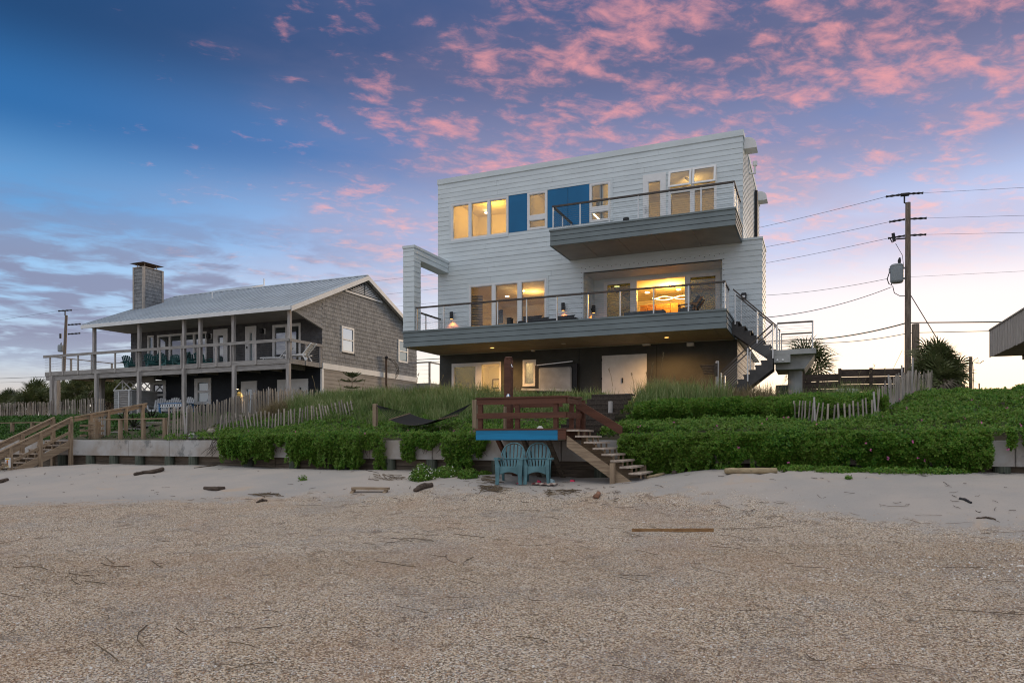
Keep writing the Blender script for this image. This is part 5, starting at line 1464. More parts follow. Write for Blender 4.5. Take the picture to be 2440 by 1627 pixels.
# ================================================================ TEAL PLASTIC CHAIRS
def plastic_chair(label):
    t = thing('beach_chair', (0, 0, 0), label, 'chair', 'teal chairs on the sand')    # faces -y
    w = .60; m = M_teal
    # back: six slats cut to a rounded outline, a rim and a waist band
    n = 6; bw = .50; lean = .30
    def Bk(x, z): return (x, .12 + (z - .36) * lean + .10 * (x / .25) ** 2 * -.5 + .03, z)
    def topz(x): return .66 + .26 * math.sqrt(max(0, 1 - (x / .275) ** 2))
    def halfw(z): return .185 + .075 * min(1, max(0, (z - .36) / .3))
    for k in range(n):
        f0, f1 = -1 + 2 * k / n + .055, -1 + 2 * (k + 1) / n - .055
        for (za, zb) in ((.30, .54), (.57, None)):
            vs = []; fs = []; rows = 7
            for r in range(rows):
                t_ = r / (rows - 1)
                for f in (f0, f1):
                    zz = za + ((zb if zb else topz(f * .25) - .035) - za) * t_
                    p = Bk(f * halfw(zz), zz); vs.append(p)
            kf = len(vs)
            vs += [(x, y + .014, z) for x, y, z in vs]
            for r in range(rows - 1):
                a = r * 2; fs += [(a, a + 1, a + 3, a + 2), (kf + a, kf + a + 2, kf + a + 3, kf + a + 1), (a, a + 2, kf + a + 2, kf + a), (a + 1, kf + a + 1, kf + a + 3, a + 3)]
            fs += [(0, kf, kf + 1, 1), (2*rows-2, 2*rows-1, kf + 2*rows-1, kf + 2*rows-2)]
            MB().add(vs, fs).obj('back_slat', m, t, local=True)
    rim = []
    for i in range(15):
        zz = .30 + .36 * i / 14; rim.append(Bk(-halfw(zz) - .012, zz))
    for i in range(1, 12):
        a = math.pi - math.pi * i / 12; x = .262 * math.cos(a); rim.append(Bk(x, .66 + .26 * math.sin(a)))
    rim += [(-x, y, z) for x, y, z in rim[:15][::-1]]
    MB().tube(rim, .016, 6).obj('back_rim', m, t, smooth=True, local=True)
    MB().tube([Bk(-.22 + .44 * i / 8, .555) for i in range(9)], .018, 6).obj('waist_band', m, t, smooth=True, local=True)
    # seat slats sloping back
    for k in range(4):
        v = -.30 + k * .115; z = .375 - k * .03
        MB().bar((-.21, v, z), (.21, v, z), .108, .02, up=(0, -.26, 1)).obj('seat_slat', m, t, local=True)
    ap = [(-.20, .39), (.20, .39), (.20, .30)] + [(.20 - .40 * i / 8, .22 + .055 * math.sin(math.pi * i / 8)) for i in range(9)] + [(-.20, .30)]
    MB().prism(ap, 'y', -.375, -.355).obj('apron', m, t, local=True)
    for s in (-1, 1):
        # broad front leg flowing into the arm
        pr = [(s * .20, .40), (s * .205, .28), (s * .225, .0), (s * .285, .0), (s * .305, .35), (s * .315, .55), (s * .255, .57)]
        MB().prism(pr, 'y', -.40, -.345).obj('front_leg', m, t, local=True)
        MB().prism([(-.40, 0), (-.30, 0), (-.25, .42), (-.25, .555), (-.40, .555)], 'x', s * .285 - .012, s * .285 + .012).obj('leg_web', m, t, local=True)
        arm = []
        for i in range(9):
            q = i / 8; arm.append((s * (.285 + .035 * math.sin(math.pi * q)), -.41 + .62 * q, .575 + .012 * math.sin(math.pi * q) - .03 * q))
        for p_, q_ in zip(arm, arm[1:]): pass
        vs = []; fs = []
        for (x, y, z) in arm: vs += [(x - .055, y, z - .02), (x + .055, y, z - .02), (x + .045, y, z + .016), (x - .045, y, z + .016)]
        for i in range(8):
            for j in range(4): fs.append((i*4+j, i*4+(j+1)%4, (i+1)*4+(j+1)%4, (i+1)*4+j))
        fs += [(3,2,1,0), (32,33,34,35)]
        MB().add(vs, fs).obj('arm', m, t, local=True)
        MB().add([(s*.20, .10, .34), (s*.27, .10, .34), (s*.27, .17, .30), (s*.20, .17, .30), (s*.235, .30, 0), (s*.28, .30, 0), (s*.28, .345, 0), (s*.235, .345, 0)],
                 [(0,1,2,3),(7,6,5,4),(0,4,5,1),(1,5,6,2),(2,6,7,3),(3,7,4,0)]).obj('rear_leg', m, t, local=True)
        MB().tube([(s * .29, .18, .53), (s * .25, .14, .36)], .02, 6).obj('arm_strut', m, t, local=True)
    return t
pc = plastic_chair('teal plastic chair with a slatted round back, left of the pair on the sand')
q = on_sand(1209, 1153); pc.location = (q.x, q.y + .25, float(sand_z(q.x, q.y + .1)) - .01); pc.rotation_euler = (0, 0, .22)
pc.scale = (1.0,) * 3
q = on_sand(1272, 1153.5)
pc2 = copy_tree(pc, loc=(q.x, q.y + .25, float(sand_z(q.x, q.y + .1)) - .01), rotz=.30, label='teal plastic chair with a slatted round back, nearer the stairs, toys at its feet')

# ================================================================ LEFT BEACH STAIRS AND RAILS
ls = thing('boardwalk_stairs', (-24.3, 16, -.5), 'tan timber stairs with sloping rails over the seawall left of the concrete', 'stairs')
lu0, lu1 = -24.80, -23.86
NT_ = 10; tv0, tz0, dv_, dz_ = 16.5, -.02, .285, .142
for k in range(NT_):
    v = tv0 - dv_ * (k + 1); z = tz0 - dz_ * k
    MB().bbox(lu0 + .05, lu1 - .05, v, v + .29, z - .04, z, .004).obj('tread', M_tread, ls)
    for u in (lu0 + .08, (lu0 + lu1) / 2, lu1 - .12): MB().box(u, u + .04, v + .02, v + .06, z - dz_, z - .041).obj('riser_block', M_newwood_z, ls)
for u in (lu0, lu1):
    MB().vbar((u, tv0 + .05, tz0 - .12), (u, tv0 - dv_ * NT_, tz0 - .12 - dz_ * NT_), .045, .26).obj('stringer', M_newwood_y, ls)
    MB().vbar((u, tv0 + .1, .80), (u, 13.4, .80 - 3.2 * .50), .10, .045).obj('handrail', M_newwood_y, ls)
    MB().vbar((u, tv0 + .1, .69), (u, 13.4, .69 - 3.2 * .50), .04, .14).obj('rail_board', M_newwood_y, ls)
    MB().vbar((u, tv0 + .1, .30), (u, 13.4, .30 - 3.2 * .50), .035, .10).obj('mid_rail', M_newwood_y, ls)
    for v in (tv0 + .06, 15.5, 14.54): MB().box(u - .055, u + .055, v - .055, v + .055, -1.35 if v < 16 else -1.0, .78 - (tv0 + .1 - v) * .5).obj('newel_post', M_newwood_z, ls)
MB().box(lu0 - .05, lu1 + .05, 16.55, 17.9, -.055, -.006 + .02).obj('landing', M_grwood, ls)
for k in range(7): 
    u = lu0 + .08 + k * .13; MB().box(u, u + .05, 17.85, 17.9, .0, .86).obj('baluster', M_grwood_z, ls)
MB().box(lu0, lu1, 17.83, 17.92, .86, .90).obj('gate_rail', M_grwood, ls)
# rising rail up the walkway towards the shingled house
wr = thing('walkway_rail', (lu1, 18, .1), 'tan timber handrail climbing from the beach stairs to the shingled house', 'handrail')
zz0, zz1, vv0, vv1 = .80, 1.42, tv0 + .2, 19.6
MB().vbar((lu1, vv0, zz0), (lu1, vv1, zz1), .10, .045).obj('handrail', M_newwood_y, wr); MB().vbar((lu1 - .01, vv0, zz0 - .1), (lu1 - .01, vv1, zz1 - .1), .04, .12).obj('rail_board', M_newwood_y, wr)
for px in (216, 258, 300, 340):
    p = atU(px, HY, lu1); z = zz0 + (zz1 - zz0) * (p.y - vv0) / (vv1 - vv0)
    MB().box(lu1 - .05, lu1 + .05, p.y - .05, p.y + .05, .0, z - .02).obj('rail_post', M_newwood_z, wr)
for k in range(3): MB().box(lu1 + .051, lu1 + .09, 16.85, 17.75, .12 + k * .18, .19 + k * .18).obj('cross_board', M_newwood, wr)
for k in range(6):
    MB().bbox(lu0 + .05, lu1 - .05, 17.95 + k * .4, 18.33 + k * .4, .02 + k * .13, .06 + k * .13, .004).obj('tread', M_grwood, wr)
cr = thing('timber_crate', (uV(225, 17.4), 17.4, .1), 'stacked brown timbers with bolted post beside the walkway rail', 'timber')
a = uV(217, 17.3); bq = uV(229, 17.3)
for k in range(4): MB().bbox(a, bq, 17.25, 17.5, .04 + k * .16, .19 + k * .16, .01).obj('timber', M_newwood, cr)
MB().box(bq + .002, bq + .1, 17.2, 17.32, .0, .78).obj('post', M_newwood_z, cr)
for k in range(5): MB().box(bq + .04, bq + .06, 17.185, 17.199, .1 + k * .14, .12 + k * .14).obj('bolt', M_steel, cr)
def post_rail(name, pxs, px0, px1, V, ztop, zlow, label, cat='fence'):
    t = thing(name, (uV(pxs[0], V), V, .1), label, cat)
    for px in pxs:
        u = uV(px, V); MB().lathe([(.075, zlow), (.075, ztop - .04)], u, V, 10).obj('fence_post', M_newwood_z, t)
    MB().box(uV(px0, V), uV(px1, V), V - .06, V + .06, ztop - .038, ztop).obj('rail', M_newwood, t)
post_rail('post_and_rail', (287, 341.5, 393), 232, 397, 17.2, .74, -.1, 'low tan post and rail along the seawall by the thin pickets')
post_rail('post_and_rail', (-30, 29.5, 77.5, 125), -60, 120, 18.4, .72, .1, 'low tan post and rail in the grass left of the beach stairs')
# warning sign on the stair post
sg = thing('beach_sign', (lu1, 14.46, -.7), 'small white notice with orange figure and yellow bars on the stair post', 'sign')
sgv = 14.465
zc = -.73
MB().box(lu1 - .13, lu1 + .13, sgv - .01, sgv + .01, zc - .16, zc + .16).obj('board', M_wplast, sg)
M_orange = mat('orange_ink', (.55, .16, .03), .6, .05, 5); M_yel = mat('yellow_ink', (.75, .50, .05), .6, .05, 5)
MB().box(lu1 - .10, lu1 + .10, sgv - .013, sgv - .0105, zc + .10, zc + .14).obj('print_bar', M_yel, sg); MB().box(lu1 - .10, lu1 + .08, sgv - .013, sgv - .0105, zc - .14, zc - .11).obj('print_bar', M_yel, sg)
MB().prism([(lu1 + .045 * math.cos(a * .785), zc + .03 + .065 * math.sin(a * .785)) for a in range(8)], 'y', sgv - .014, sgv - .0106).prism([(lu1 - .03, zc - .09), (lu1 + .05, zc - .09), (lu1 + .02, zc - .03), (lu1 - .02, zc - .03)], 'y', sgv - .014, sgv - .0106).obj('print_figure', M_orange, sg)
for k in range(3): MB().box(lu1 - .11, lu1 - .06, sgv - .013, sgv - .0105, zc - .06 + k * .04, zc - .05 + k * .04).obj('print_line', M_black, sg)

# ================================================================ PICKET FENCES
pm = MB(); pm.bbox(-.021, .021, -.008, .008, 0, 1.0, .003); ME_P = pm.mesh('picket', M_picket)
pm = MB(); pm.tube([(0, 0, 0), (.004, 0, .5), (-.003, 0, 1.0)], [.03, .027, .022], 7); ME_PO = pm.mesh('fence_post', M_grwood_z)
def pickets(name, pts, spacing, label, h0, h1, lean=.05, group=None, wires=(.25, .75), posts=(), ground=True, wid=1.0):
    """pts: polyline in plan with base height; a picket every 'spacing'"""
    t = thing(name, (pts[0][0], pts[0][1], pts[0][2]), label, 'fence', group)
    if ground:
        pts = [(p[0], p[1], float(dune_z(np.array([p[0]]), np.array([p[1]]))[0]) - .02) for p in pts]
    pts = [Vector(p) for p in pts]; n = 0; wl = {w: [] for w in wires}; drift = 0
    for i, (a, b) in enumerate(zip(pts, pts[1:])):
        L = (Vector((b.x, b.y, 0)) - Vector((a.x, a.y, 0))).length; k = max(1, int(L / spacing))
        ang = math.atan2(b.y - a.y, b.x - a.x)
        for j in range(k):
            f = (j + random.uniform(-.15, .15)) / k; p = a.lerp(b, f)
            hh = random.uniform(h0, h1); drift = .85 * drift + random.gauss(0, lean * .5)
            inst('picket', ME_P, t, p, (random.gauss(0, .03), drift, ang + random.gauss(0, .15)), (random.uniform(.8, 1.25) * wid, 1, hh))
            for w in wires: wl[w].append((p.x, p.y, p.z + hh * w))
            n += 1
    for w in wires:
        m = MB(); m.tube(wl[w], .005, 3, cap=False); m.obj('fence_wire', M_wire, t)
    for (x, y, z, h) in posts: inst('fence_post', ME_PO, t, (x, y, z), (random.gauss(0, .03), random.gauss(0, .03), 0), (1, 1, h))
    return t
def bP(px, py, V): return tuple(atV(px, py, V))
pickets('picket_fence', [bP(400, 1040, 17.1), bP(446, 1040, 17.0)], .115, 'sparse see through picket run at the end of the low post and rail', .98, 1.08, posts=[(*bP(443, 1046, 16.95), 1.05)])
main_pts = [(uV(446, 17.05), 17.05, .08), (uV(520, 18.8), 18.8, .38), (uV(590, 20.6), 20.6, .78), (uV(640, 22.0), 22.0, 1.06), (uV(692, 23.6), 23.6, 1.25), (uV(772, 25.6), 25.6, 1.25)]
def htop(px, py, V): return zV(px, py, V)
pickets('picket_fence', main_pts, .058, 'long weathered picket fence climbing the dune below the shingled house', .90, 1.06, lean=.05, posts=[(*bP(441, 1045, 16.95), 1.2)] + [(p[0], p[1] - .04, p[2] - .1, 1.15) for p in main_pts[1:]])
low = [(uV(524, 17.9), 17.9, .14), (uV(600, 18.5), 18.5, .22), (uV(670, 18.9), 18.9, .25), (uV(735, 19.4), 19.4, .52), (uV(790, 19.8), 19.8, .66), (uV(850, 20.2), 20.2, .72)]
pickets('picket_fence', low, .105, 'short pale pickets half sunk in the vines before the long fence', .52, .66, lean=.13, wires=(.4, .8))
far = [(uV(-60, 27.0), 27.0, 1.02), (uV(30, 26.6), 26.6, 1.02), (uV(120, 26.0), 26.0, .98), (uV(185, 25.4), 25.4, .98), (uV(250, 25.0), 25.0, .98)]
pickets('picket_fence', far, .12, 'straight picket fence in front of the palmetto thicket on the far left', .98, 1.12, lean=.02, wires=(.3, .75))
rlow = [(uV(1880, 19.0), 19.0, .48), (uV(1942, 18.2), 18.2, .32), (uV(2015, 18.1), 18.1, .36), (uV(2087, 18.6), 18.6, .50)]
pickets('picket_fence', rlow, .115, 'low gappy picket fence in the greenery under the stair landing', .46, .58, lean=.10, posts=[(*rlow[1][:2], .2, .82), (*rlow[3][:2], .3, .84)])
rup = [(uV(2090, 18.7), 18.7, .55), (uV(2123, 19.6), 19.6, .80), (uV(2150, 21.4), 21.4, 1.15), (uV(2172, 23.0), 23.0, 1.45), (uV(2222, 25.0), 25.0, 1.55)]
pickets('picket_fence', rup, .095, 'leaning picket fence running up the right hand dune to the utility pole', .62, .80, lean=.09, posts=[(*rup[2][:2], 1.0, 1.0), (*rup[3][:2], 1.3, 1.05), (*rup[1][:2], .6, 1.0)])
# brown plank hanging under the first fence, rocks and block on the wall top
def rock(px, py, w, h, m, label, seed, V=None):
    r = random.Random(seed); q = atV(px, py, V or 16.85)
    bm_ = MB(); n = 10; rings = 6; vs = []
    for i in range(rings):
        ph = math.pi * (i + .5) / rings
        for j in range(n):
            th = 2 * math.pi * j / n; k = 1 + r.uniform(-.16, .16)
            sx = math.copysign(abs(math.cos(th)) ** .8, math.cos(th)); sy = math.copysign(abs(math.sin(th)) ** .8, math.sin(th))
            vs.append((q.x + w / 2 * math.sin(ph) ** .7 * sx * k, q.y + w * .4 * math.sin(ph) ** .7 * sy * k, q.z + h / 2 - h / 2 * math.cos(ph) * (1 + r.uniform(-.08, .08))))
    fs = [(i*n+j, i*n+(j+1)%n, (i+1)*n+(j+1)%n, (i+1)*n+j) for i in range(rings-1) for j in range(n)] + [tuple(range(n-1,-1,-1)), tuple(range((rings-1)*n, rings*n))]
    tag(MB().add(vs, fs).obj('rock', m), label, 'rock', 'stones on the seawall top')
M_rock = mat('coquina_rock', (.36, .31, .25), .95, .2, 6, .5, 18)
bk = MB(); q = atV(459, 1047, 16.9); bk.bbox(q.x - .12, q.x + .12, 16.8, 17.05, -.005, .22, .04); tag(bk.obj('concrete_block', M_conc2), 'squared grey block standing on the seawall end by the pickets', 'block')
rock(474, 1048, .20, .09, M_rock, 'flat pale stone just right of the squared grey block', 1)
rock(492, 1048, .30, .12, M_rock, 'broad low stone in the middle of the wall top stones', 2)
rock(503, 1036, .26, .22, M_rock, 'upper brown stone balanced above the low stones', 3, 17.05)
rock(512, 1048, .28, .12, M_rock, 'rounded stone at the right end beside the vines', 4)

# ================================================================ HAMMOCK
hm = thing('hammock', (-12, 17.9, .6), 'sagging black hammock with two wooden spreader bars tied between posts', 'hammock')
hA, hB = atV(897, 965, 17.9), atV(1122, 962, 17.5)
s0a, s0b = atV(928, 1000, 17.55), atV(977, 985, 18.5); s1a, s1b = atV(1046, 998, 17.2), atV(1091, 988, 18.1)
n = 14; vs = []; fs = []
for i in range(n + 1):
    t_ = i / n
    for j in range(7):
        f = j / 6; p = s0a.lerp(s0b, f).lerp(s1a.lerp(s1b, f), t_)
        sag = .17 * math.sin(math.pi * t_) + .06 * math.sin(math.pi * f) * math.sin(math.pi * t_); vs.append((p.x, p.y, p.z - sag))
for i in range(n):
    for j in range(6): a = i * 7 + j; fs.append((a, a + 1, a + 8, a + 7))
M_net = mat('black_netting', (.012, .012, .013), .9, .1, 20)
MB().add(vs, fs).obj('bed', M_net, hm, smooth=True)
MB().bar(s0a, s0b, .03, .04).obj('spreader_bar', M_newwood, hm); MB().bar(s1a, s1b, .03, .04).obj('spreader_bar', M_newwood, hm)
c = MB()
for j in range(9):
    f = j / 8; c.tube([hA, s0a.lerp(s0b, f)], .008, 3); c.tube([hB, s1a.lerp(s1b, f)], .008, 3)
c.obj('cord', M_net, hm)
for (px, V, yt, lb) in ((894, 17.95, 962, 'brown timber post holding the left end of the hammock'), (1132, 17.4, 953, 'pale timber post holding the hammock beside the red deck')):
    a = atV(px, yt, V); tag(MB().bbox(a.x - .06, a.x + .06, V - .06, V + .06, .05, a.z, .006).obj('hammock_post', M_newwood_z), lb, 'post', 'hammock posts')

# ================================================================ RIGHT SIDE: NEIGHBOUR DECK, BACK FENCE
nd = thing('neighbour_deck', (6.6, 30, 3), 'jutting weathered board sided deck cut by the right picture edge', 'deck')
NU, NV0, NV1 = 6.4, 25.5, 33.0
zb_, zt_ = 3.28, 4.36
k = 0
v = NV0
while v < NV1 - .02:
    MB().box(NU - .025 - .004 * (k % 2), NU, v + .004, v + .186, zb_ - random.uniform(.01, .04), zt_ - .05).obj('board', M_grwood_z, nd); v += .19; k += 1
MB().box(NU - .06, NU + .12, NV0, NV1 + .05, zt_ - .049, zt_).obj('top_rail', M_grwood, nd)
x = NU + .03
while x < 10: MB().box(x, x + .186, NV1, NV1 + .025, zb_, zt_ - .05).obj('board', M_grwood_z, nd); x += .19
for k in range(22): MB().box(NU + .005, 10.5, NV0 + .05 + k * .34, NV0 + .37 + k * .34, zb_ + .02, zb_ + .06).obj('floor_board', M_grwood, nd)
MB().bar((NU + 1.05, NV1 - .2, zb_ + .04), (NU + 2.3, NV1 - .2, zb_ - 1.3), .14, .18).obj('brace', M_grwood, nd)
MB().bar((NU + 1.0, NV1 - .2, zb_ - .08), (10, NV1 - .2, zb_ - .08), .14, .2).obj('beam', M_grwood, nd)
MB().box(NU + 2.25, NU + 2.5, NV1 - .32, NV1 - .08, 1.0, zb_ - .18).obj('post', M_grwood_z, nd)
bf = thing('board_fence', (1, 31, 1.4), 'dark brown horizontal board fence behind the dune by the palm', 'fence')
M_brownf = wood('brown_fence_board', (.10, .075, .06), (.065, .05, .04), along='x')
fA, fM, fB = (uV(1893, 31.0), 31.0), (uV(2001, 31.0), 31.0), (uV(2150, 31.5), 31.5)
for (p, q, zt) in ((fA, fM, 2.66), (fM, fB, 2.82)):
    for k in range(5):
        z = zt - .30 * (k + 1)
        MB().bar((p[0], p[1] + .02 * (k % 2), z + .14), (q[0], q[1] + .02 * (k % 2), z + .14), .025, .285).obj('board', M_brownf, bf)
for p in (fA, (uV(1915, 31), 30.95), fM, ((fM[0] + fB[0]) / 2, 31.2), fB): MB().box(p[0] - .06, p[0] + .06, p[1] - .10, p[1] - .02, .9, 2.84).obj('fence_post', M_brownf, bf)
q = atV(1855, 918, 30)
un = thing('utility_box', (q.x, 30, 1.3), 'dark boxy outdoor unit standing behind the dune beside the landing column', 'cabinet')
MB().bbox(q.x - .10, q.x + .42, 29.8, 30.4, .9, q.z, .03).obj('casing', M_stucco, un); MB().box(q.x + .0, q.x + .06, 29.785, 29.8, q.z - .28, q.z - .24).obj('badge', M_steel, un)
for k in range(5): MB().box(q.x + .1, q.x + .38, 29.785, 29.8, q.z - .5 + k * .07, q.z - .47 + k * .07).obj('grille_bar', M_black, un)
q = atV(2020, 934, 26.0)
wb = thing('white_tub', (q.x, 26, 1.5), 'rounded white rim of a tub peeping over the green dune', 'tub')
rim = []
MB().lathe([(.30, 1.1), (.34, q.z + .04), (.35, q.z + .09), (.31, q.z + .10), (.29, q.z + .03)], q.x, 26.0, 18).obj('tub_wall', M_wplast, wb)

# ================================================================ UTILITY POLES AND WIRES
def upole(label, base, top, r, scale=1.0, wires=True, tag_='utility_pole'):
    t = thing(tag_, base, label, 'utility pole'); b_, tp = Vector(base), Vector(top)
    MB().tube([b_, b_.lerp(tp, .5), tp], [r, r * .9, r * .75], 12).obj('pole', M_pole, t)
    return t
PV = 41.0
pb, ptop = atV(2163, 880, PV), atV(2163.5, 483, PV)
RP = upole('tall utility pole with a grey transformer right of the white house', (pb.x, PV, .6), ptop, .16)
def ins(root, p, q, r=.065):
    p, q = Vector(p), Vector(q); m = MB(); n = 7; pts = [p.lerp(q, i / (n - 1)) for i in range(n)]
    m.tube(pts, [r * (.6 if i % 2 else 1) for i in range(n)], 7); m.obj('insulator', M_black, root)
def pxV(px, py): return atV(px, py, PV)
MB().tube([pxV(2162, 487), pxV(2155, 483), pxV(2155, 466)], .04, 6).obj('bracket', M_black, RP)
MB().tube([pxV(2146, 465), pxV(2166, 463)], .09, 6).obj('saddle', M_black, RP)
for (y, xl, xr) in ((463, 2111, 2200), (523, 2119, 2208), (562, 2116, 2207)):
    ins(RP, pxV(xl, y + 6), pxV(2156, y)); ins(RP, pxV(2166, y - 1), pxV(xr, y - 3))
MB().tube([pxV(2128, 556), pxV(2131, 575)], .08, 6).tube([pxV(2120, 566), pxV(2126, 578), pxV(2132, 574)], .03, 5).obj('cutout_fuse', M_black, RP)
MB().tube([pxV(2135, 570), pxV(2160, 568)], .04, 5).obj('fuse_arm', M_black, RP)
M_tank = mat('transformer_grey', (.30, .33, .34), .5, .06, 2)
tc_ = pxV(2137, 652); rt = .31
MB().lathe([(.26, pxV(2137, 674).z), (rt, pxV(2137, 670).z), (rt, pxV(2137, 636).z), (rt + .02, pxV(2137, 634).z), (.25, pxV(2137, 630).z)], tc_.x, PV, 16).obj('transformer', M_tank, RP)
MB().tube([pxV(2143, 631), pxV(2143, 621), pxV(2144, 614)], [.06, .08, .04], 8).obj('bushing', M_black, RP); MB().bbox(pxV(2118, 640).x, pxV(2123, 640).x, PV - .1, PV + .1, pxV(2120, 650).z, pxV(2120, 639).z, .03).obj('arrester', M_tank, RP)
MB().tube([pxV(2149, 640), pxV(2158, 638)], .05, 5).obj('hanger', M_tank, RP); MB().tube([pxV(2149, 664), pxV(2158, 663)], .05, 5).obj('hanger', M_tank, RP)
MB().tube([pxV(2119, 650), pxV(2114, 665), pxV(2118, 676), pxV(2124, 680), pxV(2126, 660), pxV(2122, 650)], .025, 5).tube([pxV(2127, 681), pxV(2131, 698), pxV(2144, 705), pxV(2156, 705)], .02, 5).tube([pxV(2134, 580), pxV(2150, 608), pxV(2154, 640)], .015, 4).obj('drop_wire', M_wire, RP)
M_pole2 = M_pole
st_b = atV(2182, 890, PV - 1)
sp2 = thing('pole_stub', (st_b.x, PV - 1, .6), 'short cut off pole stub beside the tall utility pole', 'pole'); MB().tube([(st_b.x, PV - 1, .6), tuple(atV(2181.5, 772, PV - 1))], [.19, .17], 12).obj('pole', M_pole, sp2)
PL = 70.0
def pxL(px, py): return atV(px, py, PL)
lb_, lt_ = atV(148, 960, PL), atV(158, 751, PL)
LP = upole('distant utility pole with a small transformer beyond the shingled house', (lb_.x, PL, lb_.z - 1), lt_, .25)
MB().tube([pxL(155, 752), pxL(155, 741)], .09, 5).obj('bracket', M_black, LP)
for (xl, xr, y) in ((140, 170, 739), (163, 191, 772), (163, 190, 794)): ins(LP, pxL(xl, y + 2), pxL(xr, y), .13)
MB().lathe([(.38, pxL(145, 838).z), (.42, pxL(145, 836).z), (.42, pxL(145, 825).z), (.35, pxL(145, 822).z)], pxL(145, 830).x, PL, 12).obj('transformer', M_tank, LP)
MB().tube([pxL(145, 823), pxL(146, 816)], [.12, .05], 6).obj('bushing', M_black, LP); MB().tube([pxL(144, 795), pxL(144, 806)], .15, 6).obj('cutout_fuse', M_black, LP)
l2 = upole('plain leaning pole beside the distant utility pole', (atV(133, 960, PL).x, PL, 2.0), atV(135, 900, PL), .26)
def wire(name, pts, r, label, parent=None, sag=0.0):
    P_ = []
    for a, b in zip(pts, pts[1:]):
        a, b = Vector(a), Vector(b)
        for i in range(14):
            t_ = i / 14; p = a.lerp(b, t_); p.z -= sag * 4 * t_ * (1 - t_); P_.append(p)
    P_.append(Vector(pts[-1]))
    tag(MB().tube(P_, r, 4, cap=False).obj(name, M_wire), label, 'wire')
far_r = lambda y, dv=0: Vector((90, 32 + dv, 0)) 
def runpx(px, py, V): return atV(px, py, V)
LL = {'top': (140, 741), 'a': (163, 774), 'b': (163, 796)}
wire('power_line', [runpx(2111, 469, PV), runpx(1450, 606, 52), pxL(170, 739)], .010, 'topmost power line between the two utility poles', sag=.3)
wire('power_line', [runpx(2119, 529, PV), runpx(1450, 640, 52), pxL(191, 772)], .010, 'second power line below the top one, crossing behind the white house', sag=.3)
wire('power_line', [runpx(2116, 568, PV), runpx(1450, 678, 52), pxL(190, 794)], .010, 'third power line, meeting the fuse on the tall pole', sag=.3)
wire('power_line', [runpx(2116, 664, PV), runpx(1700, 705, 46), pxL(160, 836)], .012, 'thin neutral line at transformer height', sag=.3)
wire('power_line', [runpx(2200, 460, PV), runpx(2500, 444, PV - 8)], .008, 'topmost line leaving the tall pole to the right')
wire('power_line', [runpx(2208, 520, PV), runpx(2500, 512, PV - 8)], .008, 'second line leaving the tall pole to the right')
wire('power_line', [runpx(2207, 559, PV), runpx(2500, 553, PV - 8)], .008, 'third line leaving the tall pole to the right')
wire('power_line', [runpx(2168, 660, PV), runpx(2500, 643, PV - 8)], .007, 'faint neutral line right of the transformer')
wire('service_wire', [runpx(2124, 684, PV), runpx(1820, 757, 37), runpx(1700, 775, 36)], .019, 'sagging twisted service wire from transformer to white house', sag=.25)
wire('phone_cable', [runpx(2158, 770, PV), runpx(1900, 810, 45), pxL(-100, 905)], .035, 'thick black phone cable low behind the landing', sag=.2)
wire('phone_cable', [runpx(2158, 795, PV), runpx(1900, 815, 45), pxL(-100, 915)], .019, 'thinner phone cable under the thick one', sag=.2)
wire('phone_cable', [runpx(2168, 769, PV), runpx(2400, 767, PV - 4), runpx(2560, 765, PV - 6)], .035, 'thick phone cable running right to the neighbour deck')
wire('phone_cable', [runpx(2168, 793, PV), runpx(2400, 788, PV - 4), runpx(2560, 785, PV - 6)], .019, 'thinner phone cable running right under the thick one')
wire('guy_wire', [runpx(2169, 702, PV), runpx(2250, 835, PV - 1)], .025, 'dark guy wire slanting down right from the tall pole to the palmettos')
wire('guy_wire', [runpx(2150, 834, PV), runpx(2123, 890, PV - 1)], .012, 'thin slanting wire left of the tall pole base')
wire('power_line', [pxL(140, 741), atV(-80, 775, 85)], .02, 'top line leaving the distant pole leftwards')
sp3 = thing('wire_post', (atV(2313, 920, 27).x, 27, 1.2), 'short dark post with looping wires on the right dune crest', 'post')
a = atV(2313, 850, 27); MB().tube([(a.x, 27, 1.0), tuple(a)], [.055, .05], 10).obj('post', M_pole, sp3)
MB().tube([atV(2318, 861, 27), atV(2330, 852, 27), atV(2331, 861, 27), atV(2320, 863, 27), atV(2334, 866, 27), atV(2344, 859, 27)], .012, 4).tube([atV(2309, 859, 27), atV(2290, 860, 27), atV(2280, 855, 26.5)], .012, 4).tube([atV(2318, 862, 27), atV(2320, 900, 27), atV(2319, 925, 27)], .012, 4).obj('loop_wire', M_wire, sp3)
a = atV(2334, 930, 24.5); tag(MB().tube([(a.x, 24.5, 1.3), tuple(atV(2333, 913, 24.5))], .02, 5).obj('stake', M_pole), 'thin little stake on the right dune crest past the wire post', 'stake')
# ================================================================ VEGETATION
def leaves(name, P, N, size, m, aspect=.55, jitter=.8):
    """one folded leaf (two triangles each side of a midrib kept as a quad) per point; N: outward direction"""
    n = len(P)
    d = rng.normal(size=(n, 3)); d /= np.linalg.norm(d, axis=1)[:, None]
    nn = N + jitter * d; nn /= np.linalg.norm(nn, axis=1)[:, None]
    a = rng.normal(size=(n, 3)); a -= nn * (a * nn).sum(1)[:, None]; a /= np.linalg.norm(a, axis=1)[:, None]
    b = np.cross(nn, a)
    s = (size * rng.uniform(.6, 1.35, n))[:, None]
    w = s * aspect * .5
    v0 = P; v1 = P + a * s * .55 + b * w + nn * s * .12; v2 = P + a * s; v3 = P + a * s * .55 - b * w + nn * s * .12
    vs = np.stack([v0, v1, v2, v3], 1).reshape(-1, 3)
    q = np.arange(n * 4).reshape(n, 4)
    return np_mesh(name, vs, q, m)
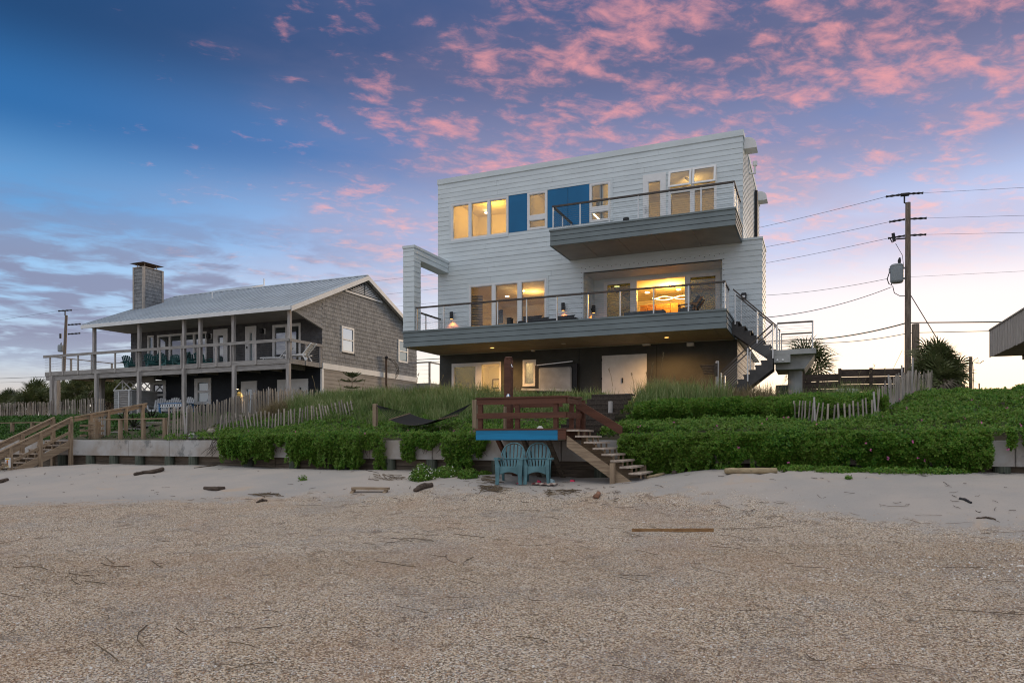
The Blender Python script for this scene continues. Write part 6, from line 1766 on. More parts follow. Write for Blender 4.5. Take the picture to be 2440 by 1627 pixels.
ML_vine = leaf_mat('vine_leaf', [(.020, .066, .008), (.056, .165, .015), (.105, .25, .024), (.19, .30, .042), (.12, .18, .03), (.065, .175, .016)], .5, .25, 1.1)
ML_lawn = leaf_mat('lawn_leaf', [(.02, .06, .012), (.045, .12, .018), (.075, .165, .026), (.05, .12, .018)], .55, .2, .9)
ML_grass = leaf_mat('dune_grass_blade', [(.075, .145, .04), (.14, .225, .065), (.23, .31, .105), (.38, .39, .19), (.19, .26, .085)], .6, .3, .8)
ML_dry = leaf_mat('dry_grass_blade', [(.20, .15, .08), (.30, .235, .13), (.24, .20, .11), (.13, .12, .06)], .7, .25, 1.2)
ML_palm = leaf_mat('palm_blade', [(.05, .075, .025), (.085, .11, .038), (.14, .155, .065), (.11, .115, .06)], .5, .2, .6)
ML_dead = leaf_mat('dead_palm_blade', [(.14, .11, .08), (.21, .175, .13), (.10, .08, .06)], .8, .15, .8)
ML_flower = mat('pink_petal', (.55, .12, .30), .6, .2, 5)
ML_wflower = mat('pale_petal', (.7, .7, .6), .6, .1, 5)

def rosettes(name, C, N, size, m, k=7, aspect=.5, tilt=(.1, 1.0), jit=.5):
    """sprigs: k leaves fanning out of each centre"""
    n = len(C)
    N = N / np.linalg.norm(N, axis=1)[:, None] + jit * rng.normal(size=(n, 3)) * .6; N /= np.linalg.norm(N, axis=1)[:, None]
    t1 = rng.normal(size=(n, 3)); t1 -= N * (t1 * N).sum(1)[:, None]; t1 /= np.linalg.norm(t1, axis=1)[:, None]; t2 = np.cross(N, t1)
    C, N, t1, t2 = (np.repeat(x, k, 0) for x in (C, N, t1, t2))
    th = np.tile(np.arange(k) * 2 * math.pi / k, n) + rng.uniform(-.4, .4, n * k); el = rng.uniform(*tilt, n * k)
    rd = np.cos(th)[:, None] * t1 + np.sin(th)[:, None] * t2
    a = rd * np.cos(el)[:, None] + N * np.sin(el)[:, None]; nn = N * np.cos(el)[:, None] - rd * np.sin(el)[:, None]; b = np.cross(nn, a)
    s = (np.repeat(rng.uniform(.7, 1.3, n), k) * rng.uniform(.7, 1.2, n * k) * size)[:, None]; w = s * aspect * .5
    C = C + N * (rng.uniform(-.5, .3, n * k)[:, None] * size)
    vs = np.stack([C + a * s * .08, C + a * s * .6 + b * w + nn * s * .1, C + a * s, C + a * s * .6 - b * w + nn * s * .1], 1).reshape(-1, 3)
    return np_mesh(name, vs, np.arange(n * k * 4).reshape(-1, 4), m)
def scatter(u0, u1, v0, v1, n):
    return rng.uniform(u0, u1, n), rng.uniform(v0, v1, n)
def keep_out(u, v):
    """true where leaves may grow: not on the deck, its stairs, the steps, the house pads"""
    k = ~((u > -7.5) & (u < -3.6) & (v < 16.62))
    k &= ~((u > -7.45) & (u < -5.1) & (v < 16.8))
    k &= ~((u > -6.05) & (u < -4.87) & (v < 20.6))
    k &= ~((u > UL - .1) & (u < -2.4) & (v > 27.3))
    k &= ~((u > -2.9) & (u < -1.1) & (v > 24.9) & (v < 26))
    return k
def cover(name, u0, u1, v0, v1, dens, size, m, lump=.10, thick=.12, dens_fn=None):
    n = int((u1 - u0) * (v1 - v0) * dens / 5.5)
    u, v = scatter(u0, u1, v0, v1, n)
    k = keep_out(u, v)
    if dens_fn is not None: k &= rng.uniform(0, 1, n) < dens_fn(u, v)
    u, v = u[k], v[k]
    z = dune_z(u, v) + lump * (vnoise(u, v, 2.6, 31) + .7 * vnoise(u, v, 6.5, 32) + .6 * vnoise(u, v, 15, 33)) * sstep(v, 16.6, 17.2) + rng.uniform(-.3, 1, len(u)) * thick
    # leaf normal leans with the slope, and towards the sea
    N = np.stack([np.zeros_like(u), -.45 * np.ones_like(u), np.ones_like(u)], 1)
    return rosettes(name, np.stack([u, v, z], 1), N, size, m)
def curtain(name, spans, n, size, m, bulge=1.0):
    """vines hanging over the seawall; spans: (u0, u1, bottom z, density share)"""
    Ps = []; Ns = []
    tot = sum((b - a) * w for a, b, z, w in spans)
    for a, b, zb, w in spans:
        k = int(n / 6.5 * (b - a) * w / tot)
        u = rng.uniform(a, b, k)
        ends = np.minimum(u - a, b - u) / max(.01, (b - a) / 2)
        rag = zb + (.24 * vnoise(u, u * 0, 7, 41) + .16 * vnoise(u, u * 0, 23, 42)) * (1 if w > .6 else .8) + .12 * (1 - np.clip(ends * 2.2, 0, 1))
        top = .16 + .08 * vnoise(u, u * 0, 3, 43)
        f = rng.uniform(0, 1, k) ** (.85)
        z = top + (rag - top) * f
        hang = np.clip((top - z) / 1.0, 0, 1)
        bul = .13 + .36 * bulge * np.sin(np.clip(hang * .95 + .22, 0, 1) * math.pi) * (1 if w > .6 else .4)
        bul = bul + (.15 * vnoise(u, z, 4.5, 44) + .11 * vnoise(u, z * .6, 13, 45) + .08 * vnoise(u, z, 30, 46)) * bulge * (1 if w > .6 else .35)
        sg = sand_z(u, np.full_like(u, 16.2))
        ok_ = z > sg - .03
        v = WV - np.maximum(bul, .03) * (1 - rng.uniform(0, 1, k) ** 2 * .7)
        Ps.append(np.stack([u, v, z], 1)[ok_]); Ns.append(np.stack([np.zeros(k), -1.0 + .5 * f * 0, .75 * np.ones(k)], 1)[ok_])
    # single trailing strands in front of the mass
    for a, b, zb, w in spans:
        for j in range(int((b - a) * 7)):
            us = rng.uniform(a, b); k = 16; z = np.linspace(-.05, max(zb, -.9) - rng.uniform(-.1, .12), k); z = np.maximum(z, float(sand_z(us, 16.1)) + .02)
            Ps.append(np.stack([us + .05 * np.sin(z * 7 + j), WV - (.30 if w > .6 else .10) - .08 * np.sin(z * 5 + j * 2), z], 1)); Ns.append(np.tile([0., -1., .3], (k, 1)))
    return rosettes(name, np.concatenate(Ps), np.concatenate(Ns), size, m)
def uw(px): return uV(px, 16.4)
right_spans = [(uw(1482), uw(1700), -.80, 1), (uw(1705), uw(1745), -.38, .8), (uw(1745), uw(1900), -.56, 1), (uw(1880), uw(2010), -.66, 1), (uw(2000), uw(2130), -.56, 1), (uw(2110), uw(2270), -.64, 1), (uw(2260), uw(2360), -.55, .9), (uw(2402), uw(2420), -.22, .4), (uw(2440), uw(2560), -.25, .5)]
curtain('hanging_vines', right_spans, 130000, .060, ML_vine)
left_spans = [(uw(528), uw(652), -.56, 1), (uw(690), uw(790), -.66, 1), (uw(775), uw(862), -.74, 1), (uw(652), uw(690), -.10, .4), (uw(862), uw(890), -.25, .5), (uw(888), uw(914), -.86, .55), (uw(955), uw(985), -.60, .5), (uw(985), uw(1062), -.16, .35), (uw(1062), uw(1125), -.72, .8), (uw(1125), uw(1160), -.35, .45)]
curtain('hanging_vines', left_spans, 72000, .060, ML_vine, bulge=.72)
# overhanging lip of the second tier
n_ = 7000; u = rng.uniform(-4.5, 1.6, n_); f = rng.uniform(0, 1, n_); z = .44 + .62 * f + .07 * vnoise(u, f * 0, 3, 61)
v = 19.35 - (.10 + .38 * np.sin(np.clip(f * .8 + .1, 0, 1) * math.pi)) + .14 * vnoise(u, z, 5, 62) + .10 * vnoise(u, z, 14, 63)
k_ = keep_out(u, v); C_ = np.stack([u, v, z], 1)[k_]
rosettes('tier_vines', C_, np.tile([0., -1., .8], (len(C_), 1)), .064, ML_vine)
# trailing runners: bare stems and strands over the concrete
mb = MB()
for (a, b, n, zb) in ((505, 540, 10, -.52), (650, 692, 10, -.4), (862, 893, 8, -.5), (955, 1060, 16, -.45), (1130, 1160, 4, -.5)):
    for k in range(n):
        u = uV(random.uniform(a, b), WV - .05); p = Vector((u, WV - .04, .06)); pts = [tuple(p)]
        L = random.uniform(.4, 1.0) * (zb - .06)
        for i in range(1, 6): pts.append((u + .05 * math.sin(i * 1.3 + k) + (-.10 * i if a == 505 else 0), WV - .04 - .03 * i * random.random(), .06 + L * i / 5))
        mb.tube(pts, .006, 4)
mb.obj('bare_runner', mat('bare_stem', (.06, .045, .035), .9, .2, 8), kind='stuff')
# ground cover on the dune
cover('ground_cover', uw(1470), 9.5, 16.5, 26.5, 1350, .066, ML_vine, lump=.09, thick=.11)
cover('ground_cover', -19.6, -3.9, 16.5, 23.5, 850, .070, ML_vine, lump=.10, thick=.13,
      dens_fn=lambda u, v: np.where(u < -18, .5, 1.0) * np.where((v > 21.5), .35, 1))
cover('ground_cover', -4.4, 1.5, 18.9, 19.55, 2200, .066, ML_vine, lump=.06, thick=.14)
cover('ground_cover', -4.9, -3.6, 16.4, 19.5, 700, .08, ML_vine, lump=.06, thick=.16)
cover('lawn', -46, -24.9, 16.6, 27.5, 210, .12, ML_lawn, lump=.04, thick=.10)
cover('lawn', -23.8, -18.6, 17.0, 27, 160, .10, ML_lawn, lump=.03, thick=.08, dens_fn=lambda u, v: np.clip(.35 + vnoise(u, v, 1.5, 51), 0, 1))
# pink flowers
u, v = scatter(-4, 8, 16.6, 23, 80); k = keep_out(u, v); u, v = u[k], v[k]
P = np.stack([u, v, dune_z(u, v) + .13], 1)
u2 = rng.uniform(-3.6, 4.2, 12); P2 = np.stack([u2, np.full(12, 16.1), rng.uniform(-.5, .05, 12)], 1)
u3, v3 = scatter(-17, -7.6, 16.3, 18.0, 14); P3 = np.stack([u3, v3, dune_z(u3, np.maximum(v3, 16.7)) + .12], 1)
PP = np.concatenate([P, P2, P3]); PP = np.repeat(PP, 4, 0) + rng.normal(size=(len(PP) * 4, 3)) * .008
leaves('pink_flowers', PP, np.tile([0, -.8, .5], (len(PP), 1)), .030, ML_flower, aspect=1.0, jitter=.5)

def blades(name, u, v, z, L, width, m, lean=.55, bend=.9):
    """grass blades: three tapering segments that arch over"""
    n = len(u); th = rng.uniform(0, 2 * math.pi, n)
    dx, dy = np.cos(th), np.sin(th)
    l0 = np.abs(rng.normal(0, lean, n)) * .45; l1 = np.abs(rng.normal(bend, .35, n)) * .6
    px, py = -dy, dx
    pts = []; cur = np.stack([u, v, z], 1); ang = l0
    seg = L / 4
    pts.append(cur)
    for i in range(4):
        st_ = np.stack([np.sin(ang) * dx, np.sin(ang) * dy, np.cos(ang)], 1) * seg[:, None]
        cur = cur + st_; pts.append(cur); ang = ang + l1 * (.25 + .25 * i)
    W_ = np.stack([px, py, np.zeros(n)], 1) * (width * rng.uniform(.6, 1.3, n))[:, None] / 2
    rows = [(pts[0] - W_ * .8, pts[0] + W_ * .8), (pts[1] - W_, pts[1] + W_), (pts[2] - W_ * .8, pts[2] + W_ * .8), (pts[3] - W_ * .5, pts[3] + W_ * .5), (pts[4] - W_ * .1, pts[4] + W_ * .1)]
    vs = np.stack([x for r in rows for x in r], 1).reshape(-1, 3)
    b = np.arange(n)[:, None] * 10
    q = np.concatenate([b + np.array([2*i, 2*i+1, 2*i+3, 2*i+2])[None] for i in range(4)], 0)
    return np_mesh(name, vs, q, m)
def tufts(name, boxes, ntuft, per, L, width, m, spread=.16, **kw):
    us, vs_, Ls = [], [], []
    tot = sum((b - a) * (d - c) * w for a, b, c, d, w in boxes)
    for a, b, c, d, w in boxes:
        k = max(1, int(ntuft * (b - a) * (d - c) * w / tot)); tu, tv = scatter(a, b, c, d, k)
        kk = keep_out(tu, tv); tu, tv = tu[kk], tv[kk]; sc = rng.uniform(.65, 1.15, len(tu))
        for x, y, s in zip(tu, tv, sc):
            us.append(rng.normal(x, spread, per)); vs_.append(rng.normal(y, spread, per)); Ls.append(rng.uniform(.55, 1.1, per) * L * s)
    u = np.concatenate(us); v = np.concatenate(vs_); L_ = np.concatenate(Ls)
    return blades(name, u, v, dune_z(u, v) - .03, L_, width, m, **kw)
# sea oats and panic grass: the mound before the house
tufts('dune_grass', [(-17.6, -10.6, 20.4, 24.2, 1.2), (-19.0, -15.5, 21.5, 25.5, 1.0)], 330, 62, .74, .017, ML_grass)
tufts('dune_grass', [(-10.6, -6.2, 20.0, 23.2, 1)], 120, 50, .46, .016, ML_grass)
tufts('dune_grass', [(-17.0, -9.0, 19.2, 20.6, 1)], 110, 50, .5, .012, ML_grass)
tufts('dune_grass', [(-4.9, -3.5, 21.2, 23.0, 2.6), (-4.9, -2.4, 19.6, 21.2, .8)], 80, 64, .84, .016, ML_grass)
tufts('dune_grass', [(-4.0, -1.2, 21.4, 23.8, 1.0)], 80, 44, .60, .015, ML_dry)
tufts('dune_grass', [(-1, 3.0, 23.5, 26.5, 1)], 40, 30, .7, .011, ML_grass)
tufts('dune_grass', [(uV(640, 20.5) , uV(682, 20.5), 20.0, 20.9, 1.0)], 16, 90, .75, .012, ML_dry)
tufts('dune_grass', [(-20, -15.6, 25.6, 29, 1)], 60, 26, 1.1, .012, ML_grass)
# tall seed stalks
def stalks(name, spec, m):
    mb = MB()
    for (px, py0, py1, V, lean) in spec:
        a = atV(px, py0, V); b = atV(px + lean, py1, V); mid = a.lerp(b, .55) + Vector((-.02 * lean / 10, 0, .05))
        mb.tube([a, mid, b], [.008, .007, .004], 4)
        for k in range(5): mb.tube([b - (b - mid) * .1 * k, b - (b - mid) * .1 * k + Vector((random.uniform(-.05, .05), random.uniform(-.05, .05), .05))], [.012, .004], 4)
    return mb.obj(name, m, kind='stuff')
stalks('seed_stalks', [(1547, 945, 866, 23.5, 8), (1568, 940, 842, 23.8, 14), (1545, 930, 888, 23.0, -6), (1590, 940, 900, 23.4, 18), (1512, 930, 890, 23.2, -8), (1720, 940, 900, 23.5, 6), (1460, 920, 880, 23, -10), (752, 930, 897, 26, -8), (812, 935, 905, 26.5, -6), (862, 935, 905, 27, 8), (990, 930, 890, 24.5, 8), (1030, 935, 890, 24.5, -8), (1045, 930, 895, 24.5, 12), (2040, 935, 885, 27, 10), (2082, 930, 870, 27.5, 1), (2110, 930, 878, 27, -2), (2055, 925, 885, 27, 22)], ML_dry)

# ---- fan palms ------------------------------------------------------
def frond_arrays(n=22, R_=.62, spread=4.4, pet=.75, droop=.35):
    """one fan leaf: petiole along +x, blades fanned at its end; returns verts, quads"""
    vs = []; fs = []
    k = len(vs); w = .018
    vs += [(0, -w, 0), (0, w, 0), (pet, w * .6, .06), (pet, -w * .6, .06)]; fs.append((0, 1, 2, 3))
    for i in range(n):
        a = -spread / 2 + spread * i / (n - 1); L = R_ * (1 - .22 * abs(a) / (spread / 2)) * random.uniform(.9, 1.08)
        ca_, sa_ = math.cos(a), math.sin(a); px_, py_ = -sa_, ca_; bw = .030
        z1 = .06 + .05 * (1 if i % 2 else -1) * .5
        b = len(vs)
        c0 = (pet, 0, .06); m_ = (pet + ca_ * L * .55, sa_ * L * .55, z1 + .03); e = (pet + ca_ * L, sa_ * L, z1 - droop * L * random.uniform(.5, 1.2))
        vs += [c0, (m_[0] + px_ * bw, m_[1] + py_ * bw, m_[2] + .012), e, (m_[0] - px_ * bw, m_[1] - py_ * bw, m_[2] + .012)]
        fs.append((b, b + 1, b + 2, b + 3))
    return vs, fs
def palm(name, loc, label, cat, group, nf, R_, pet, trunk_h, hang, dead=0, el=(-.3, 1.3), seed=0, tr=.14, jit=.0):
    """crown of fan leaves (green, and a skirt of dead ones) on a stem"""
    random.seed(seed); t = thing(name, (0, 0, 0), label, cat, group)
    g = MB(); dmb = MB()
    for k in range(nf + dead):
        isd = k >= nf
        az = random.uniform(0, 6.283) if isd else k * 2.39996 + random.uniform(-.2, .2)
        e = random.uniform(-1.2, -.1) if isd else el[0] + (el[1] - el[0]) * (1 - (k + .5) / nf) ** .8
        vs, fs = frond_arrays(20, R_ * random.uniform(.85, 1.1), 4.3, pet * random.uniform(.75, 1.15), .04 + hang * .45 * random.random() ** 2 + (.6 if isd else 0))
        M = Matrix.Translation((random.uniform(-jit, jit), random.uniform(-jit, jit), trunk_h + random.uniform(-.1, .1) - (random.uniform(0, .5) * trunk_h if isd else random.uniform(0, jit * .6)))) @ Matrix.Rotation(az, 4, 'Z') @ Matrix.Rotation(-e, 4, 'Y') @ Matrix.Rotation(random.uniform(-.6, .6), 4, 'X')
        (dmb if isd else g).add([M @ Vector(v) for v in vs], fs)
    g.obj('frond_crown', ML_palm, t, local=True)
    if dead: dmb.obj('dead_fronds', ML_dead, t, local=True)
    MB().tube([(0, 0, -.5), (.03, 0, trunk_h * .5), (0, 0, trunk_h + .05)], [tr, tr * .9, tr * .7], 9).obj('trunk', M_pole, t, local=True)
    t.location = loc; return t
q = atV(1925, 868, 32)
palm('sabal_palm', (q.x, 32, 1.0), 'fan palm silhouetted behind the concrete stair landing', 'palm', None, 26, .92, .55, q.z - 1.0, 1.1, dead=3, el=(-.9, 1.2), seed=3)
pals = [(2237, 868, 27.5, .60, 26, 12, 'dark shaggy palmetto with brown hanging fronds by the leaning picket fence', 1.15), (2207, 884, 26.8, .5, 16, 3, 'smaller palmetto tight behind the pickets left of the shaggy one', .8), (2260, 893, 27.0, .52, 20, 8, 'low broad palmetto on the right shoulder of the shaggy one', .8), (2225, 846, 28.2, .5, 18, 4, 'upper palmetto crown rising behind the shaggy one', 1.8), (2250, 905, 26.4, .55, 16, 5, 'lowest palmetto in front of the shaggy one', .45)]
for i, (px, py, V, r_, nf, dd, lb, th) in enumerate(pals):
    q = atV(px, py, V); palm('palmetto', (q.x, V, q.z - th), lb, 'palmetto', 'palmettos on the right dune', nf, r_, .32, th, .45, dead=dd, el=(-.7, 1.3), seed=20 + i, jit=.18)
# thicket on the far left: three kinds built, then copied
lefts = [(4, 958, 33, 'leftmost saw palmetto above the far picket fence'), (30, 948, 34, 'tall pointed saw palmetto second from the left picture edge'), (52, 965, 33, 'low saw palmetto in the dip between two taller ones'), (84, 946, 35, 'spiky light green saw palmetto left of the first deck post'), (104, 962, 33, 'saw palmetto just left of the outer deck post'), (134, 950, 34, 'saw palmetto right beside the outer deck post, before the poles'), (160, 945, 35, 'saw palmetto under the distant utility pole'), (182, 936, 33, 'tall bushy saw palmetto left of the second deck post'), (206, 934, 34, 'tallest saw palmetto, touching the second deck post'), (222, 955, 33, 'saw palmetto partly behind the second deck post'), (258, 940, 32, 'saw palmetto between the thick post and the louvred shed'), (150, 968, 32.4, 'lower saw palmetto above the pickets between the deck posts'), (196, 966, 32.2, 'low dark saw palmetto before the tallest one'), (70, 970, 32.2, 'lowest saw palmetto touching the far picket tops'), (20, 972, 32.2, 'low saw palmetto near the left edge behind the pickets'), (270, 958, 31.6, 'dark saw palmetto hard against the louvred shed'), (290, 930, 34, 'saw palmetto showing through the open shed rafters')]
protos = []
for i, (px, py, V, lb) in enumerate(lefts):
    q = atV(px, py, V)
    if i < 3:
        o = palm('saw_palmetto', (0, 0, 0), lb, 'palmetto', 'saw palmettos beyond the left fence', 26, .62, .40, 1.2, .3, dead=4, el=(-.5, 1.35), seed=60 + i, jit=.4)
        protos.append(o); o.location = (q.x, V, q.z - 1.25)
    else:
        copy_tree(protos[i % 3], loc=(q.x, V, q.z - 1.25), rotz=random.uniform(0, 6.28), label=lb, scale=random.uniform(1.0, 1.35))
q = atV(170, 985, 30.5)
n = 1800; d = rng.normal(size=(n, 3)); d /= np.linalg.norm(d, axis=1)[:, None]; P = d * (rng.uniform(.5, 1, n)[:, None]) * np.array([.85, .6, .5]) + np.array([q.x, 30.5, 1.5])
bush = leaves('round_bush', P, d, .10, ML_lawn); bush['kind'] = 'thing'; tag(bush, 'small bright green bush behind the pickets left of the second deck post', 'bush')
# little norfolk pine
q = atV(839, 893, 27.2); zb0 = 1.4
np_ = thing('norfolk_pine', (q.x, 27.2, zb0), 'young tiered pine in front of the shingled end wall', 'pine tree')
MB().tube([(q.x, 27.2, zb0), (q.x, 27.2, q.z)], [.03, .012], 6).obj('trunk', M_pole, np_)
cb = MB()
for tier, (z, r_) in enumerate(((q.z - .95, .32), (q.z - .62, .38), (q.z - .32, .58), (q.z - .14, .42), (q.z - .04, .22))):
    for k in range(9):
        a = k * 6.283 / 9 + tier * .4; d = Vector((math.cos(a), math.sin(a), .12 if tier < 3 else .5)); e = Vector((q.x, 27.2, z)) + d * r_
        cb.tube([(q.x, 27.2, z), Vector((q.x, 27.2, z)).lerp(e, .6) + Vector((0, 0, -.01)), e + Vector((0, 0, .04))], [.012, .028, .012], 5)
        for s in range(10):
            p = Vector((q.x, 27.2, z)).lerp(e, .25 + .075 * s); sd_ = Vector((-d.y, d.x, .3)) * random.choice((-1, 1)); cb.add([p, p + sd_ * .07 + d * .03, p + sd_ * .09 + d * .05, p + d * .04], [(0, 1, 2, 3)])
cb.obj('branch', ML_palm, np_)
# spiny dark plants on the terrace by the walkway
for (px, V, lb) in ((318, 19.5, 'dark spiny agave between the walkway rail posts'), (296, 20.4, 'second dark agave, half behind the rail post'), (362, 21.5, 'dark spiny agave before the white lounge chairs')):
    u = uV(px, V); zz = float(dune_z(np.array([u]), np.array([V]))[0]); ag = thing('agave', (u, V, zz), lb, 'agave', 'agaves on the terrace'); m = MB()
    for k in range(22):
        a = k * 2.4; e = .25 + .9 * (k / 22); L = random.uniform(.5, .75); d = Vector((math.cos(a) * math.cos(e), math.sin(a) * math.cos(e), math.sin(e))); sd_ = Vector((-math.sin(a), math.cos(a), 0)) * .035
        p0_ = Vector((u, V, zz + .05)); p1_ = p0_ + d * L * .5 + Vector((0, 0, .05)); p2_ = p0_ + d * L
        m.add([p0_ - sd_ * .7, p0_ + sd_ * .7, p1_ + sd_, p2_, p1_ - sd_], [(0, 1, 2, 4), (4, 2, 3)])
    m.obj('spiny_leaf', leaf_mat('agave_leaf', [(.02, .03, .018), (.045, .055, .03), (.03, .035, .02)], .5, .1), ag)
# small plants on the sand
def sand_plant(name, px0, px1, py, h, n, label, size=.05, m=None, flowers=0):
    a, b = on_sand(px0, py), on_sand(px1, py); c = (a + b) / 2; r_ = (b - a).length / 2
    d = rng.normal(size=(n, 3)); d[:, 2] = np.abs(d[:, 2]); d /= np.linalg.norm(d, axis=1)[:, None]
    k = rng.uniform(.35, 1, n)[:, None]; lump = 1 + .25 * vnoise(d[:, 0] * 3 + px0, d[:, 1] * 3, 2, 77)[:, None]
    P = d * k * np.array([r_, min(r_, .38), h]) * lump + np.array([c.x, c.y + .1, float(sand_z(c.x, c.y)) + .0])
    o = leaves(name, P, d, size, m or ML_vine); o['kind'] = 'thing'; tag(o, label, 'plant', None)
    if flowers:
        P = d[:flowers] * np.array([r_, min(r_, .38), h]) * 1.02 + np.array([c.x, c.y + .1, float(sand_z(c.x, c.y))]); P = np.repeat(P, 3, 0)
        f = leaves('pale_flower', P, np.tile([0, -.6, .6], (len(P), 1)), .022, ML_wflower, aspect=1, jitter=.6); f['kind'] = 'stuff'; f.parent = o; 
sand_plant('beach_plant', 970, 1030, 1144, .38, 2600, 'rounded leafy plant at the left end of the low clump on the sand', .055, flowers=60)
sand_plant('beach_plant', 1026, 1092, 1136, .26, 1900, 'low leafy plant in the middle of the clump on the sand', .055, flowers=30)
sand_plant('beach_plant', 1088, 1136, 1140, .24, 1500, 'upright leafy plant nearest the teal chairs', .055)
sand_plant('beach_plant', 1130, 1170, 1130, .10, 500, 'flat sprig of leaves beside the green pile', .05)
sand_plant('beach_seedling', 706, 724, 1146, .16, 130, 'lone little seedling on the open sand left of centre', .05)
sand_plant('beach_seedling', 2013, 2031, 1144, .12, 110, 'lone little seedling on the sand below the right hedge', .05)
sand_plant('sprawling_vine', 545, 650, 1100, .12, 1800, 'flat vine creeping over the sand below the left wall', .07)
sand_plant('sprawling_vine', 735, 870, 1117, .15, 2200, 'vine spilling onto the sand under the thick left hedge', .07)
sand_plant('sprawling_vine', 1700, 1765, 1117, .12, 900, 'vine spilling onto the sand above the pale log', .07)
for (a, b, y, lb) in ((1955, 2040, 1128, 'vine fringe on the sand near the right seedling'), (2055, 2190, 1130, 'long vine fringe on the sand right of the seedling'), (2200, 2290, 1131, 'vine fringe on the sand before the bare right wall end'), (1860, 1945, 1125, 'vine fringe on the sand right of the pale log')):
    sand_plant('sprawling_vine', a - 18, b + 18, y - 4, .10, 1500, lb, .06)

# ================================================================ THINGS ON THE SAND
M_drift = wood('driftwood', (.115, .085, .065), (.06, .045, .035), along='x'); M_driftp = wood('pale_driftwood', (.42, .33, .20), (.33, .26, .16), along='x')
M_reed = mat('reed_straw', (.16, .115, .065), .85, .25, 6, col2=(.09, .065, .045))
def log(pts, r, m, label, name='driftwood_log', cat='driftwood', n=9, flat=None):
    P = []
    for (x, y) in pts:
        q = on_sand(x, y); P.append(Vector((q.x, q.y, float(sand_z(q.x, q.y)) + (r if not isinstance(r, list) else r[len(P)]) * .75)))
    P2 = []
    for a, b in zip(P, P[1:]):
        for k in range(4): P2.append(a.lerp(b, k / 4) + Vector((random.uniform(-.01, .01), random.uniform(-.01, .01), random.uniform(-.004, .004))))
    P2.append(P[-1]); rr = [(r if not isinstance(r, list) else np.interp(i / (len(P2) - 1), np.linspace(0, 1, len(r)), r)) * random.uniform(.88, 1.12) for i in range(len(P2))]
    return tag(MB().tube(P2, rr, n).obj(name, m, smooth=True), label, cat)
log([(321, 1133), (342, 1128), (365, 1128), (387, 1121)], [.05, .045, .07, .06], M_drift, 'dark twisted driftwood log on the left sand below the concrete wall')
log([(489, 1165), (505, 1168), (520, 1168), (535, 1165)], [.04, .055, .055, .04], M_drift, 'short dark knobbly driftwood piece on the left sand')
log([(990, 1172), (1005, 1165), (1029, 1160)], [.05, .075, .06], M_drift, 'fat dark driftwood stump left of the teal chairs')
log([(-12, 1152), (4, 1150), (17, 1145)], [.06, .06, .05], M_drift, 'dark log end at the left picture edge below the stairs')
log([(1728, 1127), (1790, 1127), (1850, 1126)], [.065, .065, .06], M_driftp, 'thick pale round log lying under the right hedge', n=14)
log([(1605, 1129), (1640, 1120), (1675, 1111), (1702, 1103)], [.05, .055, .055, .045], M_drift, 'rough brown palm log propped against the hedge right of the stairs')
log([(1540, 1140), (1575, 1133), (1606, 1126)], [.035, .035, .03], M_driftp, 'straight pale pole beside the stair foot')
log([(2285, 1189), (2300, 1193), (2314, 1199)], [.02, .028, .02], M_black, 'short black stick on the smooth right sand')
log([(2326, 1236), (2350, 1234), (2372, 1238)], [.012, .016, .012], M_drift, 'thin bowed twig on the far right sand')
log([(1420, 1188), (1426, 1180)], [.055, .05], mat('orange_wood', (.30, .15, .09), .8, .1, 6), 'small orange brown wood chunk below the stairs', 'wood_chunk')
log([(463, 1115), (500, 1111), (530, 1106)], [.012, .02, .015], M_drift, 'thin dark branch under the left vine edge')
log([(840, 1116), (880, 1122), (902, 1127)], [.008, .012, .008], M_drift, 'thin stick pointing at the left hedge bottom')
log([(612, 1198), (625, 1194), (637, 1194)], [.02, .035, .02], M_drift, 'dark seaweed twist on the left sand')
# half buried board on two stubs
hb = thing('buried_bench', on_sand(882, 1168), 'weathered plank lying on two stub legs in the sand', 'plank')
a, b = on_sand(840, 1172), on_sand(926, 1172)
MB().bar(a + Vector((0, 0, .085)), b + Vector((0, 0, .075)), .14, .055).obj('plank', M_newwood, hb)
for f in (.05, .95): p = a.lerp(b, f); MB().bar(p + Vector((-.03, -.1, -.06)), p + Vector((0, 0, .06)), .07, .05, up=(0, 1, 0)).obj('stub', M_newwood, hb)
a, b = on_sand(1506, 1266), on_sand(1700, 1266)
tag(MB().bar(a + Vector((0, 0, .02)), b + Vector((0, 0, .025)), .045, .05).obj('timber_strip', wood('orange_timber', (.34, .20, .09), (.24, .13, .06))), 'long straight orange timber strip on the shell gravel', 'timber')
a = on_sand(648, 1104)
sb_ = MB(); sb_.add([a + Vector((-.55, .1, .05)), a + Vector((.1, .25, .30)), a + Vector((.35, .1, .22)), a + Vector((.1, -.3, .0)), a + Vector((-.3, -.35, -.03)), a + Vector((-.2, .3, -.1)), a + Vector((.3, .35, -.1))], [(0, 4, 3, 1), (1, 3, 2), (0, 1, 5), (1, 2, 6, 5)])
tag(sb_.obj('erosion_mat', mat('tan_geotextile', (.36, .26, .19), .95, .15, 3, .4, 30)), 'crumpled tan erosion mat poking from the sand under the wall gap', 'mat')
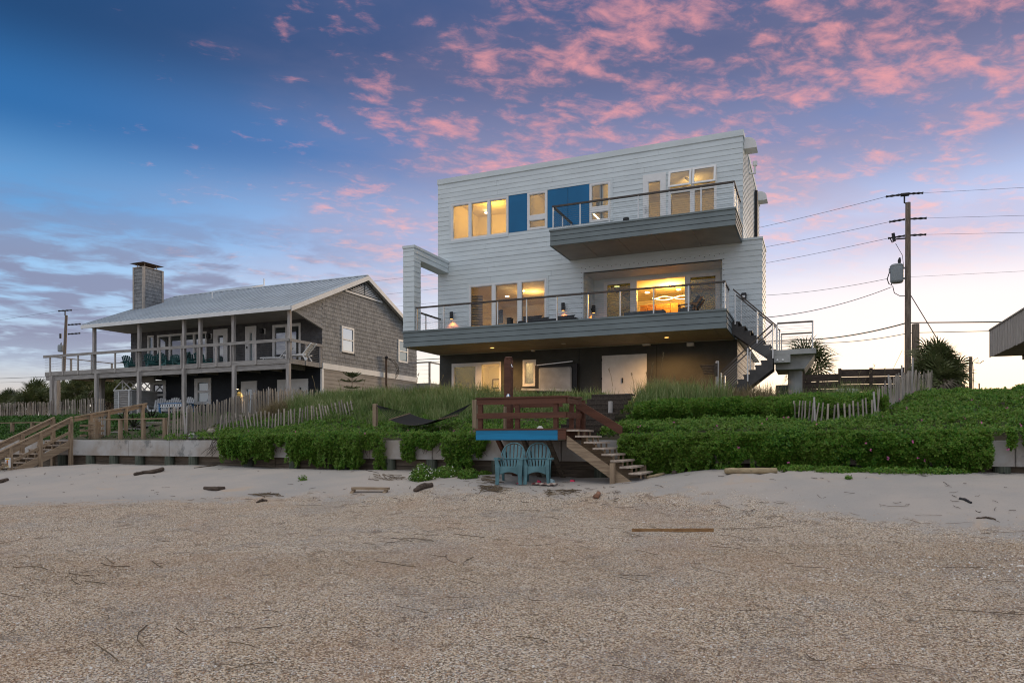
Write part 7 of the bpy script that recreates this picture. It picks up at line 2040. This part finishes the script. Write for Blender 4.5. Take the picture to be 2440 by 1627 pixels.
# towel, toys
q = on_sand(1297, 1156); zz = float(sand_z(q.x, q.y))
tw = thing('beach_towel', (q.x, q.y, zz), 'crumpled dark patterned towel under the right teal chair', 'towel')
n = 9; vs = []; fs = []
for i in range(n):
    for j in range(5):
        vs.append((q.x - .28 + .56 * i / (n - 1), q.y - .10 + .22 * j / 4, zz + .01 + .055 * abs(math.sin(i * 2.1 + j * 1.3)) * math.sin(math.pi * (j + .5) / 5)))
for i in range(n - 1):
    for j in range(4): a = i * 5 + j; fs.append((a, a + 1, a + 6, a + 5))
MB().add(vs, fs).obj('cloth', mat('towel_cloth', (.10, .025, .025), .95, .1, 9, col2=(.55, .48, .40)), tw)
M_pink = mat('pink_plastic', (.75, .03, .10), .4, .05, 5)
def toy(px, py, w, h, m, label, name, cat='toy'):
    q = on_sand(px, py); zz = float(sand_z(q.x, q.y)); mb = MB()
    mb.add([(q.x - w/2, q.y - .05, zz), (q.x + w/2, q.y - .05, zz), (q.x + w/2, q.y + .07, zz), (q.x - w/2, q.y + .07, zz), (q.x - w*.3, q.y - .03, zz + h), (q.x + w*.42, q.y - .03, zz + h*.8), (q.x + w*.35, q.y + .05, zz + h*.7), (q.x - w*.3, q.y + .05, zz + h)], [(0,3,2,1),(4,5,6,7),(0,1,5,4),(1,2,6,5),(2,3,7,6),(3,0,4,7)])
    return tag(mb.obj(name, m), label, cat)
toy(1284, 1151, .075, .075, M_pink, 'bright pink plastic toy on the crumpled towel', 'pink_toy')
toy(1314, 1149, .13, .085, mat('pale_blue_plastic', (.45, .62, .66), .5, .05, 4), 'pale blue folded packet at the right end of the towel', 'pale_packet', 'packet')
toy(1364, 1147, .10, .045, M_pink, 'bright pink scoop lying alone right of the chairs', 'pink_scoop')
toy(1236, 1152, .09, .02, M_pink, 'flat pink toy beneath the left teal chair', 'pink_toy')
q = atV(1287, 1020, 15.6); tag(MB().lathe([(.09, DZ1 + .031), (.07, DZ1 + .06), (.03, DZ1 + .10)], q.x, 15.6, 9).obj('white_hat', M_wplast), 'small white crumpled hat left on the red deck floor', 'hat')
# whole shells
def clam(px, py, r_, label):
    q = on_sand(px, py); zz = float(sand_z(q.x, q.y)); mb = MB(); rings = 4; n = 12; vs = [(q.x, q.y, zz + r_ * .45)]; fs = []
    for i in range(1, rings + 1):
        for j in range(n): a = 2 * math.pi * j / n; k = i / rings * (1 + .04 * (j % 2)); vs.append((q.x + r_ * k * math.cos(a), q.y + r_ * .85 * k * math.sin(a), zz + r_ * .45 * (1 - (i / rings) ** 2)))
    for j in range(n): fs.append((0, 1 + j, 1 + (j + 1) % n))
    for i in range(rings - 1):
        for j in range(n): fs.append((1 + i*n + j, 1 + (i+1)*n + j, 1 + (i+1)*n + (j+1) % n, 1 + i*n + (j+1) % n))
    tag(MB().add(vs, fs).obj('clam_shell', mat('shell_white', (.72, .69, .64), .5, .08, 20), smooth=True), label, 'shell', 'whole shells on the gravel')
clam(1623, 1450, .03, 'whole white clam shell on the gravel below the timber strip'); clam(2433, 1349, .045, 'largest white shell at the right picture edge'); clam(2215, 1328, .028, 'white shell in the pale shell patch on the right'); clam(1534, 1244, .03, 'pale bluish shell left of the timber strip')
# fine debris: straw, twigs, bark
def straws(name, regions, m, w=(.004, .009), L=(.15, .6)):
    mb = MB()
    for (x0, x1, y0, y1, n, hor) in regions:
        for k in range(n):
            q = on_sand(random.uniform(x0, x1), random.uniform(y0, y1)); a = random.gauss(-.35, hor); l = random.uniform(*L)
            pts = []
            ku = random.gauss(0, .35)
            for i in range(4):
                t_ = i / 3 - .5; aa = a + ku * t_; x, y = q.x + math.cos(aa) * l * t_, q.y + math.sin(aa) * l * t_
                pts.append((x, y, float(sand_z(x, y)) + .012 + .012 * random.random()))
            mb.tube(pts, random.uniform(*w), 4)
    mb.obj(name, m, kind='stuff')
straws('straw_litter', [(0, 2440, 1205, 1320, 60, .5), (0, 2440, 1320, 1480, 34, .5), (0, 2440, 1480, 1640, 9, .6)], M_reed, (.002, .004), (.12, .5))
straws('twig_litter', [(0, 700, 1110, 1200, 40, .7), (700, 1160, 1110, 1200, 45, .8), (1160, 1500, 1150, 1205, 60, .8), (1500, 2440, 1130, 1230, 40, .8)], M_drift, (.003, .006), (.05, .20))
straws('reed_wrack', [(1140, 1195, 1158, 1172, 60, .5), (1150, 1185, 1135, 1152, 40, .5), (888, 960, 1130, 1145, 30, .5), (600, 670, 1176, 1184, 34, .35), (1300, 1380, 1168, 1180, 30, .5)], M_reed, (.004, .010), (.12, .38))
straws('reed_wrack', [(60, 430, 1330, 1420, 7, .4), (250, 620, 1500, 1560, 4, .25), (930, 1130, 1320, 1350, 4, .35), (950, 1120, 1275, 1290, 4, .2)], M_reed, (.003, .006), (.25, .7))
# shell hash: loose flakes lying on the gravel
def flakes(name, n, dmin, dmax, smin, smax, m, thresh=.45):
    d = np.sqrt(rng.uniform(dmin ** 2, dmax ** 2, n)); a = rng.uniform(-.78, .78, n)
    u = d * (a * CT - ST); v = d * (a * ST + CT)
    g = gravel_mask(u, v); k = rng.uniform(0, 1, n) < np.where(g > .75, 1, (g / .75) ** 2); u, v = u[k], v[k]
    P = np.stack([u, v, sand_z(u, v) + .004], 1); N = np.tile([0., 0., 1.], (len(u), 1))
    nn = N + .45 * rng.normal(size=P.shape); nn /= np.linalg.norm(nn, axis=1)[:, None]
    A = rng.normal(size=P.shape); A -= nn * (A * nn).sum(1)[:, None]; A /= np.linalg.norm(A, axis=1)[:, None]; B = np.cross(nn, A)
    s = (rng.uniform(smin, smax, len(u)) ** 1)[:, None]; w = s * rng.uniform(.5, 1, len(u))[:, None]
    vs = np.stack([P - A * s, P - B * w, P + A * s * .8, P + B * w * .9], 1).reshape(-1, 3); vs[:, 2] += np.abs(np.tile([.0, .002, .004, .001], len(u)))
    return np_mesh(name, vs, np.arange(len(u) * 4).reshape(-1, 4), m)
M_flake = leaf_mat('shell_flake', [(.14, .105, .075), (.42, .31, .20), (.62, .48, .34), (.72, .62, .49), (.46, .28, .16), (.84, .79, .72), (.22, .21, .21)], .7, 0.0, 1.0)
flakes('shell_gravel', 150000, 4.3, 9.5, .0035, .011, M_flake)
flakes('shell_gravel', 90000, 8, 17, .006, .0125, M_flake)
M_flakew = leaf_mat('pale_shell_flake', [(.60, .56, .50), (.75, .72, .68), (.82, .80, .78)], .6, 0.0, 1.0)
flakes('shell_gravel', 3500, 4.3, 14, .007, .018, M_flakew, thresh=.0)

# a drift of bigger shells thrown up on the right
for (px0, px1, py0, py1, n_, s0_, s1_) in ((1900, 2440, 1300, 1400, 260, .006, .017), (1600, 2300, 1300, 1500, 200, .006, .014), (0, 2440, 1205, 1330, 260, .006, .014)):
    P = np.array([tuple(on_sand(random.uniform(px0, px1), random.triangular(py0, py1))) for _ in range(n_)])
    P[:, 2] = sand_z(P[:, 0], P[:, 1]) + .008
    leaves('shell_drift', P, np.tile([0., -.25, 1.], (n_, 1)), (s0_ + s1_), M_flakew if s1_ > .016 else M_flake, aspect=1.2, jitter=.5)
